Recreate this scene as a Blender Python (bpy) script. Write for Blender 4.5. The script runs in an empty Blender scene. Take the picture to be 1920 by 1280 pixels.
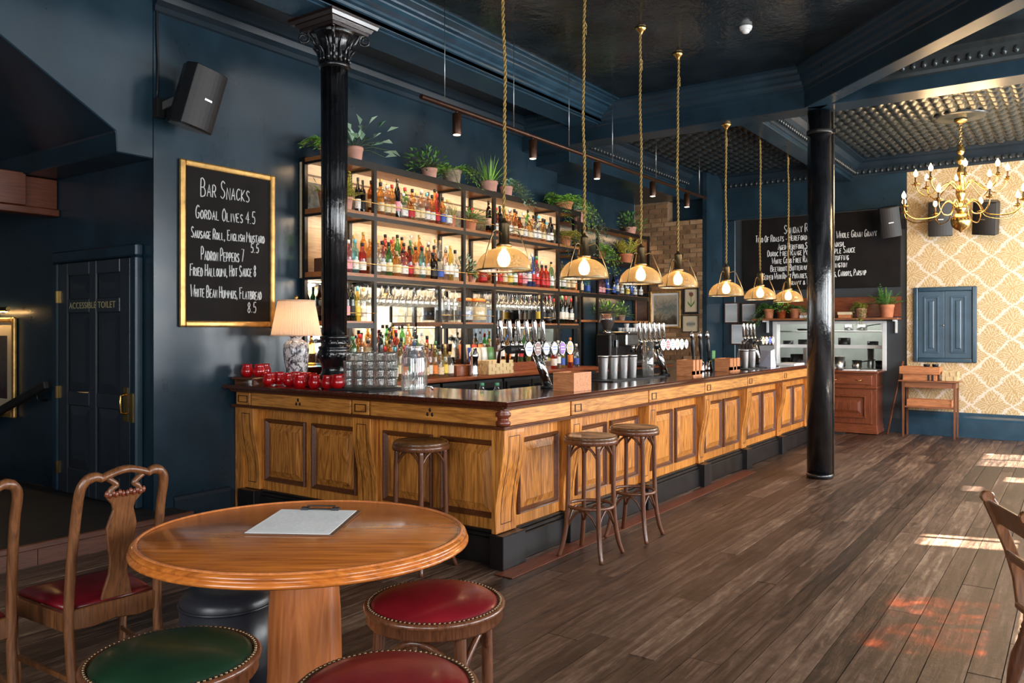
import bpy, math, random
from mathutils import Vector, Matrix
R = math.radians
PI = math.pi
rnd = random.Random(7)
S = bpy.context.scene
C = S.collection

# ------------------------------------------------------------------ camera, world, sun, exposure
cam_data = bpy.data.cameras.new('camera')
cam = bpy.data.objects.new('camera', cam_data)
C.objects.link(cam)
S.camera = cam
cam.location = (0, 0, 1.5)
YAW = math.atan2(1065, 1510)
cam.rotation_euler = (R(90), 0, YAW - R(90))
cam_data.sensor_width = 36
cam_data.lens = 1510 / 1920 * 36
cam_data.shift_y = -(640 - 619) / 1920
cam_data.clip_start = 0.02

S.view_settings.view_transform = 'Standard'
S.view_settings.look = 'None'
S.view_settings.gamma = 1
S.view_settings.use_curve_mapping = False
S.view_settings.exposure = 0.25
S.cycles.use_denoising = True
S.cycles.max_bounces = 8
S.cycles.transparent_max_bounces = 24
S.cycles.sample_clamp_indirect = 6
S.cycles.caustics_reflective = False
S.cycles.caustics_refractive = False

W = bpy.data.worlds.new('sky')
S.world = W
W.use_nodes = True
wn = W.node_tree.nodes
sky = wn.new('ShaderNodeTexSky')
sky.sky_type = 'HOSEK_WILKIE'
sky.sun_direction = (0.2, -0.75, 0.62)
sky.turbidity = 4
W.node_tree.links.new(sky.outputs[0], wn['Background'].inputs[0])
wn['Background'].inputs[1].default_value = 1.0

def lamp(name, kind, loc, energy, col=(1, 1, 1), rot=(0, 0, 0), size=None, size_y=None, radius=None, spot=None):
    d = bpy.data.lights.new(name, kind)
    d.energy = energy
    d.color = col
    if kind == 'AREA':
        d.shape = 'RECTANGLE'
        d.size = size
        d.size_y = size_y or size
    if radius is not None:
        d.shadow_soft_size = radius
    if spot:
        d.spot_size = R(spot)
        d.spot_blend = 0.6
    o = bpy.data.objects.new(name, d)
    o.location = loc
    o.rotation_euler = rot
    C.objects.link(o)
    return o

SUN = lamp('sun', 'SUN', (8, -6, 6), 110.0, (1.0, 0.93, 0.82))
SUN.data.angle = R(0.35)
SUN.rotation_euler = Vector((-0.22, 0.74, -0.64)).to_track_quat('-Z', 'Y').to_euler()
# daylight coming in through the street windows: right wall (Y = -2.3) and rear wall (X = -1.9)
DAY = (0.93, 0.97, 1.0)
RIGHT_WIN = [(0.4, 2.0), (2.8, 4.2), (4.9, 6.1), (6.9, 8.1), (9.2, 10.6), (11.2, 12.4)]
REAR_WIN = [(-1.6, 0.2), (1.2, 3.0)]
POWER_R = [80, 95, 105, 145, 180, 160]
for (x0, x1), p in zip(RIGHT_WIN, POWER_R):
    lamp('window_daylight', 'AREA', ((x0 + x1) / 2, -2.22, 1.95), p, DAY, (R(90), 0, 0), x1 - x0, 2.1)
for y0, y1 in REAR_WIN:
    lamp('window_daylight', 'AREA', (-1.82, (y0 + y1) / 2, 1.95), 85, DAY, (R(90), 0, R(-90)), y1 - y0, 2.1)

# ------------------------------------------------------------------ materials
def new_mat(name):
    m = bpy.data.materials.new(name)
    m.use_nodes = True
    nt = m.node_tree
    return m, nt, nt.nodes, nt.links, nt.nodes['Principled BSDF']

def setv(node, **kw):
    for k, v in kw.items():
        k = k.replace('_', ' ')
        if k in node.inputs:
            node.inputs[k].default_value = v

def lin(c):
    return tuple(((x / 12.92) if x <= 0.04045 else ((x + 0.055) / 1.055) ** 2.4) for x in (v / 255 for v in c))

def coord(nt, kind='Object', scale=(1, 1, 1)):
    if kind == 'World':
        g = nt.nodes.new('ShaderNodeNewGeometry')
        out = g.outputs['Position']
    else:
        t = nt.nodes.new('ShaderNodeTexCoord')
        out = t.outputs[kind]
    mp = nt.nodes.new('ShaderNodeMapping')
    mp.inputs['Scale'].default_value = scale
    nt.links.new(out, mp.inputs[0])
    return mp.outputs[0]

def ramp(nt, fac, stops):
    r = nt.nodes.new('ShaderNodeValToRGB')
    e = r.color_ramp.elements
    while len(e) < len(stops):
        e.new(0.5)
    for el, (p, c) in zip(e, stops):
        el.position = p
        el.color = (*c, 1)
    nt.links.new(fac, r.inputs[0])
    return r.outputs[0]

def noise(nt, vec, scale=5, detail=4, rough=0.55, dist=0.0):
    n = nt.nodes.new('ShaderNodeTexNoise')
    setv(n, Scale=scale, Detail=detail, Roughness=rough, Distortion=dist)
    nt.links.new(vec, n.inputs['Vector'])
    return n.outputs[0]

def mth(nt, op, a, b=None, c=None):
    n = nt.nodes.new('ShaderNodeMath')
    n.operation = op
    for i, x in enumerate((a, b, c)):
        if x is None:
            continue
        if isinstance(x, (int, float)):
            n.inputs[i].default_value = x
        else:
            nt.links.new(x, n.inputs[i])
    return n.outputs[0]

def bump(nt, b, height, strength=0.2, dist=0.01):
    n = nt.nodes.new('ShaderNodeBump')
    setv(n, Strength=strength, Distance=dist)
    nt.links.new(height, n.inputs['Height'])
    nt.links.new(n.outputs[0], b.inputs['Normal'])

def paint(name, col, rough=0.5, var=0.12, scale=6, metal=0.0, bmp=0.0, bscale=30, coat=0.0, kind='Object', rvar=0.0, spec=None):
    m, nt, N, L, b = new_mat(name)
    v = coord(nt, kind)
    f = noise(nt, v, scale)
    lo = tuple(max(0, c * (1 - 2 * var)) for c in col)
    hi = tuple(min(1, c * (1 + 2 * var)) for c in col)
    L.new(ramp(nt, f, [(0.25, lo), (0.75, hi)]), b.inputs['Base Color'])
    setv(b, Roughness=rough, Metallic=metal, Coat_Weight=coat, Coat_Roughness=0.12)
    if spec is not None:
        b.inputs['Specular IOR Level'].default_value = spec
    if rvar:
        L.new(mth(nt, 'MULTIPLY_ADD', noise(nt, v, scale * 2), rvar, rough - rvar / 2), b.inputs['Roughness'])
    if bmp:
        bump(nt, b, noise(nt, v, bscale, 3), bmp)
    return m

def wood(name, dark, light, along='Z', scale=1.0, rough=0.4, coat=0.0, bmp=0.08, kind='Object', rand=0.0, ring=0.5):
    m, nt, N, L, b = new_mat(name)
    st = {'X': (1.2, 14, 14), 'Y': (14, 1.2, 14), 'Z': (14, 14, 1.2)}[along]
    v = coord(nt, kind, tuple(s * scale for s in st))
    if rand:
        oi = N.new('ShaderNodeObjectInfo')
        g = N.new('ShaderNodeNewGeometry')
        rr = mth(nt, 'FRACT', mth(nt, 'ADD', mth(nt, 'MULTIPLY', oi.outputs['Random'], 7.31), mth(nt, 'MULTIPLY', g.outputs['Random Per Island'], 5.17)))
        va = N.new('ShaderNodeVectorMath')
        va.operation = 'ADD'
        L.new(v, va.inputs[0])
        cb = N.new('ShaderNodeCombineXYZ')
        for i in range(3):
            L.new(mth(nt, 'MULTIPLY', rr, 40.0 + i * 13), cb.inputs[i])
        L.new(cb.outputs[0], va.inputs[1])
        v = va.outputs[0]
    n1 = noise(nt, v, 1.1, 3, 0.5, 1.2)
    n2 = noise(nt, v, 6, 5, 0.6)
    w = mth(nt, 'FRACT', mth(nt, 'MULTIPLY', n1, 7.0))
    w = mth(nt, 'ABSOLUTE', mth(nt, 'SUBTRACT', w, 0.5))
    f = mth(nt, 'ADD', mth(nt, 'MULTIPLY', w, ring), mth(nt, 'MULTIPLY_ADD', n2, 0.9, 0.15 - ring * 0.25))
    if rand:
        f = mth(nt, 'ADD', f, mth(nt, 'MULTIPLY_ADD', rr, rand, -rand / 2))
    mid = tuple((a + c) / 2 for a, c in zip(dark, light))
    L.new(ramp(nt, f, [(0.2, dark), (0.5, mid), (0.85, light)]), b.inputs['Base Color'])
    setv(b, Roughness=rough, Coat_Weight=coat, Coat_Roughness=0.12)
    if bmp:
        bump(nt, b, f, bmp, 0.006)
    return m

def glow(name, col, strength):
    m, nt, N, L, b = new_mat(name)
    setv(b, Base_Color=(*col, 1), Roughness=0.5)
    b.inputs['Emission Color'].default_value = (*col, 1)
    b.inputs['Emission Strength'].default_value = strength
    return m

def glass(name, col=(1, 1, 1), rough=0.03, clear=0.85, body=None, milk=0.0, through=0.5):
    """Thin clear glass: mostly see-through, mirroring at grazing angles, with an optional cloudy body colour."""
    m, nt, N, L, b = new_mat(name)
    tr = N.new('ShaderNodeBsdfTransparent')
    tr.inputs[0].default_value = (*col, 1)
    gl = N.new('ShaderNodeBsdfGlossy')
    gl.inputs['Roughness'].default_value = rough
    lw = N.new('ShaderNodeLayerWeight')
    lw.inputs[0].default_value = 0.5
    f2 = mth(nt, 'POWER', lw.outputs['Facing'], 3.0)
    fac = mth(nt, 'MULTIPLY_ADD', f2, 0.6, 1 - clear)
    mx = N.new('ShaderNodeMixShader')
    L.new(fac, mx.inputs[0])
    src = tr.outputs[0]
    if milk:
        setv(b, Base_Color=(*(body or col), 1), Roughness=0.4)
        tl = N.new('ShaderNodeBsdfTranslucent')
        tl.inputs[0].default_value = (*(body or col), 1)
        m3 = N.new('ShaderNodeMixShader')
        m3.inputs[0].default_value = through
        L.new(b.outputs[0], m3.inputs[1]); L.new(tl.outputs[0], m3.inputs[2])
        m2 = N.new('ShaderNodeMixShader')
        L.new(mth(nt, 'MULTIPLY_ADD', f2, milk, milk * .6), m2.inputs[0])
        L.new(tr.outputs[0], m2.inputs[1]); L.new(m3.outputs[0], m2.inputs[2])
        src = m2.outputs[0]
    L.new(src, mx.inputs[1])
    L.new(gl.outputs[0], mx.inputs[2])
    L.new(mx.outputs[0], N['Material Output'].inputs[0])
    return m

# ------------------------------------------------------------------ mesh helpers
class MB:
    def __init__(s):
        s.v, s.f, s.sm = [], [], []
    def add(s, vs, fs, smooth=False):
        o = len(s.v)
        s.v.extend(tuple(v) for v in vs)
        s.f.extend(tuple(i + o for i in f) for f in fs)
        s.sm.extend([smooth] * len(fs))
        return s
    def box(s, x0, x1, y0, y1, z0, z1, M=None):
        vs = [Vector((x, y, z)) for z in (z0, z1) for y in (y0, y1) for x in (x0, x1)]
        if M is not None:
            vs = [M @ v for v in vs]
        return s.add(vs, [(0, 2, 3, 1), (4, 5, 7, 6), (0, 1, 5, 4), (2, 6, 7, 3), (0, 4, 6, 2), (1, 3, 7, 5)])
    def bar(s, a, b, w, h=None, up=(0, 0, 1)):
        """Rectangular bar from a to b."""
        a, b = Vector(a), Vector(b)
        d = (b - a).normalized()
        u = Vector(up)
        if abs(d.dot(u)) > 0.98:
            u = Vector((1, 0, 0))
        x = d.cross(u).normalized() * (w / 2)
        y = x.cross(d).normalized() * ((h or w) / 2)
        vs = [p + sx * x + sy * y for p in (a, b) for sx, sy in ((-1, -1), (1, -1), (1, 1), (-1, 1))]
        return s.add(vs, [(0, 1, 2, 3), (7, 6, 5, 4), (0, 4, 5, 1), (1, 5, 6, 2), (2, 6, 7, 3), (3, 7, 4, 0)])
    def lathe(s, prof, n=16, M=None, smooth=True, close=True, wob=None):
        vs, fs = [], []
        for r, z in prof:
            for i in range(n):
                a = 2 * PI * i / n
                rr = r * (wob(a, z) if wob else 1)
                v = Vector((rr * math.cos(a), rr * math.sin(a), z))
                vs.append(M @ v if M is not None else v)
        for k in range(len(prof) - 1):
            for i in range(n):
                j = (i + 1) % n
                fs.append((k * n + i, k * n + j, (k + 1) * n + j, (k + 1) * n + i))
        s.add(vs, fs, smooth)
        if close:
            o = len(s.v) - len(vs)
            if prof[0][0] > 1e-4:
                s.f.append(tuple(o + i for i in range(n - 1, -1, -1))); s.sm.append(False)
            if prof[-1][0] > 1e-4:
                o2 = o + (len(prof) - 1) * n
                s.f.append(tuple(o2 + i for i in range(n))); s.sm.append(False)
        return s
    def tube(s, pts, r, n=8, closed=False, caps=True, flat=None):
        pts = [Vector(p) for p in pts]
        m = len(pts)
        rs = r if isinstance(r, (list, tuple)) else [r] * m
        vs, fs = [], []
        prev = None
        for k, p in enumerate(pts):
            if closed:
                d = pts[(k + 1) % m] - pts[k - 1]
            else:
                d = pts[min(k + 1, m - 1)] - pts[max(k - 1, 0)]
            if d.length < 1e-9:
                d = Vector((0, 0, 1))
            d.normalize()
            if prev is None:
                u = Vector((0, 0, 1)) if abs(d.z) < 0.9 else Vector((1, 0, 0))
                x = d.cross(u).normalized()
            else:
                x = prev - d * prev.dot(d)
                if x.length < 1e-6:
                    x = d.cross(Vector((0, 0, 1)))
                x.normalize()
            prev = x
            y = d.cross(x)
            for i in range(n):
                a = 2 * PI * i / n
                vs.append(p + rs[k] * (math.cos(a) * x + math.sin(a) * y * (flat or 1)))
        for k in range(m if closed else m - 1):
            k2 = (k + 1) % m
            for i in range(n):
                j = (i + 1) % n
                fs.append((k * n + i, k * n + j, k2 * n + j, k2 * n + i))
        s.add(vs, fs, True)
        if caps and not closed:
            o = len(s.v) - len(vs)
            s.f.append(tuple(o + i for i in range(n - 1, -1, -1))); s.sm.append(False)
            s.f.append(tuple(o + (m - 1) * n + i for i in range(n))); s.sm.append(False)
        return s
    def prism(s, poly, a0, a1, plane='XZ', M=None):
        """Extrude a polygon: plane XZ extrudes along Y, YZ along X, XY along Z."""
        def P(u, w, t):
            v = {'XZ': (u, t, w), 'YZ': (t, u, w), 'XY': (u, w, t)}[plane]
            return M @ Vector(v) if M is not None else Vector(v)
        n = len(poly)
        vs = [P(u, w, a0) for u, w in poly] + [P(u, w, a1) for u, w in poly]
        fs = [tuple(range(n)), tuple(range(2 * n - 1, n - 1, -1))]
        fs += [(i, n + i, n + (i + 1) % n, (i + 1) % n) for i in range(n)]
        return s.add(vs, fs)
    def sweep(s, prof, path):
        """Profile of (outward, z) offsets carried along path points [(x, y, ox, oy)] with outward direction (ox, oy)."""
        n = len(prof)
        vs = [(x + ox * u, y + oy * u, z) for x, y, ox, oy in path for u, z in prof]
        fs = [(k * n + i, k * n + i + 1, (k + 1) * n + i + 1, (k + 1) * n + i) for k in range(len(path) - 1) for i in range(n - 1)]
        return s.add(vs, fs)
    def quad(s, *p):
        return s.add(p, [tuple(range(len(p)))])
    def ball(s, c, r, n=10, m=6, sq=(1, 1, 1)):
        prof = [(math.sin(PI * k / m) * r, -math.cos(PI * k / m) * r) for k in range(m + 1)]
        prof[0] = (0.0002, -r); prof[-1] = (0.0002, r)
        return s.lathe(prof, n, Matrix.Translation(c) @ Matrix.Diagonal((*sq, 1)), close=False)

def mesh(mb, mat, name='mesh'):
    me = bpy.data.meshes.new(name)
    me.from_pydata(mb.v, [], mb.f)
    me.polygons.foreach_set('use_smooth', mb.sm)
    for m in (mat if isinstance(mat, (list, tuple)) else [mat]):
        me.materials.append(m)
    me.validate()
    return me

def wloc(o):
    v = Vector((0, 0, 0))
    while o is not None:
        v += o.location
        o = o.parent
    return v

def obj(name, mb, mat, parent=None, bevel=0.0, seg=1, label=None, cat=None, group=None, kind=None, loc=None, fix=True):
    """One mesh object. Coordinates in mb are world ones (moved to the parent's origin), or local when loc is given."""
    if parent is not None and loc is None:
        off = wloc(parent)
        if off.length:
            mb.v = [(x - off.x, y - off.y, z - off.z) for x, y, z in mb.v]
    me = mesh(mb, mat, name)
    if fix:
        import bmesh
        bm = bmesh.new(); bm.from_mesh(me)
        bmesh.ops.recalc_face_normals(bm, faces=bm.faces)
        bm.to_mesh(me); bm.free()
    o = bpy.data.objects.new(name, me)
    C.objects.link(o)
    if loc is not None:
        o.location = loc
    if parent is not None:
        o.parent = parent
    if bevel:
        b = o.modifiers.new('edge', 'BEVEL')
        b.width = bevel
        b.segments = seg
        b.limit_method = 'ANGLE'
        b.angle_limit = R(40)
    tag(o, label, cat, group, kind)
    return o

def tag(o, label=None, cat=None, group=None, kind=None):
    if label: o['label'] = label
    if cat: o['category'] = cat
    if group: o['group'] = group
    if kind: o['kind'] = kind
    return o

def thing(name, label, cat, loc=(0, 0, 0), rz=0.0, group=None, kind=None):
    o = bpy.data.objects.new(name, None)
    o.empty_display_size = 0.1
    C.objects.link(o)
    o.location = loc
    o.rotation_euler = (0, 0, rz)
    return tag(o, label, cat, group, kind)

KIDS = {}
def kids(o):
    if o.name not in KIDS:
        KIDS[o.name] = [c for c in C.objects if c.parent == o]
    return KIDS[o.name]

def dup(o, loc=None, rz=None, label=None, group=None, scale=None, parent=None):
    c = o.copy()
    C.objects.link(c)
    if parent is not None: c.parent = parent
    if loc is not None: c.location = loc
    if rz is not None: c.rotation_euler = (0, 0, rz)
    if scale is not None: c.scale = scale
    if label: c['label'] = label
    if group: c['group'] = group
    for k in kids(o):
        dup(k, parent=c)
    return c

ORD = ['first', 'second', 'third', 'fourth', 'fifth', 'sixth', 'seventh', 'eighth', 'ninth', 'tenth', 'eleventh', 'twelfth', 'thirteenth',
       'fourteenth', 'fifteenth', 'sixteenth', 'seventeenth', 'eighteenth', 'nineteenth', 'twentieth', 'twenty-first', 'twenty-second', 'twenty-third', 'twenty-fourth', 'twenty-fifth', 'twenty-sixth']

def arc(c, r, a0, a1, n, plane='XZ'):
    out = []
    for i in range(n + 1):
        a = a0 + (a1 - a0) * i / n
        u, w = r * math.cos(a), r * math.sin(a)
        out.append(Vector(c) + (Vector((u, 0, w)) if plane == 'XZ' else Vector((u, w, 0)) if plane == 'XY' else Vector((0, u, w))))
    return out

def bez(p0, p1, p2, n=8):
    p0, p1, p2 = Vector(p0), Vector(p1), Vector(p2)
    return [(1 - t) ** 2 * p0 + 2 * t * (1 - t) * p1 + t * t * p2 for t in (i / n for i in range(n + 1))]

def spline(pts, n=6):
    """Catmull-Rom through pts."""
    P = [Vector(p) for p in pts]
    P = [2 * P[0] - P[1]] + P + [2 * P[-1] - P[-2]]
    out = []
    for k in range(1, len(P) - 2):
        a, b, c, d = P[k - 1:k + 3]
        for i in range(n):
            t = i / n
            out.append(0.5 * (2 * b + (c - a) * t + (2 * a - 5 * b + 4 * c - d) * t * t + (3 * b - a - 3 * c + d) * t ** 3))
    out.append(P[-2])
    return out
# ------------------------------------------------------------------ shared materials
NAVY = lin((29, 49, 61))
M = {}
M['wall'] = paint('navy_paint', NAVY, 0.3, 0.25, 1.6, bmp=0.11, bscale=6, kind='World', rvar=0.18)
M['wall_dark'] = paint('dark_navy_paint', lin((26, 40, 50)), 0.42, 0.2, 1.5, bmp=0.08, bscale=12, kind='World', rvar=0.2)
M['trim'] = paint('navy_gloss_trim', lin((44, 70, 86)), 0.18, 0.15, 3, bmp=0.06, bscale=20, kind='World', rvar=0.15)
M['ceil'] = paint('gloss_black_ceiling', lin((32, 39, 43)), 0.15, 0.3, 2.5, bmp=0.5, bscale=11, kind='World', rvar=0.2)
M['emboss'] = paint('dark_embossed_paint', lin((42, 47, 48)), 0.24, 0.15, 5, bmp=0.05, kind='World')
M['grey_wall'] = paint('charcoal_paint', lin((58, 62, 66)), 0.5, 0.15, 2, bmp=0.08, bscale=10, kind='World')
M['black_iron'] = paint('gloss_black_iron', (0.007, 0.007, 0.008), 0.14, 0.3, 8, coat=0.5, kind='World')
def iron_bump():
    m = M['black_iron']; nt = m.node_tree
    v = coord(nt, 'World', (34, 34, 13))
    hgt = mth(nt, 'ADD', noise(nt, v, 1.0, 4, .65), mth(nt, 'MULTIPLY', noise(nt, coord(nt, 'World', (9, 9, 3)), 1.0, 2), 1.2))
    bump(nt, nt.nodes['Principled BSDF'], hgt, 0.45, 0.012)
iron_bump()
M['matt_black'] = paint('matt_black', (0.012, 0.012, 0.013), 0.5, 0.2, 12)
M['subfloor'] = paint('dark_subfloor', (0.012, 0.009, 0.007), 0.9, 0.2, 8)
M['brass'] = paint('brass', (0.72, 0.45, 0.14), 0.25, 0.1, 10, metal=1.0)
M['antique_brass'] = paint('aged_brass', (0.42, 0.29, 0.15), 0.32, 0.15, 20, metal=1.0)
M['gold_frame'] = paint('gilded_frame', (0.66, 0.38, 0.12), 0.35, 0.2, 14, metal=0.75, bmp=0.1)
M['chrome'] = paint('chrome', (0.78, 0.78, 0.78), 0.1, 0.04, 9, metal=1.0)
M['steel'] = paint('brushed_steel', (0.6, 0.6, 0.58), 0.3, 0.08, 14, metal=1.0)
M['black_plastic'] = paint('black_plastic', (0.012, 0.011, 0.011), 0.4, 0.2, 25)
M['white_plastic'] = paint('white_plastic', (0.75, 0.74, 0.72), 0.4, 0.03, 10)
M['paper'] = paint('paper', (0.9, 0.88, 0.85), 0.7, 0.03, 6)
M['chalk'] = paint('chalk', (0.78, 0.77, 0.75), 0.9, 0.1, 60)
M['slate'] = paint('chalkboard', (0.012, 0.0098, 0.009), 0.7, 0.15, 4, bmp=0.02, spec=0.15)
M['terracotta'] = paint('terracotta', lin((196, 122, 84)), 0.8, 0.12, 12, bmp=0.06)
M['pink_clay'] = paint('pale_pink_clay', lin((205, 150, 130)), 0.8, 0.1, 12, bmp=0.05)
M['grey_clay'] = paint('weathered_grey_clay', lin((150, 128, 108)), 0.85, 0.25, 14, bmp=0.12)
M['soil'] = paint('soil', (0.03, 0.02, 0.014), 0.95, 0.3, 30)

def leafmat(name, a, b):
    m, nt, N, L, bs = new_mat(name)
    g = N.new('ShaderNodeNewGeometry')
    L.new(ramp(nt, g.outputs['Random Per Island'], [(0.0, a), (1.0, b)]), bs.inputs['Base Color'])
    setv(bs, Roughness=0.45)
    return m
M['leaf_fresh'] = leafmat('fresh_green_leaf', lin((96, 160, 52)), lin((170, 216, 92)))
M['leaf_dark'] = leafmat('dark_green_leaf', lin((54, 104, 44)), lin((112, 158, 78)))
M['leaf_grey'] = leafmat('silver_green_leaf', lin((96, 140, 104)), lin((186, 210, 182)))
M['leaf_olive'] = leafmat('olive_leaf', lin((110, 120, 40)), lin((190, 185, 80)))
M['stem'] = paint('plant_stem', lin((80, 90, 45)), 0.7, 0.2, 20)

# floor: one worn-board material for every plank
def floor_mat():
    m, nt, N, L, b = new_mat('worn_floorboards')
    oi = N.new('ShaderNodeObjectInfo'); g = N.new('ShaderNodeNewGeometry')
    rr = mth(nt, 'FRACT', mth(nt, 'ADD', mth(nt, 'MULTIPLY', oi.outputs['Random'], 7.3), mth(nt, 'MULTIPLY', g.outputs['Random Per Island'], 5.7)))
    v = coord(nt, 'World', (1.6, 22, 4))
    cb = N.new('ShaderNodeCombineXYZ')
    L.new(mth(nt, 'MULTIPLY', rr, 37), cb.inputs[0]); L.new(mth(nt, 'MULTIPLY', rr, 91), cb.inputs[2])
    va = N.new('ShaderNodeVectorMath'); L.new(v, va.inputs[0]); L.new(cb.outputs[0], va.inputs[1])
    gr = noise(nt, va.outputs[0], 1.3, 7, 0.68, 0.6)
    wear = noise(nt, coord(nt, 'World', (1, 1, 1)), 0.9, 5, 0.6)
    spots = noise(nt, coord(nt, 'World', (1, 1.6, 1)), 14, 3, 0.7)
    f = mth(nt, 'ADD', mth(nt, 'MULTIPLY_ADD', gr, 1.15, -0.2), mth(nt, 'MULTIPLY_ADD', rr, 0.26, -0.13))
    f = mth(nt, 'ADD', f, mth(nt, 'MULTIPLY_ADD', wear, 0.5, -0.18))
    f = mth(nt, 'ADD', f, mth(nt, 'MULTIPLY_ADD', spots, 0.4, -0.2))
    L.new(ramp(nt, f, [(0.2, lin((34, 24, 19))), (0.42, lin((74, 53, 41))), (0.6, lin((106, 81, 65))), (0.85, lin((158, 130, 106)))]), b.inputs['Base Color'])
    L.new(mth(nt, 'MULTIPLY_ADD', f, 0.3, 0.3), b.inputs['Roughness'])
    bump(nt, b, mth(nt, 'ADD', gr, spots), 0.35, 0.005)
    return m
M['floor'] = floor_mat()
M['platform'] = paint('dark_platform_boards', (0.02, 0.016, 0.014), 0.6, 0.25, 5, kind='World')
M['riser'] = wood('reddish_riser_boards', lin((48, 24, 16)), lin((104, 60, 40)), 'X', 1.0, 0.5, kind='World')

# ------------------------------------------------------------------ floor of separate boards
floor = thing('floor', None, None, kind='structure')
obj('subfloor', MB().box(-1.9, 13.8, -2.3, 9, -0.12, -0.022), M['subfloor'], floor)
unit = MB()
c = 0.012
zt = 1.0
# a board of unit size with eased long edges (scaled per board)
unit.box(0, 1, 0, 1, 0, 1)
plank_mesh = mesh(unit, M['floor'], 'plank')
boards = []
y = -2.29
while y < 5.45:
    w = rnd.choice((0.105, 0.115, 0.13, 0.15, 0.165))
    x = -1.88 + rnd.random()
    boards.append((-1.88, x, y, w))
    while x < 13.0:
        l = rnd.uniform(1.5, 3.4)
        boards.append((x, min(x + l, 13.0), y, w))
        x += l
    y += w
CF = Vector((math.cos(YAW), math.sin(YAW))); CR = Vector((math.sin(YAW), -math.cos(YAW)))
def pix(x, y, z):
    d = x * CF.x + y * CF.y
    l = x * CR.x + y * CR.y
    return d, (960 + 1510 * l / d if d > 0.1 else -9e9), (619 - 1510 * (z - 1.5) / d if d > 0.1 else -9e9)
def board_key(b):
    # how large a board shows: distance of its nearest visible end
    best = 99
    for t in (0, .25, .5, .75, 1):
        d, px, py = pix(b[0] + (b[1] - b[0]) * t, b[2] + b[3] / 2, 0)
        if d > 0.3 and -40 < px < 1960 and py < 1330:
            best = min(best, d)
    return best
boards.sort(key=board_key)
rest = MB()
for i, (x0, x1, yy, w) in enumerate(boards):
    top = rnd.uniform(-0.0015, 0.0015)
    if i < 290:
        o = bpy.data.objects.new('plank', plank_mesh)
        C.objects.link(o)
        o.parent = floor
        o.location = (x0 + .0015, yy + 0.0015, -0.022)
        o.scale = (x1 - x0 - .003, w - 0.004, 0.022 + top)
    else:
        n = len(rest.v)
        Mx = Matrix.Translation((x0 + .0015, yy + 0.0015, -0.022)) @ Matrix.Diagonal((x1 - x0 - .003, w - 0.004, 0.022 + top, 1))
        rest.add([Mx @ Vector(v) for v in unit.v], unit.f)
obj('distant_boards', rest, M['floor'], floor, kind='stuff', fix=False)

# raised landing by the accessible toilet
pf = thing('floor_landing', None, None, kind='structure')
obj('landing_top', MB().box(-1.9, 3.55, 5.45, 9, 0.1, 0.14), M['platform'], pf)
obj('nosing', MB().box(-1.9, 3.56, 5.425, 5.46, 0.105, 0.146), M['riser'], pf, 0.006)
for k in range(5):
    obj('riser_board', MB().box(-1.9 + k * 1.09, -1.9 + (k + 1) * 1.09 - .004, 5.44, 5.46, 0.0, 0.104), M['riser'], pf)

# ------------------------------------------------------------------ walls
def structure(name, mb, mat, bevel=0.0, parent=None, kind='structure'):
    return obj(name, mb, mat, parent, bevel, kind=kind)
wb = structure('wall_back', MB().box(3.4, 9.13, 5.7, 5.85, 0, 4.25), M['wall'])
structure('wall_back_far', MB().box(9.13, 12.2, 6.1, 6.25, 0, 4.25).box(9.0, 9.13, 5.85, 6.25, 0, 4.25), M['wall'])
structure('wall_stair', MB().prism([(.88, 4.3), (3.4, 4.3), (3.4, 2.79), (3.12, 2.79), (3.11, 2.94), (2.34, 3.41)], 5.7, 8.2), M['wall'], 0.008)
structure('wall_toilet', MB().box(3.4, 3.55, 5.85, 9, 0, 4.25), M['wall'])
structure('wall_alcove', MB().box(-2.05, 3.4, 8.9, 9.05, 0, 4.3), M['wall_dark'])
structure('baseboard_back', MB().prism([(5.70, 0.0), (5.675, 0.0), (5.675, 0.19), (5.685, 0.215), (5.70, 0.225)], 3.56, 4.06, 'YZ'), M['wall_dark'])

def holed_wall(name, plane, a0, a1, holes, z1=4.3, t=0.15, mat=None, zlo=0.0):
    """A wall along X (plane ('Y', y)) or Y (plane ('X', x)) with openings [(a0, a1, z0, z1)]."""
    mb = MB()
    ax, p = plane
    def bx(u0, u1, z0, zz):
        if u1 - u0 < 1e-4 or zz - z0 < 1e-4: return
        mb.box(u0, u1, p, p + t, z0, zz) if ax == 'Y' else mb.box(p, p + t, u0, u1, z0, zz)
    x = a0
    for h0, h1, hz0, hz1 in sorted(holes):
        bx(x, h0, zlo, z1); bx(h0, h1, zlo, hz0); bx(h0, h1, hz1, z1)
        x = h1
    bx(x, a1, zlo, z1)
    return structure(name, mb, mat or M['wall'])

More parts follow.
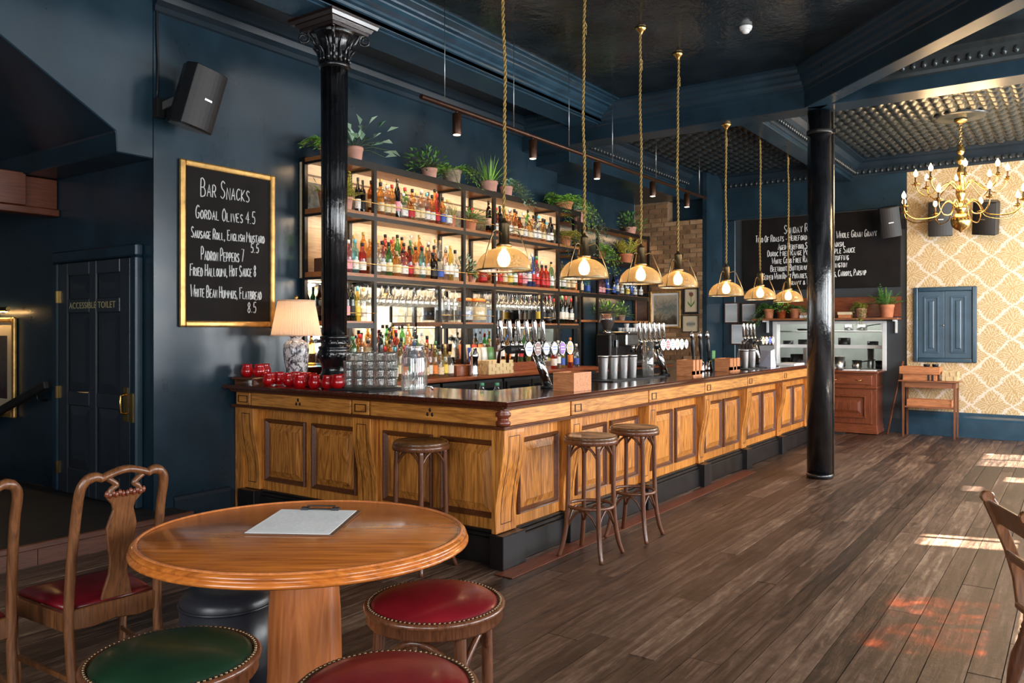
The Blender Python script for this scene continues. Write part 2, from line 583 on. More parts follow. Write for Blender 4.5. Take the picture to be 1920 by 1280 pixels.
def sash_window(n, plane, a0, a1, z0, z1, amber=None):
    """Timber street window with glazing bars; plane as in holed_wall."""
    ax, p = plane
    w = structure('window_%d' % n, MB(), M['trim'])
    def bx(mb, u0, u1, q0, q1, c0, c1):
        return mb.box(u0, u1, q0, q1, c0, c1) if ax == 'Y' else mb.box(q0, q1, u0, u1, c0, c1)
    fr = MB()
    for u0, u1, c0, c1 in ((a0, a0 + .06, z0, z1), (a1 - .06, a1, z0, z1), (a0, a1, z0, z0 + .06), (a0, a1, z1 - .06, z1)):
        bx(fr, u0, u1, p + .03, p + .1, c0, c1)
    obj('window_frame', fr, M['trim'], w)
    nb = max(2, round((a1 - a0) / 0.6))
    for k in range(1, nb):
        u = a0 + (a1 - a0) * k / nb
        obj('glazing_bar', bx(MB(), u - .02, u + .02, p + .04, p + .09, z0 + .06, z1 - .06), M['trim'], w)
    zt = z0 + (z1 - z0) * .68
    obj('transom', bx(MB(), a0 + .06, a1 - .06, p + .04, p + .09, zt - .025, zt + .025), M['trim'], w)
    obj('window_pane', bx(MB(), a0 + .06, a1 - .06, p + .062, p + .066, z0 + .06, zt - .02), M['pane'], w)
    obj('window_pane', bx(MB(), a0 + .06, a1 - .06, p + .062, p + .066, zt + .02, z1 - .06), amber or M['pane'], w)
    obj('window_sill', bx(MB(), a0 - .05, a1 + .05, p + .0, p + .22, z0 - .05, z0), M['trim'], w)
    return w
M['pane'] = glass('window_glass', (0.97, 0.98, 0.98), 0.02, 0.95)
def amber_mat():
    m, nt, N, L, b = new_mat('amber_window_glass')
    tr = N.new('ShaderNodeBsdfTransparent')
    f = noise(nt, coord(nt, 'Object', (9, 9, 9)), 1.0, 3)
    L.new(ramp(nt, f, [(0.35, (0.03, 0.011, 0.003)), (0.5, (0.20, 0.085, 0.02)), (0.65, (0.42, 0.20, 0.06))]), tr.inputs[0])
    L.new(tr.outputs[0], N['Material Output'].inputs[0])
    return m
M['amber'] = amber_mat()
holed_wall('wall_right', ('Y', -2.45), -1.9, 13.1, [(a, b, 0.9, 3.0) for a, b in RIGHT_WIN])
holed_wall('wall_rear', ('X', -2.05), -2.3, 9.05, [(a, b, 0.9, 3.0) for a, b in REAR_WIN])
for n, (a, b) in enumerate(RIGHT_WIN):
    sash_window(n + 1, ('Y', -2.45), a, b, 0.9, 3.0, M['amber'] if n == 2 else None)
for n, (a, b) in enumerate(REAR_WIN):
    sash_window(n + 6, ('X', -2.05), a, b, 0.9, 3.0)
# unseen slab added outside, slotted to shape the sun patches on the floor
fs = MB()
gaps = [(6.1, 7.05, 5.40, 6.0), (8.33, 8.68, 5.43, 6.03), (10.65, 10.95, 5.86, 6.0), (11.3, 11.75, 5.55, 5.75), (12.25, 13.4, 5.6, 6.03)]
x = -8.0
for a, b, z0, z1 in gaps:
    fs.box(x, a, -6.05, -6.0, -0.1, 10); fs.box(a, b, -6.05, -6.0, -0.1, z0); fs.box(a, b, -6.05, -6.0, z1, 10)
    x = b
fs.box(x, 24, -6.05, -6.0, -0.1, 10)
structure('exterior_sun_blocker', fs, paint('pale_blocker', (0.5, 0.47, 0.42), 0.8, 0.1, 2))

# far wall with kitchen hatch, wallpapered stretch
holed_wall('wall_far', ('X', 12.95), 2.06, 6.25, [(2.34, 4.02, 0.9, 1.64)], 4.25, 0.15, M['grey_wall'])
def damask():
    m, nt, N, L, b = new_mat('gold_damask_wallpaper')
    g = N.new('ShaderNodeNewGeometry')
    sp = N.new('ShaderNodeSeparateXYZ')
    L.new(g.outputs['Position'], sp.inputs[0])
    wv = noise(nt, coord(nt, 'World', (1, 14, 14)), 1.0, 3)
    fr = noise(nt, coord(nt, 'World', (1, 48, 48)), 1.0, 2)
    u = mth(nt, 'DIVIDE', sp.outputs[1], 0.50)
    v = mth(nt, 'DIVIDE', sp.outputs[2], 0.46)
    sv = mth(nt, 'MULTIPLY', mth(nt, 'SINE', mth(nt, 'MULTIPLY', v, 4 * PI)), 0.035)
    wob = mth(nt, 'MULTIPLY_ADD', wv, 0.16, -0.08)
    p = mth(nt, 'ADD', mth(nt, 'ADD', mth(nt, 'ADD', u, v), sv), wob)
    q = mth(nt, 'ADD', mth(nt, 'SUBTRACT', mth(nt, 'SUBTRACT', u, v), sv), wob)
    def tri(x):
        return mth(nt, 'ABSOLUTE', mth(nt, 'SUBTRACT', x, mth(nt, 'ROUND', x)))
    d = mth(nt, 'MAXIMUM', tri(p), tri(q))
    e = mth(nt, 'SUBTRACT', tri(p), tri(q))
    # trellis between motifs, leafy rings and veins inside them
    trel = mth(nt, 'GREATER_THAN', mth(nt, 'ADD', d, mth(nt, 'MULTIPLY_ADD', fr, 0.26, -0.13)), 0.452)
    ring = mth(nt, 'SINE', mth(nt, 'ADD', mth(nt, 'MULTIPLY', d, 44.0), mth(nt, 'MULTIPLY', wv, 9.0)))
    vein = mth(nt, 'SINE', mth(nt, 'ADD', mth(nt, 'MULTIPLY', e, 60.0), mth(nt, 'MULTIPLY', fr, 5.0)))
    inner = mth(nt, 'GREATER_THAN', mth(nt, 'ADD', mth(nt, 'MULTIPLY', ring, vein), mth(nt, 'MULTIPLY_ADD', fr, 1.2, -0.6)), 0.16)
    f = mth(nt, 'MAXIMUM', trel, mth(nt, 'MULTIPLY', inner, 0.55))
    L.new(ramp(nt, f, [(0.0, lin((194, 158, 104))), (0.55, lin((224, 202, 166))), (1.0, lin((230, 213, 192)))]), b.inputs['Base Color'])
    setv(b, Roughness=0.6)
    return m
M['damask'] = damask()
structure('wall_far_papered', MB().box(12.9, 13.1, -2.3, 2.06, 0, 4.25), M['damask'])
structure('baseboard_far', MB().prism([(12.9, 0), (12.86, 0), (12.86, 0.24), (12.87, 0.27), (12.885, 0.3), (12.885, 0.335), (12.9, 0.345)], -2.3, 2.05, 'XZ'), M['trim'])
structure('baseboard_hatch', MB().box(12.91, 12.95, 2.06, 4.83, 0, 0.2), M['wall_dark'])
# navy upper frieze and pilaster strip round the far corner
structure('trim_frieze', MB().box(12.90, 12.95, 2.06, 4.83, 3.33, 3.87).box(12.88, 12.95, 2.06, 4.83, 3.31, 3.35), M['wall'])
structure('trim_pilaster', MB().box(12.9, 12.95, 4.62, 4.83, 0, 3.3), M['wall'], 0.01)

# exposed brick return wall, every brick its own piece
M['brick'] = None
def brick_mat():
    m, nt, N, L, b = new_mat('old_stock_brick')
    oi = N.new('ShaderNodeObjectInfo')
    v = coord(nt, 'World', (9, 9, 9))
    f = mth(nt, 'ADD', mth(nt, 'MULTIPLY', noise(nt, v, 1.6, 5, 0.6), 0.6), mth(nt, 'MULTIPLY', oi.outputs['Random'], 0.45))
    L.new(ramp(nt, f, [(0.2, lin((108, 76, 52))), (0.5, lin((150, 112, 78))), (0.85, lin((190, 152, 112)))]), b.inputs['Base Color'])
    setv(b, Roughness=0.85)
    bump(nt, b, noise(nt, v, 4, 4), 0.4, 0.01)
    return m
M['brick'] = brick_mat()
M['mortar'] = paint('lime_mortar', lin((142, 116, 88)), 0.95, 0.15, 20, bmp=0.2, kind='World')
bw = structure('wall_brick', MB().box(12.215, 12.9, 4.9, 6.1, 0, 3.27).box(12.215, 12.9, 5.5, 6.1, 3.27, 3.6), M['mortar'])
structure('wall_brick_return', MB().box(12.2, 12.95, 4.83, 4.9, 0, 4.2).box(12.22, 12.95, 4.9, 6.1, 3.6, 4.2).box(12.4, 12.95, 4.9, 5.5, 3.27, 3.6), M['wall'])
ub = MB().box(0, 1, 0, 1, 0, 1)
brick_mesh = mesh(ub, M['brick'], 'brick')
z, row = 1.02, 0
while z < 3.56:
    yl = 4.9 if z < 3.2 else 5.5
    yy = yl + (0 if row % 2 else -0.11)
    while yy < 6.09:
        a, b2 = max(yy, yl) + .005, min(yy + 0.215, 6.1)
        if b2 - a > 0.03:
            o = bpy.data.objects.new('brick', brick_mesh); C.objects.link(o); o.parent = bw
            dx = rnd.uniform(0.0, 0.012)
            o.location = (12.2 - dx + .004, a, z + rnd.uniform(0, .003))
            o.scale = (0.03 + dx, b2 - a - 0.008, 0.062)
        yy += 0.225
    z += 0.075; row += 1

# ------------------------------------------------------------------ beams, ceilings, cornices
CZ = 4.135
structure('ceiling', MB().box(-2.05, 8.45, -2.45, 9.0, CZ, 4.4), M['ceil'])
structure('trim_bulkhead', MB().box(-1.9, 8.3, 4.57, 4.97, 3.925, CZ).box(-1.9, 8.3, 4.61, 4.94, 3.91, 3.925), M['trim'], 0.006)
def cornice(name, prof, path, mat, parent=None):
    return obj(name, MB().sweep(prof, path), mat, parent, kind=None if parent else 'structure', fix=False)
big = [(0, 3.86), (0.0, 3.90), (0.018, 3.905), (0.018, 3.93), (0.05, 3.935), (0.055, 3.955), (0.10, 3.975), (0.125, 3.995), (0.125, 4.01), (0.17, 4.015), (0.175, 4.03),
       (0.215, 4.04), (0.24, 4.045), (0.24, 4.055), (0.29, 4.058), (0.29, 4.075)]
big = [(u, z + .063) for u, z in big]
cornice('trim_cornice_bar', big, [(-1.9, 4.57, 0, -1), (8.3, 4.57, 0, -1)], M['trim'])
small = [(0, 3.83), (0.02, 3.84), (0.02, 3.88), (0.05, 3.9), (0.06, 3.93), (0.1, 3.95), (0.11, 3.99), (0.15, 4.01), (0.16, 4.04), (0.19, 4.05), (0.19, 4.075)]
small = [(u * .6, z + .063) for u, z in small]
structure('trim_beam_cross', MB().box(8.3, 8.62, -2.3, 5.85, 3.73, 4.25), M['wall'], 0.008)
cornice('trim_cornice_cross', small, [(8.3, 2.26, -1, 0), (8.3, 5.7, -1, 0)], M['wall'])
back_c = [(0, 3.9), (0.02, 3.91), (0.02, 3.95), (0.06, 3.98), (0.07, 4.03), (0.1, 4.04), (0.1, 4.14)]
cornice('trim_cornice_back', back_c, [(3.4, 5.7, 0, -1), (8.3, 5.7, 0, -1)], M['wall_dark'])
# diagonal beam running from the column to the street corner
q = math.sqrt(.5)
Md = Matrix.Translation((8.34, 2.22, 0)) @ Matrix.Rotation(R(225), 4, 'Z')
structure('trim_beam_diagonal', MB().box(0, 6.1, -0.06, 0.12, 3.73, CZ, Md), M['wall'], 0.006)
e0 = Md @ Vector((0, -0.06, 0)); e1 = Md @ Vector((6.1, -0.06, 0))
cornice('trim_cornice_diagonal', small, [(e0.x, e0.y, -q, q), (e1.x, e1.y, -q, q)], M['wall'])
# triangle of ceiling beyond the diagonal beam: egg moulding along the cross beam
tri_c = [(0, 3.86), (0.02, 3.87), (0.03, 3.9), (0.09, 3.93), (0.12, 4.0), (0.2, 4.03), (0.2, 4.14)]
tc = structure('trim_cornice_triangle', MB().sweep(tri_c, [(8.3, -2.3, -1, 0), (8.3, 2.0, -1, 0)]), M['emboss'])
eg = MB()
for k in range(48):
    eg.ball((8.215, -2.25 + k * .09, 3.945), 0.036, 8, 5, (.8, .8, 1.2))
obj('egg_moulding', eg, M['emboss'], tc, kind='stuff')

# far room ceiling: two embossed panels between beams
cz = 4.02
ce = structure('ceiling_far', MB().box(8.45, 13.1, -2.45, 6.25, cz, 4.3), M['emboss'])
structure('trim_beam_far', MB().box(8.62, 12.95, 2.81, 3.05, 3.75, cz), M['wall'], 0.006)
structure('trim_bulkhead_far', MB().box(8.62, 12.2, 5.2, 6.1, 3.6, 4.02).box(12.2, 12.95, 5.2, 6.1, 3.62, 4.02), M['wall'], 0.006)
leafb = MB()
def petal(cx, cy, l, w, h, dirn):
    # a pointed dome hanging below the ceiling
    vs, fs = [], []
    n = 8
    for k in range(n):
        a = 2 * PI * k / n
        s = abs(math.cos(a))
        vs.append((cx + dirn * l * math.cos(a), cy + w * math.sin(a) * (1 - .35 * s * s), cz + .001))
    for k in range(n):
        a = 2 * PI * k / n
        vs.append((cx + dirn * l * (.15 + .5 * math.cos(a)), cy + .5 * w * math.sin(a), cz - h))
    fs = [(k, (k + 1) % n, n + (k + 1) % n, n + k) for k in range(n)] + [tuple(range(n, 2 * n))]
    leafb.add(vs, fs, True)
for (y0, y1) in ((-2.1, 2.6), (3.25, 5.0)):
    yy, r0 = y0 + .1, 0
    while yy < y1 - .06:
        xx = 8.98 + (0.11 if r0 % 2 else 0)
        while xx < 12.6:
            petal(xx, yy, .085, .062, .03, 1)
            xx += .22
        yy += .11; r0 += 1
obj('embossed_leaf', leafb, M['emboss'], ce, kind='stuff', fix=True)
far_c = [(0, 3.80), (0.02, 3.80), (0.02, 3.83), (0.05, 3.845), (0.06, 3.87), (0.06, 3.90), (0.1, 3.93), (0.14, 3.985), (0.22, 4.0), (0.22, 4.015), (0.3, 4.018), (0.3, 4.025)]
for nm, path in (('trim_cornice_far_left', [(8.62, 3.05, 1, 1), (12.9, 3.05, -1, 1), (12.9, 5.2, -1, -1), (8.62, 5.2, 1, -1), (8.62, 3.05, 1, 1)]),
                 ('trim_cornice_far_right', [(8.62, -2.3, 1, 1), (12.9, -2.3, -1, 1), (12.9, 2.81, -1, -1), (8.62, 2.81, 1, -1), (8.62, -2.3, 1, 1)])):
    tcf = structure(nm, MB().sweep(far_c, path), M['wall_dark'])
    dn = MB()
    xa, xb2 = path[0][0], path[1][0]
    ya, yb2 = path[0][1], path[2][1]
    k = 0
    def dent(x, y, ox, oy):
        dn.ball((x + ox * .055, y + oy * .055, 3.862), .03, 6, 4, (.9, .9, 1.25))
    t = ya + .1
    while t < yb2:
        dent(xb2, t, -1, 0); dent(xa, t, 1, 0); t += .085
    t = xa + .1
    while t < xb2:
        dent(t, ya, 0, 1); dent(t, yb2, 0, -1); t += .085
    obj('egg_moulding', dn, M['emboss'], tcf, kind='stuff', fix=False)
# ceiling rose above the chandelier
structure('trim_ceiling_rose', MB().lathe([(0.3, cz), (0.31, cz - .02), (0.24, cz - .035), (0.2, cz - .03), (0.12, cz - .05), (0.05, cz - .055)], 32, Matrix.Translation((10.75, 1.15, 0))), M['emboss'])

# ------------------------------------------------------------------ accessible toilet door
dr = structure('door_1', MB(), M['trim'])
X0 = 3.4
M['door'] = paint('charcoal_door_paint', lin((46, 51, 58)), 0.25, 0.1, 3, bmp=0.04)
y0, y1, zb, zt = 5.93, 7.04, 0.145, 2.06
def dbox(name, ya, yb, za, zb_, xa, xb, mat, bv=0.0, par=None, **kw):
    return obj(name, MB().box(xa, xb, ya, yb, za, zb_), mat, par or dr, bv, **kw)
dbox('door_leaf', y0, y1, zb, zt, X0 - .035, X0 - .004, M['door'])
ys = [y0 + .02, y0 + .13, y0 + .505, y0 + .605, y1 - .13, y1 - .02]
cols = [(y0 + .15, y0 + .50), (y0 + .61, y1 - .15)]
rows = [(0.34, 0.93), (1.08, 1.58), (1.72, 1.93)]
rows = [(0.36, 0.88), (1.0, 1.64), (1.76, 1.95)]
st = MB()
for a, b in ((y0, y0 + .15), (y0 + .50, y0 + .61), (y1 - .15, y1)):
    st.box(X0 - .055, X0 - .034, a, b, zb, zt)
for a, b in ((zb, rows[0][0]), (rows[0][1], rows[1][0]), (rows[1][1], rows[2][0]), (rows[2][1], zt)):
    for c0, c1 in cols:
        st.box(X0 - .0545, X0 - .034, c0, c1, a, b)
obj('stiles', st, M['door'], dr, 0.008)
for c0, c1 in cols:
    for a, b in rows:
        p = MB()
        p.add([(X0 - .0355, c0 + .004, a + .004), (X0 - .0355, c1 - .004, a + .004), (X0 - .0355, c1 - .004, b - .004), (X0 - .0355, c0 + .004, b - .004),
               (X0 - .05, c0 + .075, a + .075), (X0 - .05, c1 - .075, a + .075), (X0 - .05, c1 - .075, b - .075), (X0 - .05, c0 + .075, b - .075)],
              [(0, 1, 5, 4), (1, 2, 6, 5), (2, 3, 7, 6), (3, 0, 4, 7), (4, 5, 6, 7)])
        obj('door_panel', p, M['door'], dr)
for a, b, za, zb_ in ((y0 - .1, y0 - .005, zb, zt + .004), (y1 + .005, y1 + .1, zb, zt + .004), (y0 - .1, y1 + .1, zt + .005, zt + .1)):
    dbox('architrave', a, b, za, zb_, X0 - .065, X0 - .002, M['wall'], .012)
for zz in (0.35, 0.98, 1.78):
    dbox('hinge', y1 - .005, y1 + .012, zz - .05, zz + .05, X0 - .075, X0 - .05, M['brass'])
pl = dbox('push_plate', y0 + .03, y0 + .085, .80, 1.06, X0 - .062, X0 - .054, M['brass'])
obj('door_handle', MB().tube([(X0 - .06, y0 + .058, .86), (X0 - .1, y0 + .058, .87), (X0 - .1, y0 + .058, 1.0), (X0 - .06, y0 + .058, 1.01)], .009), M['brass'], pl)
dbox('strike_plate', y0 - .07, y0 - .02, .80, 1.02, X0 - .072, X0 - .066, M['brass'])
def text(name, body, size, mat, parent, loc, rot, extrude=0.001, align='CENTER'):
    cu = bpy.data.curves.new(name, 'FONT')
    cu.body = body; cu.size = size; cu.extrude = extrude; cu.align_x = align; cu.align_y = 'CENTER'
    cu.materials.append(mat)
    o = bpy.data.objects.new(name, cu)
    C.objects.link(o)
    o.parent = parent
    o.location = Vector(loc) - wloc(parent)
    o.rotation_euler = rot
    return o
M['gold_letter'] = paint('pale_gold_lettering', lin((190, 175, 130)), 0.4, 0.08, 10)
t = text('lettering', 'ACCESSIBLE TOILET', 0.073, M['gold_letter'], dr, (X0 - .057, (y0 + y1) / 2 + .01, 1.70), (R(90), 0, R(-90)))
t.data.space_character = 1.12
# ------------------------------------------------------------------ bar counter
PD, PL = lin((118, 58, 18)), lin((224, 146, 66))
M['pine_v'] = wood('golden_pine_upright', PD, PL, 'Z', .7, 0.33, 0.25, kind='World', ring=0.75, rand=0.15)
M['pine_x'] = wood('golden_pine_along_bar', PD, lin((232, 160, 82)), 'X', .7, 0.33, 0.25, kind='World', rand=0.15)
M['pine_y'] = wood('golden_pine_across_bar', PD, lin((226, 150, 70)), 'Y', .7, 0.33, 0.25, kind='World', rand=0.15)
M['walnut'] = wood('dark_moulding_wood', lin((48, 24, 12)), lin((112, 62, 32)), 'X', 1.2, 0.35, 0.2, kind='World')
M['inlay'] = paint('dark_inlay_line', lin((64, 32, 14)), 0.5, 0.15, 20)
M['plinth'] = paint('black_scuffed_plinth', lin((28, 24, 24)), 0.35, 0.3, 5, bmp=0.12, bscale=14, kind='World')
M['mahogany'] = wood('polished_mahogany_top', lin((34, 14, 8)), lin((92, 42, 24)), 'X', 0.8, 0.14, 0.5, 0.02, kind='World')
M['carved'] = wood('red_brown_carved_wood', lin((60, 22, 12)), lin((130, 62, 36)), 'Z', 1.5, 0.3, 0.3, kind='World')

bar = thing('bar_counter', 'long golden pine panelled bar counter with carved brackets and black plinth', 'bar counter', (4.2, 3.1, 0))
obj('carcass', MB().box(4.185, 4.21, 3.08, 5.68, 0.02, 1.02).box(4.185, 11.1, 3.045, 3.08, 0.02, 1.02).box(11.08, 11.1, 3.08, 3.45, .02, 1.02), M['matt_black'], bar)

class Face:
    """Maps (along, out, z) on a front of the bar to world: out is measured from the recessed panel plane towards the customer."""
    def __init__(s, plane, mat_along):
        s.plane, s.mat = plane, mat_along
    def P(s, t, u, z):
        return (t, 3.035 - u, z) if s.plane == 'Y' else (4.175 - u, t, z)
    def box(s, mb, t0, t1, u0, u1, z0, z1):
        a, b = s.P(t0, u0, z0), s.P(t1, u1, z1)
        return mb.box(min(a[0], b[0]), max(a[0], b[0]), min(a[1], b[1]), max(a[1], b[1]), z0, z1)
LONG, SIDE = Face('Y', 'pine_x'), Face('X', 'pine_y')

BR = [(0.875, 0.10), (0.80, 0.10), (0.74, 0.098), (0.66, 0.088), (0.58, 0.072), (0.50, 0.055), (0.42, 0.042), (0.34, 0.036), (0.26, 0.036), (0.215, 0.038)]
def bracket(F, t0, t1, name='bracket'):
    mb = MB()
    poly = [(0.0, 0.215)] + [(u, z) for z, u in reversed(BR)] + [(0.0, 0.875)]
    n = len(poly)
    vs = [F.P(t0, u, z) for u, z in poly] + [F.P(t1, u, z) for u, z in poly]
    mb.add(vs, [tuple(range(n)), tuple(range(2 * n - 1, n - 1, -1))] + [(i, n + i, n + (i + 1) % n, (i + 1) % n) for i in range(n)])
    b = obj(name, mb, M['pine_v'], bar, 0.004)
    # incised dark border following the curve
    il = MB()
    m = (t1 - t0) * .24
    w = .005
    pts = [(u + .0015, z) for z, u in BR if 0.27 < z < 0.83] + [(0.0375, 0.27)]
    pts = [(0.1015, 0.83)] + pts
    for ta in (t0 + m, t1 - m):
        for (ua, za), (ub_, zb_) in zip(pts, pts[1:]):
            il.add([F.P(ta - w / 2, ua, za), F.P(ta + w / 2, ua, za), F.P(ta + w / 2, ub_, zb_), F.P(ta - w / 2, ub_, zb_)], [(0, 1, 2, 3)])
    for u, z in (pts[0], pts[-1]):
        F.box(il, t0 + m, t1 - m, u - .001, u + .0006, z - w / 2, z + w / 2)
    obj('inlay', il, M['inlay'], b, fix=False)
    return b

def panel(F, t0, t1, z0=0.29, z1=0.79):
    """Raised and fielded panel in a dark bolection moulding."""
    mb = MB()
    g, f = .035, .085
    def ring(a, u):
        return [F.P(t0 + a, u, z0 + a), F.P(t1 - a, u, z0 + a), F.P(t1 - a, u, z1 - a), F.P(t0 + a, u, z1 - a)]
    vs = ring(g, .006) + ring(f, .026) + ring(f + .004, .03)
    mb.add(vs, [(i, (i + 1) % 4, 4 + (i + 1) % 4, 4 + i) for i in range(4)] + [(4 + i, 4 + (i + 1) % 4, 8 + (i + 1) % 4, 8 + i) for i in range(4)] + [(8, 9, 10, 11)])
    p = obj('panel', mb, M['pine_v'], bar)
    mo = MB()
    prof = [(0, 0.0), (0.0, .02), (.006, .032), (.014, .03), (.022, .018), (.036, .006), (.036, 0)]
    rows = [ring(a, u) for a, u in prof]
    vs = [v for r_ in rows for v in r_]
    mo.add(vs, [(4 * k + i, 4 * k + (i + 1) % 4, 4 * (k + 1) + (i + 1) % 4, 4 * (k + 1) + i) for k in range(len(rows) - 1) for i in range(4)])
    obj('moulding', mo, M['walnut'], p)

def bay(F, t0, t1, n):
    """Framing, panels and plinth between two brackets."""
    fr = MB()
    F.box(fr, t0, t1, -.01, .004, 0.215, 0.875)
    obj('panel_frame', fr, M['pine_v'], bar)
    e, gap = .045, .075
    w = (t1 - t0 - 2 * e - (n - 1) * gap) / n
    for k in range(n):
        a = t0 + e + k * (w + gap)
        panel(F, a, a + w)
    pb = MB()
    F.box(pb, t0 - .002, t1 + .002, -.005, .052, 0.0, 0.17)
    F.box(pb, t0 - .002, t1 + .002, -.005, .04, 0.17, 0.195)
    F.box(pb, t0 - .002, t1 + .002, -.005, .026, 0.195, 0.213)
    obj('plinth', pb, M['plinth'], bar, 0.006)

def plinth_block(F, t0, t1):
    obj('plinth_block', F.box(MB(), t0 - .012, t1 + .012, -.005, .103, 0, 0.212), M['plinth'], bar, 0.004)

def frieze(F, t0, t1, rosette=None):
    f = obj('frieze_panel', F.box(MB(), t0, t1, 0, .1, .897, .998), M[F.mat], bar, 0.004)
    if rosette:
        a, b = rosette
        il = MB()
        for q0, q1, za, zb_ in ((a, b, .968, .974), (a, b, .918, .924), (a, a + .007, .918, .974), (b - .007, b, .918, .974)):
            F.box(il, q0, q1, .095, .105, za, zb_)
        obj('rosette', il, M['inlay'], f)
    return f

# long front
BRX = [(4.075, 4.30), (4.886, 5.04), (6.143, 6.29), (7.37, 7.51), (8.58, 8.725), (9.845, 9.985), (11.05, 11.19)]
for i, (a, b) in enumerate(BRX):
    bracket(LONG, a, b, 'corner_bracket' if i == 0 else 'bracket')
    plinth_block(LONG, a, b)
    if i < 6:
        c = BRX[i + 1][0]
        bay(LONG, b, c, 1 if i == 0 else 2)
        frieze(LONG, (4.125 if i == 0 else a + .011), c - .011, None if i == 0 else (a + .05, a + .14))
obj('frieze_backing', LONG.box(SIDE.box(MB(), 3.0, 5.64, -.01, .012, .88, 1.0), 4.2, 11.2, -.01, .012, .88, 1.0), M['matt_black'], bar)
obj('frieze_end', LONG.box(MB(), 11.06, 11.2, 0, .1, .897, .998), M['pine_x'], bar)
# side front
BRY = [(4.10, 4.28), (5.41, 5.60)]
for a, b in BRY:
    bracket(SIDE, a, b)
    plinth_block(SIDE, a, b)
bay(SIDE, 3.02, 4.10, 2)
bay(SIDE, 4.28, 5.41, 2)
obj('end_panel', SIDE.box(MB(), 5.60, 5.695, -.01, .06, 0.0, 0.875), M['pine_v'], bar)
SIDE_F = [(2.99, 4.098, None), (4.118, 4.282, (4.14, 4.255)), (4.302, 5.435, None), (5.452, 5.63, (5.48, 5.60))]
M['iron'] = paint('dark_iron', (0.03, 0.027, 0.025), 0.4, 0.2, 20, metal=0.6)
for a, b, ro in SIDE_F:
    f = frieze(SIDE, a, b, ro)
    if not ro:
        m = (a + b) / 2
        e = MB()
        for dy, dz, r_ in ((0, .022, .011), (-.02, -.008, .011), (.02, -.008, .011)):
            e.ball((4.074, m + dy, .947 + dz), r_, 8, 5, (.4, 1, 1.2))
        e.bar((4.073, m, .955), (4.073, m, .982), .005)
        obj('emblem', e, M['iron'], f)
for F, t0, t1 in ((LONG, 4.065, 11.21), (SIDE, 2.925, 5.69)):
    mb = MB()
    F.box(mb, t0, t1, 0, .112, .876, .886); F.box(mb, t0, t1, 0, .106, .886, .896)
    obj('ledge_moulding', mb, M['walnut'], bar, 0.003)
    mb = MB()
    F.box(mb, t0 - .0, t1, 0, .112, 1.0, 1.012); F.box(mb, t0 - .0, t1, 0, .126, 1.012, 1.026)
    obj('top_moulding', mb, M['walnut'], bar, 0.004)
sc = MB()
sc.lathe([(.03, .898), (.047, .905), (.05, .925), (.036, .937), (.034, .95), (.05, .962), (.052, .98), (.036, .992), (.05, 1.0)], 10, Matrix.Translation((4.098, 2.958, 0)))
obj('corner_scroll', sc, M['carved'], bar)

M['edge_red'] = wood('worn_red_floor_edge', lin((60, 26, 16)), lin((128, 66, 40)), 'X', 1, .5, kind='World')
obj('bar_edge_board', MB().box(3.97, 8.45, 2.80, 2.926, .0018, .006), M['edge_red'], floor)
# polished L-shaped top, cut round the iron column
top = thing('bar_worktop', 'dark polished mahogany bar top running over the pine bar counter', 'bar top', (4.2, 3.1, 1.027))
hx0, hx1, hy0, hy1 = 4.15, 4.57, 4.57, 4.99
tb = MB()
def slab(mb, poly, z0, z1):
    n = len(poly)
    mb.add([(x, y, z0) for x, y in poly] + [(x, y, z1) for x, y in poly], [tuple(range(n - 1, -1, -1)), tuple(range(n, 2 * n))] + [(i, (i + 1) % n, n + (i + 1) % n, n + i) for i in range(n)])
slab(tb, [(4.0, 2.86), (11.3, 2.86), (11.3, 3.52), (4.72, 3.52), (4.72, hy0), (4.0, hy0)], 1.027, 1.06)
slab(tb, [(4.0, hy1), (4.72, hy1), (4.72, 5.695), (4.0, 5.695)], 1.027, 1.06)
slab(tb, [(4.0, hy0), (hx0, hy0), (hx0, hy1), (4.0, hy1)], 1.027, 1.06)
slab(tb, [(hx1, hy0), (4.72, hy0), (4.72, hy1), (hx1, hy1)], 1.027, 1.06)
obj('slab', tb, M['mahogany'], top)
ed = MB()
path = [(4.005, 5.695, -1, 0), (4.005, 2.865, -1, -1), (11.3, 2.865, 0, -1)]
ed.sweep([(0, 1.027), (.012, 1.029), (.018, 1.036), (.018, 1.05), (.010, 1.059), (-.01, 1.0605)], path)
obj('nosing', ed, M['mahogany'], top, fix=False)
M['rubber'] = paint('black_rubber_mat', (0.01, 0.01, 0.011), 0.7, 0.2, 40, bmp=0.3, bscale=120)
for i, (x0, x1, y0, y1, lb) in enumerate(((6.05, 7.1, 3.22, 3.46, 'ribbed black bar mat under the polished cocktail tins'), (8.8, 9.9, 3.0, 3.3, 'ribbed black bar mat at far end of bar under steel cups'),
                                          (4.08, 4.5, 4.12, 4.54, 'black bar mat under the stacked tumblers on bar corner'))):
    mt = MB().box(x0, x1, y0, y1, 1.0605, 1.07)
    tag(obj('bar_mat', mt, M['rubber']), lb, 'bar mat')

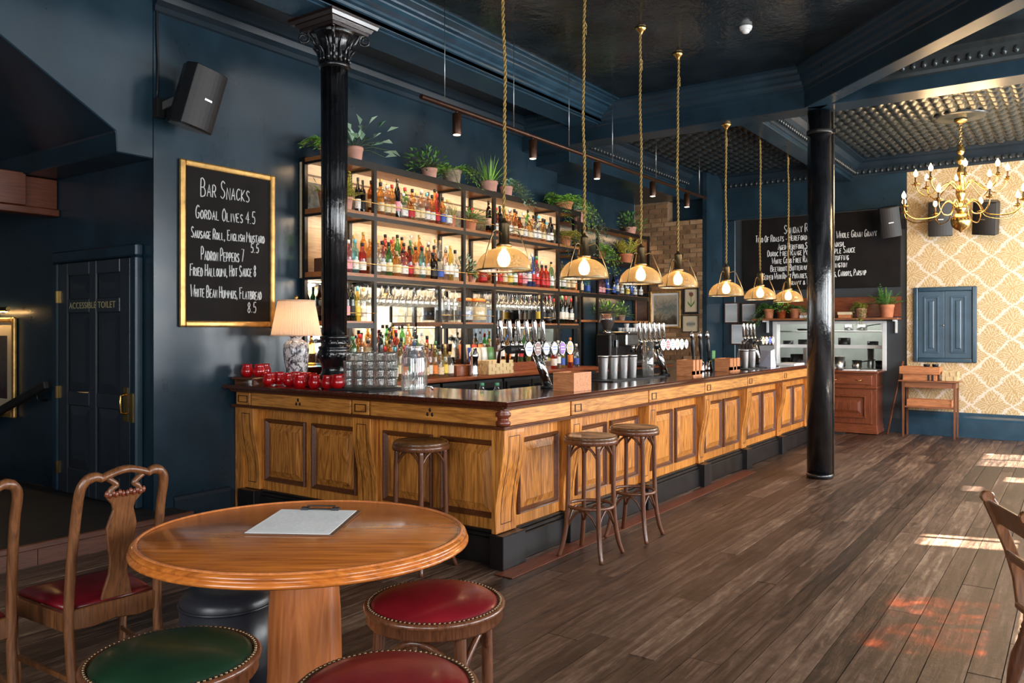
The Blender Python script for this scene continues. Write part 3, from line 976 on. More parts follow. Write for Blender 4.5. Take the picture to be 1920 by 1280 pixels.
# ------------------------------------------------------------------ cast iron columns
def fluted(r0, r1, z0, z1, nfl=16, depth=.07):
    return MB().lathe([(r0, z0), (r1, z1)], nfl * 4, smooth=True, wob=lambda a, z: 1 - depth * (0.5 + .5 * math.cos(a * nfl)) ** 2)
cx, cy = 4.36, 4.78
TC = Matrix.Translation((cx, cy, 0))
co = thing('fluted_column', 'gloss black fluted iron column with scrolled capital rising through the bar top', 'column', (cx, cy, 0), kind='thing')
sh = fluted(.098, .106, 1.42, 3.56)
sh.v = [(x + cx, y + cy, z) for x, y, z in sh.v]
obj('shaft', sh, M['black_iron'], co)
obj('column_base', MB().lathe([(.10, 0.0), (.10, 1.1), (.112, 1.12), (.116, 1.15), (.1, 1.17), (.095, 1.2), (.104, 1.235), (.122, 1.27), (.13, 1.305), (.128, 1.335), (.118, 1.35), (.124, 1.357), (.124, 1.372), (.108, 1.38),
                               (.104, 1.40), (.104, 1.43), (.114, 1.437), (.114, 1.452), (.1, 1.46)], 24, TC), M['black_iron'], co)
band = MB()
for k in range(12):
    a = 2 * PI * k / 12
    band.ball((cx + .122 * math.cos(a), cy + .122 * math.sin(a), 1.30), .016, 6, 4, (1, 1, 1.5))
    band.ball((cx + .102 * math.cos(a), cy + .102 * math.sin(a), 1.415), .01, 6, 4, (1, 1, 1.6))
obj('base_beads', band, M['black_iron'], co, kind='stuff')
obj('neck_ring', MB().lathe([(.104, 3.54), (.122, 3.55), (.125, 3.565), (.116, 3.58), (.106, 3.585)], 24, TC), M['black_iron'], co)
obj('capital', MB().lathe([(.105, 3.58), (.108, 3.66), (.118, 3.74), (.145, 3.80), (.18, 3.815)], 20, TC), M['black_iron'], co)
for k in range(16):
    a = 2 * PI * k / 16
    low = k % 2 == 0
    lf = MB()
    z0, hgt = 3.585, (.12 if low else .19)
    pts, rs = [], []
    for i in range(7):
        s = i / 6
        rr = .112 + .01 * s + .035 * max(0, s - .55) ** 1.2 * 3
        pts.append((cx + rr * math.cos(a), cy + rr * math.sin(a), z0 + hgt * (s - .22 * max(0, s - .75))))
        rs.append(.004 + .016 * math.sin(PI * min(1, .2 + s * .75)))
    lf.tube(pts, rs, 6, flat=.6)
    obj('acanthus_leaf', lf, M['black_iron'], co)
for k in range(4):
    a = PI / 4 + k * PI / 2
    sp = []
    for i in range(26):
        t = i / 25
        ang = -PI / 2 + t * 2 * PI * 1.6
        rr = .05 * (1 - t * .82)
        sp.append((.235 + rr * math.cos(ang + PI), 3.775 + rr * math.sin(ang + PI)))
    pre = [(.13, 3.70), (.16, 3.76), (.195, 3.815)]
    pts = [(cx + u * math.cos(a), cy + u * math.sin(a), w) for u, w in pre + sp]
    obj('volute', MB().tube(pts, [.014] * 3 + [.0125 - .006 * i / 25 for i in range(26)], 7), M['black_iron'], co)
M['abacus'] = wood('dark_brown_abacus', lin((18, 10, 7)), lin((48, 27, 17)), 'X', 1, 0.22, 0.4, kind='World')
ab = MB()
for h0, h1, z0, z1 in ((.185, .19, 3.815, 3.835), (.2, .215, 3.835, 3.865), (.235, .245, 3.865, 3.89), (.25, .25, 3.89, 3.91)):
    ab.lathe([(h0 * 1.4142, z0), (h1 * 1.4142, z1)], 4, TC @ Matrix.Rotation(PI / 4, 4, 'Z'), smooth=False)
obj('abacus', ab, M['abacus'], co)

cx2, cy2 = 8.514, 2.167
c2 = thing('plain_column', 'chipped gloss black iron column standing on the floorboards past the bar', 'column', (cx2, cy2, 0), kind='thing')
T2 = Matrix.Translation((cx2, cy2, 0))
obj('shaft', MB().lathe([(.125, 0.012), (.122, 1.8), (.118, 3.72)], 32, T2), M['black_iron'], c2)
obj('column_foot', MB().lathe([(.128, 0.002), (.132, .03), (.126, .05)], 32, T2), M['black_iron'], c2)
obj('clamp_band', MB().lathe([(.119, 3.49), (.128, 3.495), (.128, 3.53), (.119, 3.535)], 32, T2, close=False).box(cx2 - .01, cx2 + .03, cy2 - .16, cy2 - .11, 3.495, 3.53), M['iron'], c2)
obj('column_strip', MB().box(cx2 + .03, cx2 + .065, cy2 - .128, cy2 - .105, .02, 3.72), M['black_iron'], c2)

# ------------------------------------------------------------------ back bar shelving
M['shelf_wood'] = wood('warm_shelf_board', lin((110, 62, 30)), lin((176, 112, 62)), 'X', 1.0, 0.4, 0.1, kind='World')
M['shelf_under'] = M['shelf_wood']
M['steel_black'] = paint('black_steel_frame', (0.014, 0.012, 0.011), 0.38, 0.2, 14, metal=0.3)
M['led'] = glow('warm_led_strip', (1.0, 0.68, 0.36), 44)
def mirror_mat():
    m, nt, N, L, b = new_mat('mirror')
    setv(b, Base_Color=(0.86, 0.86, 0.84, 1), Metallic=1.0, Roughness=0.03)
    return m
M['mirror'] = mirror_mat()
M['ply'] = wood('pale_back_panel', lin((206, 172, 128)), lin((242, 220, 182)), 'X', 0.7, 0.5, 0, kind='World')
M['tile'] = paint('grey_glazed_tile', lin((138, 136, 124)), 0.2, 0.2, 30, bmp=0.3, bscale=50)
sh = thing('back_bar_shelving', 'tall black steel back bar shelving with warm wooden shelves full of bottles', 'shelving', (7.0, 5.5, 0))
PX = [4.8, 5.335, 6.65, 7.19, 8.53, 9.05]
YF, YB = 5.3, 5.66
def sbox(name, x0, x1, y0, y1, z0, z1, mat, par=sh, bv=0.0):
    return obj(name, MB().box(x0, x1, y0, y1, z0, z1), mat, par, bv)
for x in PX:
    sbox('post', x - .018, x + .018, YF, YF + .036, 1.037, 3.04, M['steel_black'])
    sbox('post', x - .018, x + .018, YB - .036, YB, 1.037, 3.04, M['steel_black'])
    for z in (2.995, 2.53, 1.97):
        sbox('crossbar', x - .015, x + .015, YF + .036, YB - .036, z - .022, z, M['steel_black'])
for z0, z1, nm in ((2.995, 3.03, 'top_board'), (2.53, 2.575, 'shelf_board'), (1.97, 2.015, 'shelf_board')):
    for a, b in zip(PX, PX[1:]):
        sbox(nm, a - .017, b - .019, YF + .002, YB - .002, z0, z1, M['shelf_wood'])
    e = sbox('edge_angle', PX[0] - .02, PX[-1] + .02, YF - .004, YF + .0015, z0 - .022, z0 + .016 if z0 < 2.9 else z1 + .006, M['steel_black'])
SMALL = [(4.8, 5.335), (6.27, 6.65), (6.65, 7.19), (8.17, 8.53), (8.53, 9.05)]
for a, b in SMALL:
    sbox('small_shelf', a + .019, b - .019, YF + .01, YB - .01, 1.54, 1.583, M['shelf_wood'])
    sbox('small_shelf_edge', a + .018, b - .018, YF + .002, YF + .0095, 1.518, 1.566, M['steel_black'])
for x in (6.27, 8.17):
    sbox('post', x - .012, x + .012, YF + .012, YF + .034, 1.583, 1.965, M['steel_black'])
    sbox('post', x - .012, x + .012, YF + .012, YF + .034, 1.037, 1.54, M['steel_black'])
for z in (2.665, 2.105):
    obj('gallery_rail', MB().tube([(4.8, YF - .008, z), (9.05, YF - .008, z)], .004, 6), M['brass'], sh)
for a, b in SMALL:
    obj('gallery_rail', MB().tube([(a, YF - .006, 1.655), (b, YF - .006, 1.655)], .0035, 6), M['brass'], sh)
for a, b in zip(PX, PX[1:]):
    for z in (2.995, 2.53, 1.97):
        sbox('led_strip', a + .03, b - .03, YF + .006, YF + .018, z - .009, z - .001, M['led'])
for a, b in SMALL:
    sbox('led_strip', a + .03, b - .03, YF + .018, YF + .028, 1.531, 1.539, M['led'])
bp = MB().box(4.78, 9.1, 5.662, 5.69, 1.97, 3.0)
obj('back_panel', bp, M['ply'], sh)
for a, b in zip(PX, PX[1:]):
    sbox('back_tile', a + .02, b - .02, 5.655, 5.6618, 2.575, 2.83, M['tile'])
    sbox('back_lath', a + .02, b - .02, 5.65, 5.6618, 2.885, 2.9, M['walnut'])
    sbox('mirror_pane', a + .01, b - .01, 5.662, 5.672, 1.04, 1.965, M['mirror'])

for a, b in ((5.39, 6.60), (7.24, 8.48)):
    sbox('bottle_step', a, b, 5.435, 5.53, 2.0155, 2.065, M['shelf_wood'])
    sbox('bottle_step', a, b, 5.535, 5.63, 2.0155, 2.105, M['shelf_wood'])
    sbox('bottle_step', a, b, 5.435, 5.54, 2.5755, 2.625, M['shelf_wood'])
# second, stepped-back unit by the brick wall
s2 = thing('corner_shelving', 'shorter black steel shelving unit with trailing plants beside the brick wall', 'shelving', (11.0, 5.9, 0))
P2 = [9.75, 10.43, 12.14]
for x in P2:
    for y in (5.8, 6.05):
        sbox('post', x - .018, x + .018, y, y + .034, 0.955, 3.05, M['steel_black'], s2)
for z0, z1 in ((3.005, 3.04), (2.53, 2.565), (2.0, 2.04)):
    sbox('shelf_board', P2[0], P2[2], 5.803, 6.083, z0, z1, M['shelf_wood'], s2)
    sbox('edge_angle', P2[0], P2[2] + .02, 5.793, 5.799, z0 - .022, z1 - .005, M['steel_black'], s2)
sbox('lower_shelf', P2[0], P2[2], 5.803, 6.083, 1.62, 1.65, M['shelf_wood'], s2)
for z in (3.005, 2.0):
    sbox('led_strip', P2[0] + .1, P2[2] - .1, 5.806, 5.816, z - .009, z - .001, M['led'], s2)
obj('gallery_rail', MB().tube([(P2[1], 5.79, 2.12), (P2[2], 5.79, 2.12)], .004, 6), M['brass'], s2)

# back counter with bottle fridges
bc = thing('back_counter', 'dark back counter with reddish wooden edge below the bottle shelves', 'counter', (7.0, 5.3, 0))
M['redwood'] = wood('reddish_counter_top', lin((70, 30, 16)), lin((150, 80, 46)), 'X', 0.9, 0.3, 0.2, kind='World')
sbox('counter_top', 4.78, 9.2, 4.98, 5.69, 1.0, 1.035, M['redwood'], bc, .008)
sbox('counter_top', 9.3, 12.1, 5.35, 6.08, .92, .95, M['redwood'], bc, .008)
sbox('counter_body', 4.8, 9.15, 5.5, 5.69, 0.005, 0.999, M['matt_black'], bc)
sbox('counter_body', 9.35, 12.0, 5.45, 6.08, 0.005, 0.919, M['matt_black'], bc)
M['fridge_glass'] = paint('dark_fridge_glass', (0.01, 0.012, 0.014), 0.08, 0.1, 5)
for k in range(4):
    x0 = 5.0 + k * 1.03
    f = thing('bottle_fridge', 'black glass-door bottle fridge, %s from the left under the back counter' % ORD[k], 'fridge', (x0 + .5, 5.2, 0), group='bottle fridges under the back counter')
    sbox('cabinet', x0, x0 + .99, 5.08, 5.49, .01, .98, M['matt_black'], f)
    for j in range(2):
        a = x0 + .02 + j * .485
        d = sbox('fridge_door', a, a + .465, 5.055, 5.078, .08, .95, M['steel_black'], f)
        obj('glass_panel', MB().box(a + .05, a + .415, 5.05, 5.0548, .14, .9), M['fridge_glass'], d)
        obj('handle', MB().tube([(a + .06 + j * .34, 5.045, .6), (a + .06 + j * .34, 5.03, .62), (a + .06 + j * .34, 5.03, .8), (a + .06 + j * .34, 5.045, .82)], .007, 6), M['steel'], d)

# ------------------------------------------------------------------ seven glass pendants over the bar
M['holo'] = glass('ribbed_amber_pendant_glass', (1.0, 0.86, 0.62), 0.15, 0.9, body=(1.0, 0.72, 0.36), milk=.8, through=.7)
def holo_shade():
    m = M['holo']; nt = m.node_tree; N, L = nt.nodes, nt.links
    tr = [n for n in N if n.bl_idname == 'ShaderNodeBsdfTransparent'][0]
    rf = N.new('ShaderNodeBsdfRefraction')
    rf.inputs['Color'].default_value = (1.0, .88, .66, 1); rf.inputs['Roughness'].default_value = .6; rf.inputs['IOR'].default_value = 1.03
    mx = N.new('ShaderNodeMixShader'); mx.inputs[0].default_value = .92
    outs = [l.to_socket for l in tr.outputs[0].links]
    for s_ in outs: L.new(mx.outputs[0], s_)
    L.new(tr.outputs[0], mx.inputs[1]); L.new(rf.outputs[0], mx.inputs[2])
holo_shade()
M['bulb'] = glow('warm_bulb', (1.0, 0.66, 0.32), 16)
M['cord'] = paint('twisted_gold_cord', lin((150, 120, 60)), 0.7, 0.25, 90, bmp=0.3, bscale=200)
PEND = [(4.345, 1.90), (5.405, 1.905), (6.385, 1.91), (7.18, 1.91), (8.40, 1.875), (9.59, 1.87), (10.73, 1.875)]
PY_ = 3.13
def pendant(i, x, zr):
    ztop = CZ if i < 4 else (3.73 if i == 4 else 4.02)
    if i == 4: x = 8.46
    p = thing('pendant_lamp', '%s from the left of seven ribbed glass dome pendants over the bar' % ORD[i], 'pendant lamp', (x, PY_, zr), group='glass dome pendants over the bar')
    T = Matrix.Translation((x, PY_, zr))
    prof = []
    for k in range(13):
        a = PI / 2 * k / 12
        prof.append((.185 * math.cos(a) ** .9 if k < 12 else .04, .15 * math.sin(a) + (.0)))
    prof[-1] = (.042, .155)
    obj('glass_shade', MB().lathe(prof, 72, T, close=False, wob=lambda a, z: 1 + .005 * math.cos(a * 36)), M['holo'], p)
    obj('rim', MB().lathe([(.186, .004), (.19, 0), (.188, -.008), (.183, -.006), (.186, .004)], 40, T, close=False), M['antique_brass'], p)
    obj('cap', MB().lathe([(.045, .15), (.055, .158), (.052, .172), (.036, .18), (.036, .305), (.032, .315), (.012, .33), (.008, .345)], 20, T), M['antique_brass'], p)
    for k in range(3):
        a = R(-70) + k * 2 * PI / 3
        c_, s_ = math.cos(a), math.sin(a)
        pts = [T @ Vector((r_ * c_, r_ * s_, z)) for r_, z in ((.038, .25), (.075, .262), (.1, .25), (.15, .13), (.191, .0))]
        obj('arm', MB().tube(pts, .0045, 6), M['antique_brass'], p)
    obj('bulb', MB().lathe([(.012, .16), (.014, .13), (.034, .10), (.042, .07), (.036, .04), (.016, .024), (.001, .02)], 14, T, close=False), M['bulb'], p)
    n = max(8, int((ztop - zr - .34) / .045))
    rr = random.Random(i)
    ph = rr.random() * 6
    zz = [zr + .345 + (ztop - .03 - zr - .345) * k / n for k in range(n + 1)]
    sway = lambda z: (.012 * math.sin(z * 3.1 + ph) + .006 * math.sin(z * 9 + ph * 2))
    st = []
    for sgn in (0, PI):
        st.append([(x + sway(z) * min(1, (z - zr - .34) * 3) + .0065 * math.cos(z * 75 + sgn), PY_ + .0065 * math.sin(z * 75 + sgn), z) for z in [zz[0] + (zz[-1] - zz[0]) * k / (n * 4) for k in range(n * 4 + 1)]])
    cd = MB()
    for s_ in st: cd.tube(s_, .0062, 5)
    zk = ztop - rr.uniform(.15, .3)
    if i != 5:
        cd.tube(arc((x + sway(zk) + .018, PY_, zk), .02, 0, 2 * PI, 10), .005, 5)
        cd.tube([(x + sway(zk) + .03, PY_, zk - .02), (x + sway(zk) + .035, PY_, zk - .07)], .005, 5)
    obj('cord', cd, M['cord'], p)
    obj('ceiling_hook', MB().lathe([(.05, ztop - .001 - zr), (.05, ztop - .012 - zr), (.03, ztop - .03 - zr), (.014, ztop - .05 - zr), (.008, ztop - .07 - zr)], 16, T), M['brass'], p)
    lamp('pendant_glow', 'POINT', (x, PY_, zr + .06), 9 if i < 5 else 8, (1.0, 0.68, 0.36), radius=.04)
for i, (x, z) in enumerate(PEND):
    pendant(i, x, z)

# track of spotlights above the shelves
tr = thing('track_light', 'long bronze spotlight track hung on thin wires above the bottle shelves', 'track light', (7.6, 4.17, 3.32))
M['bronze'] = paint('dark_bronze', lin((70, 44, 30)), 0.35, 0.15, 20, metal=0.6)
M['spot_lens'] = glow('spot_lens', (1.0, 0.78, 0.55), 14)
obj('track', MB().tube([(4.69, 4.17, 3.31), (10.5, 4.17, 3.30)], .02, 10), M['bronze'], tr)
for x, zt in ((4.975, CZ), (5.94, CZ), (6.9, CZ), (7.815, CZ), (8.92, 4.02), (10.27, 4.02)):
    obj('wire', MB().tube([(x, 4.17, 3.33), (x, 4.17, zt)], .0028, 5), M['steel'], tr)
for x in (5.13, 6.25, 7.47, 8.83, 9.85):
    s = obj('spot', MB().lathe([(.036, 3.1), (.038, 3.105), (.038, 3.27), (.03, 3.275)], 16, Matrix.Translation((x, 4.17, 0))).tube([(x, 4.17, 3.27), (x, 4.17, 3.3)], .01, 6), M['bronze'], tr)
    obj('lens', MB().lathe([(.001, 3.0985), (.03, 3.0985)], 16, Matrix.Translation((x, 4.17, 0)), close=False), M['spot_lens'], s)
    lamp('spot_beam', 'SPOT', (x, 4.17, 3.08), 48, (1.0, 0.80, 0.58), (R(28), 0, 0), radius=.03, spot=75)
# ------------------------------------------------------------------ bentwood stools
M['bentwood'] = wood('dark_bentwood', lin((48, 24, 14)), lin((118, 70, 44)), 'Z', 1.2, 0.28, 0.35, 0.04)
M['seat_brown'] = wood('worn_brown_seat', lin((40, 24, 14)), lin((110, 74, 46)), 'X', 1.0, 0.25, 0.3, 0.04)
M['leather_red'] = paint('oxblood_leather', lin((112, 18, 26)), 0.3, 0.14, 5, bmp=0.06, bscale=60, coat=0.15)
M['leather_green'] = paint('bottle_green_leather', lin((20, 44, 26)), 0.34, 0.18, 5, bmp=0.06, bscale=60, coat=0.15)
M['leather_black'] = paint('black_leather', lin((38, 40, 46)), 0.35, 0.15, 5, bmp=0.06, bscale=50)
M['stud'] = paint('dark_brass_stud', (0.2, 0.13, 0.07), 0.3, 0.2, 40, metal=0.9)

def bar_stool(loc, label, rz=0):
    s = thing('bar_stool', label, 'bar stool', (0, 0, 0), group='tall bentwood bar stools at the bar')
    H = 0.80
    obj('seat', MB().lathe([(.001, H - .022), (.12, H - .02), (.165, H - .026), (.175, H - .02), (.178, H - .008), (.168, H + .002), (.15, H - .002), (.08, H - .007), (.001, H - .008)], 32, close=False), M['seat_brown'], s)
    obj('seat_rim', MB().lathe([(.160, H - .055), (.180, H - .052), (.183, H - .03), (.178, H - .02), (.160, H - .02)], 32, close=False), M['bentwood'], s)
    for k in range(4):
        a = PI / 4 + k * PI / 2
        c_, s_ = math.cos(a), math.sin(a)
        P = lambda r_, z: (r_ * c_, r_ * s_, z)
        pts = spline([P(.150, H - .03), P(.155, .6), P(.160, .36), P(.172, .2), P(.196, .08), P(.225, .0)], 4)
        l = obj('leg', MB().tube(pts, [.0165] * (len(pts) - 4) + [.016, .015, .0145, .014], 8), M['bentwood'], s)
        b = a + PI / 2
        q = lambda ang, r_, z: (r_ * math.cos(ang), r_ * math.sin(ang), z)
        # bent braces below the seat and below the ring
        for r0, z0, zt, nm in ((.140, H - .15, H - .058, 'seat_brace'), (.150, .20, .315, 'ring_brace')):
            up = [q(a, r0 + .012, z0)] + [q(a + (b - a) * t, r0 - .035 * math.sin(PI * t), z0 + (zt - z0) * math.sin(PI * t) ** .6) for t in (.12, .25, .38, .5, .62, .75, .88)] + [q(b, r0 + .012, z0)]
            obj(nm, MB().tube(spline(up, 2), .0085, 6), M['bentwood'], s)
    obj('foot_ring', MB().tube(arc((0, 0, .335), .155, 0, 2 * PI, 32, 'XY')[:-1], .0115, 8, closed=True), M['bentwood'], s)
    return s
st0 = bar_stool(None, 'tall bentwood bar stool by the bar corner, nearest of the pair at the long front')
dup(st0, (5.31, 2.655, 0), R(4), 'tall bentwood bar stool behind its twin, farther along the long bar front')
dup(st0, (3.845, 3.42, 0), R(-3), 'tall bentwood bar stool standing alone at the short side behind the round table')
st0.location = (4.70, 2.67, 0); st0.rotation_euler = (0, 0, R(2))

def low_stool(leather, label, loc, rz):
    s = thing('low_stool', label, 'stool', (0, 0, 0), group='low round upholstered stools')
    H = .585
    obj('cushion', MB().lathe([(.001, H + .012), (.08, H + .011), (.15, H + .004), (.2, H - .012), (.22, H - .026), (.223, H - .034)], 40, close=False), leather, s)
    obj('seat_rim', MB().lathe([(.17, H - .085), (.232, H - .083), (.238, H - .075), (.236, H - .045), (.245, H - .04), (.246, H - .03), (.238, H - .024), (.224, H - .026), (.215, H - .05)], 40, close=False), M['bentwood'], s)
    sd = MB()
    for k in range(88):
        a = 2 * PI * k / 88
        sd.ball((.2285 * math.cos(a), .2285 * math.sin(a), H - .0235), .0052, 6, 4)
    obj('stud_nailhead', sd, M['stud'], s, kind='stuff')
    for k in range(4):
        a = PI / 4 + k * PI / 2
        P = lambda r_, z, aa=a: (r_ * math.cos(aa), r_ * math.sin(aa), z)
        pts = spline([P(.200, H - .06), P(.206, .38), P(.21, .2), P(.225, .08), P(.245, .0)], 4)
        obj('leg', MB().tube(pts, [.021] * len(pts), 10), M['bentwood'], s)
        b = a + PI / 2
        up = [P(.205, H - .24)] + [P(.2 - .03 * math.sin(PI * t), H - .24 + .13 * math.sin(PI * t) ** .6, a + (b - a) * t) for t in (.1, .22, .36, .5, .64, .78, .9)] + [P(.205, H - .24, b)]
        obj('seat_brace', MB().tube(spline(up, 2), .0115, 7), M['bentwood'], s)
    obj('foot_ring', MB().tube(arc((0, 0, .2), .2, 0, 2 * PI, 32, 'XY')[:-1], .0125, 8, closed=True), M['bentwood'], s)
    s.location = loc; s.rotation_euler = (0, 0, rz)
    return s
low_stool(M['leather_red'], 'low bentwood stool with oxblood leather seat behind the other red stool, beyond the table edge', (2.135, 1.835, 0), R(20))
low_stool(M['leather_green'], 'low bentwood stool with dark green leather seat and brass nailheads', (1.335, 2.14, 0), R(-12))
low_stool(M['leather_red'], 'nearest low stool with oxblood leather seat, in front of the table pedestal', (1.55, 1.50, 0), R(35))

# ------------------------------------------------------------------ round table with clipboard
TX, TY, TZ = 2.04, 2.40, 0.74
TR = YAW - PI / 2
M['table'] = wood('polished_table_top', lin((112, 48, 14)), lin((214, 124, 50)), 'X', 0.55, 0.2, 0.5, 0.03, ring=0.4)
M['pedestal'] = wood('orange_pedestal_wood', lin((156, 80, 38)), lin((216, 132, 74)), 'Z', 0.5, 0.3, 0.3, 0.03)
tb = thing('round_table', 'round polished wooden pub table on a single thick pedestal', 'table', (0, 0, 0))
ell = Matrix.Diagonal((.62, .565, 1, 1))
obj('table_top', MB().lathe([(.001, TZ), (.93, TZ), (.945, TZ - .004), (.948, TZ - .001), (.965, TZ - .001), (.985, TZ - .008), (.99, TZ - .016), (.978, TZ - .02), (.985, TZ - .026), (1.0, TZ - .032), (1.0, TZ - .04), (.975, TZ - .048), (.9, TZ - .05), (.001, TZ - .05)], 96, ell, close=False), M['table'], tb)
obj('rim_bead', MB().lathe([(.945, TZ - .002), (.95, TZ + .004), (.962, TZ + .004), (.967, TZ - .002)], 96, ell, close=False), M['pedestal'], tb)
obj('bearer', MB().box(-.36, .36, -.05, .05, TZ - .085, TZ - .0495), M['table'], tb, .006)
obj('bearer', MB().box(-.11, .16, -.16, -.06, TZ - .085, TZ - .0495), M['table'], tb, .006)
obj('pedestal', MB().lathe([(.155, .05), (.15, .1), (.142, .2), (.14, .34), (.137, .45), (.13, .55), (.118, .63), (.108, .675), (.11, .689)], 10, smooth=True), M['pedestal'], tb)
bs = MB()
for k in range(3):
    a = PI / 2 + k * 2 * PI / 3
    bs.prism([(0, .02), (.34, 0), (.42, 0), (.42, .03), (.34, .055), (.0, .1)], -.045, .045, 'XZ', Matrix.Rotation(a, 4, 'Z'))
obj('table_foot', bs, M['pedestal'], tb, .006)
ct = obj('table_catch', MB().tube(arc((-.115, -.27, TZ - .075), .017, 0, 2 * PI, 14, 'XZ')[:-1], .0045, 6, closed=True).box(-.135, -.095, -.255, -.235, TZ - .066, TZ - .0495), M['brass'], tb)
tb.location = (TX, TY, 0); tb.rotation_euler = (0, 0, TR)
cb = thing('clipboard', 'clipboard with printed white menu sheet lying on the round table', 'clipboard', (0, 0, 0))
M['board'] = wood('clipboard_hardboard', lin((60, 36, 22)), lin((120, 80, 52)), 'X', 1, 0.5)
obj('backing_board', MB().box(-.17, .17, -.205, .205, 0.0005, .0045), M['board'], cb)
sheet = MB()
sheet.add([(-.166, -.2, .006), (.155, -.2, .006), (.155, .19, .007), (-.166, .19, .007), (-.166, -.2, .0075), (.155, -.2, .0075), (.155, .19, .0085), (-.166, .19, .0085)],
          [(0, 3, 2, 1), (4, 5, 6, 7), (0, 1, 5, 4), (1, 2, 6, 5), (2, 3, 7, 6), (3, 0, 4, 7)])
pg = obj('paper_sheet', sheet, M['paper'], cb)
ln = MB()
M['print'] = paint('grey_print', (0.7, 0.69, 0.68), 0.8, 0.1, 40)
rr = random.Random(5)
for k in range(20):
    yy = .15 - k * .0165
    x = -.15
    while x < .12:
        w = rr.uniform(.012, .05)
        ln.add([(x, yy, .0088), (x + w, yy, .0088), (x + w, yy + .004, .0088), (x, yy + .004, .0088)], [(0, 1, 2, 3)])
        x += w + .008
    if k in (4, 9, 14): pass
obj('print_line', ln, M['print'], pg, fix=False)
obj('clip', MB().box(-.075, .075, .186, .2, .0087, .013).tube([(-.06, .19, .012), (-.06, .205, .022), (.06, .205, .022), (.06, .19, .012)], .003, 6).box(-.08, -.05, .176, .206, .0087, .018).box(.05, .08, .176, .206, .0087, .018), M['matt_black'], cb, .001)
cb.location = (2.13, 2.50, TZ + .0005); cb.rotation_euler = (0, 0, TR - R(4))

# ------------------------------------------------------------------ carved splat-back chairs
M['oak'] = wood('worn_brown_oak', lin((52, 27, 14)), lin((130, 82, 48)), 'Z', 1.0, 0.33, 0.3, 0.06)
def splat_chair(label):
    s = thing('splat_chair', label, 'chair', (0, 0, 0), group='carved splat-back chairs')
    w = .165
    for sx in (-1, 1):
        pts = spline([(sx * .17, -.055, 0), (sx * .172, -.02, .2), (sx * .175, .0, .42), (sx * .172, -.015, .62), (sx * (w + .002), -.045, .82), (sx * w, -.075, .93), (sx * (w - .018), -.085, .972), (sx * (w - .05), -.088, .985), (sx * .085, -.09, .972)], 4)
        n = len(pts)
        obj('back_post', MB().tube(pts, [.019] * (n - 8) + [.021, .021, .021, .02, .019, .018, .017, .016], 10), M['oak'], s)
        ft = spline([(sx * .215, .40, .40), (sx * .225, .415, .34), (sx * .222, .41, .2), (sx * .212, .40, .06), (sx * .222, .42, .0)], 3)
        obj('front_leg', MB().tube(ft, [.024 - .010 * k / (len(ft) - 1) for k in range(len(ft))], 8), M['oak'], s)
        obj('side_rail', MB().bar((sx * .175, .015, .385), (sx * .218, .40, .385), .022, .075), M['oak'], s, .004)
        obj('stretcher', MB().bar((sx * .172, 0, .16), (sx * .215, .40, .16), .016, .022), M['oak'], s, .003)
    obj('crest_rail', MB().tube(spline([(-.10, -.09, .966), (-.07, -.092, .985), (0, -.095, 1.003), (.07, -.092, .985), (.10, -.09, .966)], 6), [.012, .015, .018, .02, .021, .022, .022, .023, .023, .023, .024, .024, .024, .024, .023, .023, .023, .022, .022, .021, .02, .018, .016, .014, .012][:25], 10, flat=.7), M['oak'], s)
    # vase-shaped splat, pierced under the crest
    prof = [(.455, .060), (.50, .052), (.56, .036), (.62, .036), (.70, .052), (.76, .060), (.80, .050), (.835, .040), (.86, .046), (.885, .066), (.90, .072)]
    ys = lambda z: -.012 - .08 * max(0, (z - .45) / .5) ** 1.2
    vs, fs = [], []
    for z, h in prof:
        y = ys(z)
        vs += [(-h, y - .008, z), (h, y - .008, z), (h, y + .008, z), (-h, y + .008, z)]
    for k in range(len(prof) - 1):
        for i in range(4):
            fs.append((4 * k + i, 4 * k + (i + 1) % 4, 4 * k + 4 + (i + 1) % 4, 4 * k + 4 + i))
    fs += [(3, 2, 1, 0), tuple(4 * (len(prof) - 1) + i for i in range(4))]
    sp = obj('splat', MB().add(vs, fs), M['oak'], s, .003)
    for sx in (-1, 1):
        cv = MB()
        cv.tube(spline([(sx * .068, -.083, .895), (sx * .052, -.088, .925), (sx * .035, -.09, .94), (sx * .05, -.091, .958), (sx * .07, -.09, .972)], 4), [.012] * 17, 7)
        obj('scroll', cv, M['oak'], sp)
        lf = MB()
        for k in range(6):
            x = sx * (.008 + k * .013)
            lf.ball((x, -.092, .902 + .006 * (k % 2)), .011, 6, 4, (.8, .7, 1.3))
        obj('carving', lf, M['carved'], sp, kind='stuff')
    obj('seat_rail', MB().prism([(-.18, .36), (-.09, .352), (0, .365), (.09, .352), (.18, .36), (.18, .44), (-.18, .44)], -.012, .014, 'XZ'), M['oak'], s, .004)
    obj('seat_rail', MB().prism([(-.21, .35), (-.1, .37), (.1, .37), (.21, .35), (.21, .43), (-.21, .43)], .398, .42, 'XZ'), M['oak'], s, .004)
    seat = MB()
    g = [(-.165, .02), (.165, .02), (.21, .4), (-.21, .4)]
    def ring(sc_, z):
        cx_, cy_ = 0, .21
        return [(cx_ + (x - cx_) * sc_, cy_ + (y - cy_) * sc_, z) for x, y in g]
    V = ring(1, .425) + ring(1, .44) + ring(.93, .456) + ring(.6, .466)
    seat.add(V, [(4 * k + i, 4 * k + (i + 1) % 4, 4 * k + 4 + (i + 1) % 4, 4 * k + 4 + i) for k in range(3) for i in range(4)] + [(12, 13, 14, 15), (3, 2, 1, 0)], True)
    obj('seat', seat, M['leather_red'], s)
    return s
ch = splat_chair('carved splat-back chair with burgundy seat drawn up beside the round table')
ch.scale = (1, 1, .95)
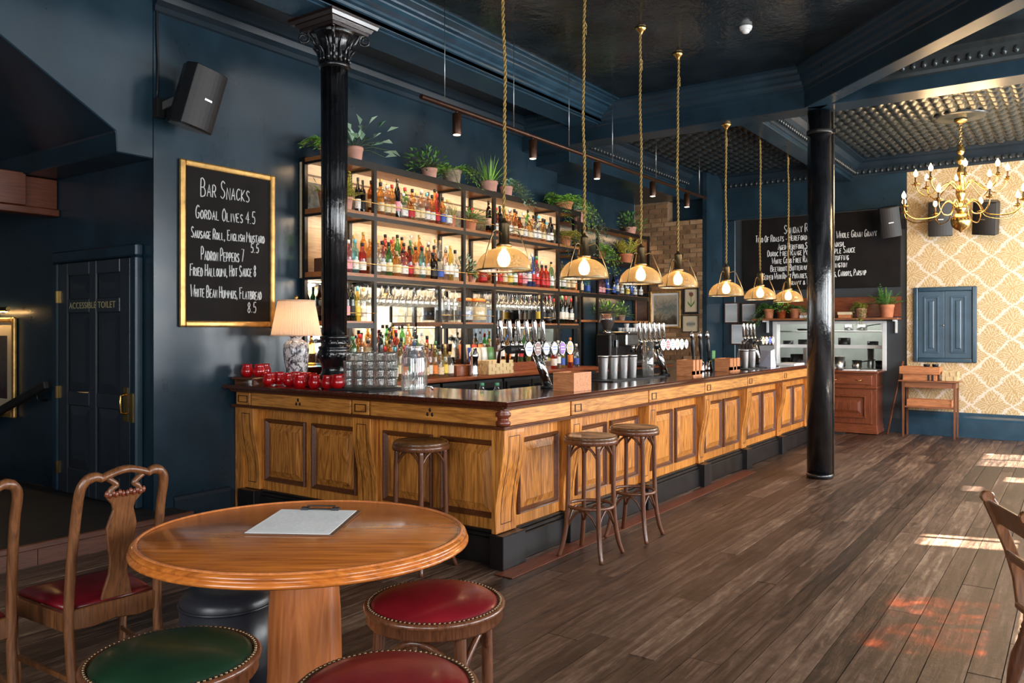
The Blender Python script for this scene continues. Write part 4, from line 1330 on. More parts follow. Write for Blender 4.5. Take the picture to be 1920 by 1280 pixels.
c2_ = dup(ch, (1.225, 3.31, 0), R(0), 'splat-back chair cut off by the photo edge, beyond the other splat-back chair')
ch.location = (1.727, 3.175, 0); ch.rotation_euler = (0, 0, R(-4))

# country chair at the right edge
cc = thing('country_chair', 'brown bar-back country chair with turned legs, alone on the open floor', 'chair', (0, 0, 0))
for sx in (-1, 1):
    pts = [(sx * .19, -.02, .44), (sx * .19, -.035, .55), (sx * .19, -.065, .66), (sx * .19, -.105, .77), (sx * .19, -.135, .85), (sx * .19, -.145, .88)]
    mb = MB()
    W_ = [.026, .024, .023, .024, .026, .018]
    vs, fs = [], []
    for (x, y, z), hw in zip(pts, W_):
        vs += [(x - .013, y - hw, z), (x + .013, y - hw, z), (x + .013, y + hw, z), (x - .013, y + hw, z)]
    for k in range(len(pts) - 1):
        for i in range(4):
            fs.append((4 * k + i, 4 * k + (i + 1) % 4, 4 * k + 4 + (i + 1) % 4, 4 * k + 4 + i))
    fs += [(3, 2, 1, 0), tuple(4 * (len(pts) - 1) + i for i in range(4))]
    mb.add(vs, fs)
    bp_ = obj('back_post', mb, M['oak'], cc, .005, 2)
    obj('scroll', MB().lathe([(.022, -.0145), (.026, -.008), (.026, .008), (.022, .0145)], 14, Matrix.Translation((sx * .19, -.15, .882)) @ Matrix.Rotation(PI / 2, 4, 'Y')), M['oak'], bp_)
    for (x0, y0, x1, y1) in ((sx * .17, .0, sx * .215, -.075), (sx * .18, .33, sx * .21, .38)):
        a, b = Vector((x0, y0, .42)), Vector((x1, y1, 0))
        d = (b - a)
        Mt = Matrix.Translation(a) @ d.to_track_quat('Z', 'Y').to_matrix().to_4x4()
        L_ = d.length
        obj('leg', MB().lathe([(.02, 0), (.024, .02), (.018, .05), (.022, .07), (.018, .08), (.022, .09), (.018, .1), (.022, .112), (.02, .13), (.03, .2), (.027, .27), (.018, .34), (.022, .36), (.017, .38), (.014, L_ - .003)], 12, Mt), M['bentwood'], cc)
    obj('stretcher', MB().tube([(sx * .19, -.04, .2), (sx * .192, .15, .2), (sx * .194, .35, .2)], [.011, .016, .011], 8), M['bentwood'], cc)
obj('stretcher', MB().tube([(-.19, .15, .2), (0, .15, .2), (.19, .15, .2)], [.01, .015, .01], 8), M['bentwood'], cc)
tp = MB()
tp.prism([(-.155, .78), (-.135, .86), (-.125, .865), (-.145, .775)], -.2, .2, 'YZ')
obj('top_rail', MB().prism([(-.118, .775), (-.098, .77), (-.128, .865), (-.152, .87)], -.2, .2, 'YZ'), M['oak'], cc, .006)
obj('back_rail', MB().prism([(-.075, .62), (-.055, .615), (-.07, .665), (-.088, .665)], -.18, .18, 'YZ'), M['oak'], cc, .005)
seat = MB()
seat.prism([(-.2, -.05), (-.21, .02), (-.225, .3), (-.18, .39), (.18, .39), (.225, .3), (.21, .02), (.2, -.05)], .42, .45, 'XY')
obj('seat', seat, M['oak'], cc, .008, 2)
cc.location = (3.44, .23, 0); cc.rotation_euler = (0, 0, R(-157))
cc.location = (3.60, .09, 0); cc.scale = (1, 1, .95)

# black pouffe behind the table
pf_ = thing('pouffe', 'round black leather pouffe on the floor behind the round table', 'pouffe', (2.03, 2.86, 0))
TP = Matrix.Translation((2.03, 2.86, 0))
obj('body', MB().lathe([(.17, .01), (.185, .03), (.19, .2), (.186, .385)], 36, TP), M['leather_black'], pf_)
obj('piping', MB().tube([tuple(TP @ v) for v in arc((0, 0, .39), .188, 0, 2 * PI, 40, 'XY')[:-1]], .006, 6, closed=True), M['leather_black'], pf_)
obj('seat_cushion', MB().lathe([(.186, .39), (.185, .41), (.17, .435), (.1, .448), (.001, .45)], 36, TP, close=False), M['leather_black'], pf_)

# ------------------------------------------------------------------ chalk lettering
STK = {
 'A': [[(0, 0), (.5, 1), (1, 0)], [(.2, .38), (.82, .38)]], 'B': [[(0, 0), (0, 1), (.6, .95), (.75, .75), (.55, .55), (0, .52)], [(.55, .55), (.9, .35), (.75, .05), (0, 0)]],
 'C': [[(.95, .85), (.6, 1), (.15, .75), (.05, .35), (.3, .02), (.7, .02), (.95, .2)]], 'D': [[(.05, 0), (.05, 1), (.6, .9), (.95, .5), (.65, .1), (.05, 0)]],
 'E': [[(.9, 1), (.05, 1), (.05, 0), (.9, 0)], [(.05, .52), (.7, .52)]], 'F': [[(.95, 1), (.05, 1), (.05, 0)], [(.05, .52), (.7, .52)]],
 'G': [[(.95, .85), (.6, 1), (.15, .75), (.05, .35), (.3, .02), (.8, .08), (.9, .42), (.55, .42)]], 'H': [[(.05, 0), (.05, 1)], [(.95, 0), (.95, 1)], [(.05, .5), (.95, .5)]],
 'I': [[(.5, 0), (.5, 1)]], 'J': [[(.8, 1), (.8, .25), (.5, 0), (.1, .15)]], 'K': [[(.05, 0), (.05, 1)], [(.9, 1), (.05, .45), (.95, 0)]], 'L': [[(.05, 1), (.05, 0), (.85, 0)]],
 'M': [[(0, 0), (.12, 1), (.5, .35), (.88, 1), (1, 0)]], 'N': [[(.05, 0), (.05, 1), (.95, 0), (.95, 1)]], 'O': [[(.5, 1), (.1, .75), (.05, .3), (.45, 0), (.88, .25), (.92, .7), (.5, 1)]],
 'P': [[(.05, 0), (.05, 1), (.7, .95), (.88, .72), (.65, .48), (.05, .45)]], 'Q': [[(.5, 1), (.1, .75), (.05, .3), (.45, 0), (.88, .25), (.92, .7), (.5, 1)], [(.6, .25), (1, -.05)]],
 'R': [[(.05, 0), (.05, 1), (.7, .95), (.85, .72), (.6, .5), (.05, .48)], [(.4, .48), (.95, 0)]], 'S': [[(.9, .85), (.5, 1), (.15, .8), (.35, .55), (.75, .42), (.9, .2), (.5, 0), (.05, .12)]],
 'T': [[(0, 1), (1, 1)], [(.5, 1), (.5, 0)]], 'U': [[(.05, 1), (.05, .3), (.35, 0), (.75, .05), (.95, .35), (.95, 1)]], 'V': [[(0, 1), (.5, 0), (1, 1)]], 'W': [[(0, 1), (.25, 0), (.5, .7), (.75, 0), (1, 1)]],
 'X': [[(0, 0), (1, 1)], [(0, 1), (1, 0)]], 'Y': [[(0, 1), (.5, .5), (1, 1)], [(.5, .5), (.5, 0)]], 'Z': [[(0, 1), (1, 1), (0, 0), (1, 0)]],
 '4': [[(.7, 0), (.7, 1), (.05, .35), (1, .35)]], '5': [[(.9, 1), (.25, 1), (.2, .55), (.65, .6), (.9, .3), (.6, 0), (.1, .08)]], '7': [[(.05, 1), (.95, 1), (.4, 0)]],
 '8': [[(.5, .52), (.15, .75), (.5, 1), (.85, .75), (.5, .52), (.1, .25), (.5, 0), (.9, .25), (.5, .52)]], ',': [[(.35, .12), (.15, -.2)]], '.': [[(.3, .0), (.34, .08)]], '-': [[(.1, .45), (.8, .45)]],
 '&': [[(1, 0), (.3, .75), (.5, 1), (.7, .8), (.1, .3), (.3, 0), (.6, .05), (.95, .45)]],
}
def chalk_line(parent, body, place, w0, w1, h, th, rng):
    """place(u, z) gives the world point u metres along the line and z above its base; first letters taller than the rest."""
    adv, items = 0.0, []
    first = True
    for chx in body:
        if chx == ' ':
            adv += .42; first = True
            continue
        big_ = first and chx.isalpha() or chx.isdigit()
        cw = {'I': .3, '.': .25, ',': .3, 'M': .95, 'W': 1.0}.get(chx, .68) * (1.0 if big_ else .78)
        items.append((chx, adv, cw, 1.0 if big_ else .68))
        adv += cw + .2
        first = False
    k = w1 / adv
    mb = MB()
    for chx, a, cw, hh in items:
        dz = rng.uniform(-.03, .03) * h
        sl = rng.uniform(-.04, .1)
        for stroke in STK.get(chx, []):
            pts = [place((a + (px_ + sl * pz_) * cw) * k, dz + pz_ * hh * h + rng.uniform(-.012, .012) * h) for px_, pz_ in stroke]
            mb.tube(spline(pts, 2) if len(pts) > 3 and chx in 'BCDGJOPQRSU58&' else pts, th, 4)
    return obj('chalk_lettering', mb, M['chalk'], parent, fix=False)

def framed(name, label, cat, plane, p, a0, a1, z0, z1, mat_f, fw, depth, mat_in, group=None, mount=None, mount_w=0):
    """A framed flat thing on a wall: plane 'Y' faces -Y at y=p, 'X' faces -X at x=p."""
    t = thing(name, label, cat, (((a0 + a1) / 2, p, z0) if plane == 'Y' else (p, (a0 + a1) / 2, z0)), group=group)
    def bx(mb, u0, u1, q0, q1, c0, c1):
        return mb.box(u0, u1, p - q1, p - q0, c0, c1) if plane == 'Y' else mb.box(p - q1, p - q0, u0, u1, c0, c1)
    for u0, u1, c0, c1 in ((a0, a0 + fw, z0, z1), (a1 - fw, a1, z0, z1), (a0 + fw, a1 - fw, z0, z0 + fw), (a0 + fw, a1 - fw, z1 - fw, z1)):
        obj('frame_side', bx(MB(), u0, u1, .002, depth, c0, c1), mat_f, t, fw * .28, 2)
    face = obj('panel', bx(MB(), a0 + fw * .6, a1 - fw * .6, .002, depth * .45, z0 + fw * .6, z1 - fw * .6), mat_in, t)
    if mount:
        m_ = mount_w
        obj('picture', bx(MB(), a0 + fw + m_, a1 - fw - m_, depth * .45, depth * .5, z0 + fw + m_, z1 - fw - m_), mount, t)
    return t
rng = random.Random(3)
b1 = framed('chalkboard', 'gilt-framed chalkboard of bar snacks hanging on the navy wall', 'chalkboard', 'Y', 5.698, 3.60, 4.50, 1.525, 2.83, M['gold_frame'], .05, .035, M['slate'])
for body, x0, z0, x1, z1, h in [('BAR SNACKS', 3.785, 2.561, 4.253, 2.573, 0.141), ('GORDAL OLIVES 4.5', 3.74, 2.382, 4.309, 2.394, 0.102), ('SAUSAGE ROLL, ENGLISH MUSTARD', 3.70, 2.226, 4.4, 2.24, 0.084), ('5.5', 4.253, 2.15, 4.343, 2.153, 0.075),
                                ('PADRON PEPPERS 7', 3.788, 2.056, 4.192, 2.067, 0.103), ('FRIED HALLOUMI, HOT SAUCE 8', 3.69, 1.924, 4.313, 1.953, 0.094), ('WHITE BEAN HUMMUS, FLATBREAD', 3.695, 1.764, 4.369, 1.758, 0.094), ('8.5', 4.222, 1.645, 4.318, 1.652, 0.086)]:
    chalk_line(b1, body, lambda u, z, x0=x0, z0=z0, x1=x1, z1=z1: (x0 + u, 5.6805, z0 + (z1 - z0) * u / (x1 - x0) + z), 0, x1 - x0, h, .0049, rng)
b2 = thing('chalkboard', 'wide black chalkboard of Sunday roasts on the far wall under a brass rod', 'chalkboard', (12.93, 3.4, 2.14))
obj('panel', MB().box(12.915, 12.948, 2.15, 4.50, 2.14, 3.29), M['slate'], b2, .004)
obj('brass_rod', MB().tube([(12.9, 2.08, 3.325), (12.9, 4.66, 3.325)], .009, 8).box(12.9, 12.945, 2.1, 2.115, 3.318, 3.332).box(12.9, 12.945, 4.6, 4.615, 3.318, 3.332), M['antique_brass'], b2)
for body, y0, z0, y1, z1, h in [('SUNDAY ROASTS', 3.835, 3.028, 3.212, 3.04, 0.134), ('TRIO OF ROASTS - HEREFORD RUMP & PORK, WHOLE GRAIN GRAVY', 4.29, 2.915, 2.463, 2.904, 0.108), ('AGED HEREFORD SIRLOIN, HORSERADISH', 3.926, 2.779, 2.933, 2.776, 0.099),
                                ('DUROC FREE RANGE PORK BELLY, APPLE SAUCE', 4.096, 2.679, 2.762, 2.676, 0.1), ('WHITE COBB FREE RANGE CHICKEN, STUFFING', 4.025, 2.558, 2.857, 2.57, 0.099), ('BEETROOT, BUTTERNUT SQUASH WELLINGTON', 4.046, 2.435, 2.882, 2.46, 0.099),
                                ('SERVED WITH ROAST POTATOES, SEASONAL GREENS, CARROTS, PARSNIP', 4.167, 2.31, 2.611, 2.328, 0.1), ('GRAVY & PUDDING', 3.766, 2.211, 3.212, 2.225, 0.087)]:
    chalk_line(b2, body, lambda u, z, y0=y0, z0=z0, y1=y1, z1=z1: (12.9125, y0 - u, z0 + (z1 - z0) * u / (y0 - y1) + z), 0, y0 - y1, h, .0058, rng)

# ------------------------------------------------------------------ loudspeakers
def speaker(label, loc, rot, w, h, d, wall_pt, grp=None):
    s = thing('loudspeaker', label, 'loudspeaker', loc, group=grp)
    Mx = Matrix.Translation(loc) @ Matrix.Rotation(rot[2], 4, 'Z') @ Matrix.Rotation(rot[0], 4, 'X') @ Matrix.Rotation(rot[1], 4, 'Y')
    # local: front faces -Y
    c_ = MB()
    c_.prism([(-w / 2, -d * .42), (w / 2, -d * .42), (w / 2, d * .05), (w * .26, d * .58), (-w * .26, d * .58), (-w / 2, d * .05)], -h / 2, h / 2, 'XY', Mx)
    obj('cabinet', c_, M['black_plastic'], s, .012, 2)
    gr = MB()
    vs, n = [], 8
    for z in (-h / 2 + .012, h / 2 - .012):
        for k in range(n + 1):
            u = -1 + 2 * k / n
            vs.append(Mx @ Vector((u * w * .48, -d * .42 - .002 - .035 * (1 - u * u), z)))
    fs = [(k, k + 1, n + 2 + k, n + 1 + k) for k in range(n)] + [tuple(range(n + 1)), tuple(range(2 * n + 1, n, -1))]
    gr.add(vs, fs, False)
    g = obj('grille', gr, M['grille'], s)
    obj('badge', MB().box(-.035, .03, -d * .42 - .042, -d * .42 - .036, -h * .02, -h * .02 + .012, Mx), M['steel'], g)
    wp = Vector(wall_pt)
    back = Mx @ Vector((0, d * .56, 0))
    obj('bracket', MB().bar(back, wp, .03, .05).box(wp.x - .03, wp.x + .03, wp.y - .03, wp.y + .03, wp.z - .07, wp.z + .07), M['black_plastic'], s)
    return s
M['grille'] = paint('black_speaker_cloth', (0.014, 0.012, 0.012), 0.55, 0.2, 120, bmp=0.2, bscale=300)
sp1 = speaker('black loudspeaker tilted down from the navy wall above the bar snacks board', (3.57, 5.42, 3.24), (R(14), R(8), R(6)), .29, .46, .25, (3.42, 5.668, 3.17))
obj('cable', MB().tube(spline([(3.42, 5.69, 3.25), (3.43, 5.69, 3.5), (3.42, 5.69, 3.8), (3.425, 5.69, 4.13)], 4), .008, 6), M['black_plastic'], sp1)
speaker('black loudspeaker on the far wall between chalkboard and gold wallpaper', (12.60, 2.24, 3.06), (R(12), R(-8), R(-70)), .26, .44, .24, (12.91, 2.12, 3.06))
speaker('black loudspeaker on gold wallpaper behind the chandelier, nearer the chalkboard', (12.66, 1.60, 3.06), (R(10), 0, R(-78)), .30, .48, .25, (12.87, 1.60, 3.06), 'loudspeakers on the wallpaper')
speaker('black loudspeaker on gold wallpaper behind the chandelier, farther from the chalkboard', (12.66, 1.03, 3.03), (R(14), R(8), R(-108)), .30, .45, .25, (12.87, 1.03, 3.06), 'loudspeakers on the wallpaper')

# smoke detector
sd = thing('smoke_detector', 'small white smoke detector on the glossy dark ceiling', 'smoke detector', (6.88, 2.37, CZ))
TS = Matrix.Translation((6.88, 2.37, CZ))
obj('housing', MB().lathe([(.055, -.001), (.055, -.012), (.05, -.014), (.05, -.03), (.046, -.034)], 24, TS), M['white_plastic'], sd)
obj('sensor', MB().lathe([(.034, -.034), (.034, -.044), (.03, -.054), (.015, -.06), (.001, -.061)], 20, TS, close=False), M['white_plastic'], sd)

# ------------------------------------------------------------------ far wall: shutters, table, sideboard, kitchen hatch
sh_ = thing('wall_shutter', 'blue panelled double shutter set into the gold wallpaper', 'shutter', (12.9, 1.57, 1.05))
for u0, u1, c0, c1 in ((1.17, 1.23, 1.045, 2.115), (1.91, 1.97, 1.045, 2.115), (1.23, 1.91, 1.045, 1.105), (1.23, 1.91, 2.055, 2.115)):
    obj('frame_side', MB().box(12.85, 12.897, u0, u1, c0, c1), M['trim'], sh_, .012, 2)
M['shutter'] = paint('blue_shutter_paint', lin((62, 84, 100)), 0.3, 0.12, 4, bmp=.04)
for a, b in ((1.232, 1.568), (1.572, 1.908)):
    lf = obj('shutter_leaf', MB().box(12.868, 12.895, a, b, 1.107, 2.053), M['shutter'], sh_, .004)
    pn = MB()
    x = 12.868
    def rg(i, u): return [(u, a + i, 1.107 + i), (u, b - i, 1.107 + i), (u, b - i, 2.053 - i), (u, a + i, 2.053 - i)]
    rows = [rg(.07, x - .001), rg(.075, x - .012), rg(.09, x - .012), rg(.097, x - .002), rg(.13, x - .002), rg(.145, x - .009)]
    V = [v for r_ in rows for v in r_]
    pn.add(V, [(4 * k + i, 4 * k + (i + 1) % 4, 4 * k + 4 + (i + 1) % 4, 4 * k + 4 + i) for k in range(5) for i in range(4)] + [(20, 21, 22, 23)])
    obj('shutter_panel', pn, M['shutter'], lf)
obj('knob', MB().ball((12.855, 1.582, 1.57), .012), M['steel'], sh_)

M['table_wood'] = wood('mid_brown_table', lin((70, 36, 20)), lin((150, 92, 58)), 'Z', 1, .35, .2, kind='World')
M['table_wood_y'] = wood('mid_brown_table_rail', lin((84, 44, 24)), lin((168, 104, 66)), 'Y', 1, .35, .2, kind='World')
st_ = thing('console_table', 'slim brown wooden side table with low shelf against the wallpapered wall', 'side table', (12.6, 1.7, 0))
ty0, ty1, tx0, tx1 = 1.37, 2.07, 12.45, 12.84
for x, dx in ((tx0 + .03, -.0), (tx1 - .03, 0)):
    for y, dy in ((ty0 + .03, -.012), (ty1 - .03, .012)):
        obj('leg', MB().lathe([(.014, 0), (.018, .3), (.024, .78)], 4, Matrix.Translation((x, y, 0)) @ Matrix.Rotation(PI / 4, 4, 'Z'), smooth=False), M['table_wood'], st_)
obj('table_top', MB().box(tx0 - .02, tx1 + .015, ty0 - .03, ty1 + .03, .78, .80), M['table_wood_y'], st_, .003)
for x in (tx0 + .02, tx1 - .04):
    obj('apron', MB().box(x, x + .02, ty0 + .05, ty1 - .05, .70, .779), M['table_wood_y'], st_)
for y in (ty0 + .02, ty1 - .04):
    obj('apron', MB().box(tx0 + .05, tx1 - .05, y, y + .02, .70, .779), M['table_wood'], st_)
obj('low_shelf', MB().box(tx0 + .03, tx1 - .03, ty0 + .045, ty1 - .045, .415, .437), M['table_wood_y'], st_)
M['crate_wood'] = wood('orange_crate_wood', lin((150, 80, 40)), lin((214, 142, 92)), 'Y', 1, .5, kind='World')
def open_box(name, label, cat, x0, x1, y0, y1, z0, z1, mat, t=.014, parts=True, group=None):
    b = thing(name, label, cat, ((x0 + x1) / 2, (y0 + y1) / 2, z0), group=group)
    obj('bottom', MB().box(x0, x1, y0, y1, z0 + .0005, z0 + t), mat, b)
    for a in ((x0, x0 + t, y0, y1), (x1 - t, x1, y0, y1), (x0 + t, x1 - t, y0, y0 + t), (x0 + t, x1 - t, y1 - t, y1)):
        obj('box_side', MB().box(a[0], a[1], a[2], a[3], z0 + t, z1), mat, b, .002)
    return b
c1_ = open_box('wooden_crate', 'orange wooden crate on the side table, lower one with notched side', 'crate', 12.5, 12.75, 1.62, 2.05, .8005, .885, M['crate_wood'])
for yy in (1.66, 1.71):
    obj('notch', MB().box(12.494, 12.4995, yy, yy + .025, .80, .88), M['matt_black'], c1_)
c2__ = open_box('wooden_crate', 'orange wooden crate on the side table, topmost with dark jars in it', 'crate', 12.47, 12.76, 1.58, 2.09, .887, .99, M['crate_wood'])
for k, yy in enumerate((1.65, 1.76)):
    j = obj('jar', MB().lathe([(.035, .902), (.04, .92), (.04, .99), (.032, 1.0)], 14, Matrix.Translation((12.6, yy, 0))), M['black_plastic'])
    tag(j, 'dark round jar in the top crate, %s the wall shutter' % ('nearest' if k == 0 else 'farther from'), 'jar', 'dark jars in the top crate')
    obj('lid', MB().lathe([(.042, 1.0005), (.042, 1.02), (.036, 1.026)], 14, Matrix.Translation((12.6, yy, 0))), M['black_plastic'], j)
M['wicker'] = wood('pale_woven_basket', lin((168, 130, 80)), lin((236, 210, 160)), 'Z', 3, .6, kind='World')
def weave_basket(label, x0, x1, y0, y1, z0, z1, nx=6, nz=3):
    b = thing('woven_basket', label, 'basket', ((x0 + x1) / 2, (y0 + y1) / 2, z0))
    obj('lining', MB().box(x0 + .012, x1 - .012, y0 + .012, y1 - .012, z0 + .001, z1 - .02), M['wicker'], b)
    for face in range(4):
        for k in range(nx):
            for q in range(nz):
                mb = MB()
                za, zb_ = z0 + .002 + (z1 - z0 - .004) * q / nz, z0 + .002 + (z1 - z0 - .004) * (q + 1) / nz
                pr = .004 if (k + q) % 2 else .010
                if face < 2:
                    a, c_ = y0 + (y1 - y0) * k / nx, y0 + (y1 - y0) * (k + 1) / nx
                    X = x0 + .0115 - pr if face == 0 else x1 - .0115
                    mb.box(X, X + pr, a + .002, c_ - .002, za + .001, zb_ - .001)
                else:
                    a, c_ = x0 + (x1 - x0) * k / nx, x0 + (x1 - x0) * (k + 1) / nx
                    Y = y0 + .0115 - pr if face == 2 else y1 - .0115
                    mb.box(a + .002, c_ - .002, Y, Y + pr, za + .001, zb_ - .001)
                obj('splint', mb, M['wicker'], b, fix=False)
    return b
weave_basket('pale woven basket on the side table beside the orange crates', 12.52, 12.78, 1.37, 1.56, .8005, .93, 4, 2)
open_box('wooden_tray', 'worn wooden tray on the low shelf of the side table', 'tray', 12.5, 12.78, 1.44, 2.0, .4375, .53, M['crate_wood'])
pole = obj('broom_pole', MB().tube([(12.6, 2.27, .0), (12.86, 2.135, .9), (12.9, 2.11, 1.05)], .014, 8), M['table_wood'])
tag(pole, 'long wooden pole leaning against the dark wall beside the side table', 'pole')

# sideboard below the hatch
M['sideboard'] = wood('red_brown_sideboard', lin((66, 28, 14)), lin((140, 72, 42)), 'Z', .9, .28, .3, kind='World')
M['sideboard_y'] = wood('red_brown_sideboard_rail', lin((74, 32, 16)), lin((148, 78, 46)), 'Y', .9, .28, .3, kind='World')
sb = thing('sideboard', 'red-brown wooden sideboard with panelled doors and drawers below the kitchen hatch', 'sideboard', (12.6, 3.0, 0))
sx0, sx1, sy0, sy1 = 12.42, 12.89, 2.38, 4.0
obj('carcass', MB().box(sx0 + .015, sx1, sy0, sy1, .12, .88), M['sideboard'], sb, .004)
obj('plinth', MB().box(sx0 + .0, sx1, sy0 - .01, sy1 + .01, .01, .13).box(sx0 - .01, sx1, sy0 - .02, sy1 + .02, .01, .06), M['sideboard_y'], sb, .006)
obj('sideboard_top', MB().box(sx0 - .03, sx1, sy0 - .03, sy1 + .03, .88, .91), M['sideboard_y'], sb, .008, )
obj('waist_moulding', MB().box(sx0 - .012, sx1, sy0 - .012, sy1 + .012, .66, .69), M['sideboard_y'], sb, .006)
for k in range(2):
    a, b = sy0 + .06 + k * .78, sy0 + .06 + k * .78 + .7
    d = obj('drawer_front', MB().box(sx0 - .002, sx0 + .014, a, b, .715, .855), M['sideboard_y'], sb, .006)
    for yy in (a + .18, b - .18):
        obj('handle', MB().tube([(sx0 - .003, yy - .04, .79), (sx0 - .022, yy - .03, .775), (sx0 - .022, yy + .03, .775), (sx0 - .003, yy + .04, .79)], .005, 6), M['brass'], d)
    dd = obj('door_leaf', MB().box(sx0 - .0, sx0 + .014, a, b, .15, .64), M['sideboard'], sb, .004)
    pn = MB()
    def rg(i, u): return [(u, a + i, .15 + i), (u, b - i, .15 + i), (u, b - i, .64 - i), (u, a + i, .64 - i)]
    rows = [rg(.08, sx0 - .001), rg(.085, sx0 - .02), rg(.1, sx0 - .02), rg(.12, sx0 - .003), rg(.15, sx0 - .003), rg(.19, sx0 - .016)]
    V = [v for r_ in rows for v in r_]
    pn.add(V, [(4 * j + i, 4 * j + (i + 1) % 4, 4 * j + 4 + (i + 1) % 4, 4 * j + 4 + i) for j in range(5) for i in range(4)] + [(20, 21, 22, 23)])
    obj('raised_panel', pn, M['sideboard'], dd)
    obj('knob', MB().ball((sx0 - .012, b - .04, .42), .012), M['brass'], dd)
tag(obj('floor_mat', MB().box(12.2, 12.41, 2.8, 3.5, .003, .012), M['rubber']), 'black rubber mat on the floor in front of the sideboard', 'mat')

# kitchen seen through the hatch
kr = structure('wall_kitchen', MB().box(14.3, 14.4, 2.0, 4.6, .0, 2.4).box(13.1, 14.3, 1.9, 2.0, 0, 2.4).box(13.1, 14.3, 4.6, 4.7, 0, 2.4).box(13.1, 14.4, 1.9, 4.7, 2.3, 2.4), paint('pale_kitchen_tile', lin((196, 204, 196)), .25, .05, 6))
structure('floor_kitchen', MB().box(13.1, 14.4, 1.9, 4.7, -.02, -.001), M['platform'])
lamp('kitchen_light', 'AREA', (13.75, 3.2, 2.25), 20, (1, .97, .92), (0, 0, 0), .5, 1.6)
hf = structure('window_20', MB(), M['steel'])
for u0, u1, c0, c1 in ((2.34, 2.40, .9, 1.64), (3.95, 4.02, .9, 1.64), (2.40, 3.95, 1.60, 1.64)):
    obj('window_frame', MB().box(12.93, 13.1, u0, u1, c0, c1), M['white_plastic'], hf, .004)
ks = thing('pass_shelf', 'steel pass shelf with pans behind the kitchen hatch', 'shelf', (13.3, 3.1, 1.2))
obj('shelf_plate', MB().box(13.12, 13.5, 2.01, 4.59, 1.235, 1.262), M['steel'], ks, .003)
obj('shelf_lip', MB().box(13.112, 13.1195, 2.01, 4.59, 1.222, 1.275), M['white_plastic'], ks, .003)
obj('shelf_plate', MB().box(13.55, 13.95, 2.01, 4.59, 1.47, 1.49), M['steel'], ks, .003)
obj('shelf_leg', MB().box(13.14, 13.17, 3.55, 3.6, .93, 1.234), M['steel'], ks)
kc = thing('kitchen_counter', 'steel kitchen counter behind the hatch loaded with pots', 'counter', (13.4, 3.1, 0))
obj('counter_top', MB().box(13.12, 14.2, 2.01, 4.59, .88, .915), M['steel'], kc, .004)
obj('counter_body', MB().box(13.2, 14.1, 2.05, 4.55, .005, .879), M['steel'], kc)
def pot(name, label, x, y, z, r, h, mat, cat='pot', flare=1.0, handle=False, grp=None):
    p = obj(name, MB().lathe([(r * .92, z + .001), (r, z + .01), (r * flare, z + h), (r * flare * .96, z + h - .004), (r * .9, z + .016), (.001, z + .014)], 18, Matrix.Translation((x, y, 0)), close=False), mat)
    tag(p, label, cat, grp)
    if handle:
        obj('handle', MB().tube([(x, y - r, z + h * .8), (x - .02, y - r - .12, z + h), (x - .03, y - r - .2, z + h * 1.1)], .009, 6), M['black_plastic'], p)
    return p
KP = [('cooking_pot', 'dark cooking pot on steel pass shelf, first behind the hatch from the bar end', 13.3, 3.88, 1.2625, .08, .07, 'black_plastic', 1.0), ('cooking_pot', 'wide dark pan on steel pass shelf, second behind the hatch from the bar end', 13.3, 3.62, 1.2625, .1, .09, 'iron', 1.0),
      ('cooking_pot', 'tall dark pot on steel pass shelf beside the iron column', 13.3, 3.38, 1.2625, .075, .15, 'iron', 1.0), ('saucepan', 'steel saucepan on the upper kitchen shelf', 13.75, 2.85, 1.4905, .08, .1, 'steel', 1.0),
      ('cooking_pot', 'black stock pot on the kitchen counter near the screen', 13.3, 3.72, .9155, .12, .2, 'black_plastic', 1.0), ('cooking_pot', 'low black pan on the kitchen counter near the column', 13.28, 3.42, .9155, .11, .11, 'black_plastic', 1.0),
      ('saucepan', 'black saucepan on kitchen counter at the shutter end of the hatch', 13.28, 2.47, .9155, .09, .12, 'black_plastic', 1.0), ('saucepan', 'small steel pan behind the hatch next to the mixing bowl', 13.3, 2.83, .9155, .07, .12, 'steel', 1.05), ('carafe', 'tall steel jug behind the hatch, right of the mixing bowl', 13.45, 2.66, .9155, .05, .3, 'steel', 1.0)]
KP += [('cooking_pot', 'small dark pan at the shutter end of the steel pass shelf', 13.3, 2.60, 1.2625, .08, .07, 'black_plastic', 1.0), ('cooking_pot', 'dark pot on steel pass shelf, in the middle of the hatch', 13.32, 3.02, 1.2625, .09, .12, 'iron', 1.0),
       ('cooking_pot', 'small steel pot on the upper kitchen shelf above the mixing bowl', 13.75, 3.05, 1.4905, .07, .1, 'steel', 1.0), ('cooking_pot', 'squat dark pot on the kitchen counter nearest the bar end', 13.3, 3.92, .9155, .075, .14, 'iron', 1.0),
       ('cooking_pot', 'wide black pan on the kitchen counter behind the papers', 13.42, 3.16, .9155, .13, .1, 'black_plastic', 1.0)]
for nm, lb, x, y, z, r_, h_, mt, fl in KP:
    pot(nm, lb, x, y, z, r_, h_, M[mt], 'pot', fl, handle=nm == 'saucepan')
pot('mixing_bowl', 'deep steel bowl standing on the red-brown sideboard', 12.62, 2.94, .9105, .07, .2, M['steel'], 'bowl', 1.25)
pot('frying_pan', 'dark frying pan on the upper kitchen shelf near the bar', 13.75, 3.75, 1.4905, .1, .035, M['iron'], 'pan', 1.2, True)
for k, (y0, y1) in enumerate(((2.42, 2.62), (2.66, 2.86), (3.02, 3.25))):
    s_ = MB().box(12.5, 12.7, y0, y1, .9105, .918 + .004 * k, Matrix.Translation((0, 0, 0)))
    tag(obj('paper_stack', s_, M['paper']), 'white paper pile on the sideboard, %s counted from the shutter side' % ORD[k], 'papers', 'paper piles on the sideboard')
M['yellow'] = paint('yellow_plastic', lin((220, 190, 60)), .4, .05, 10)
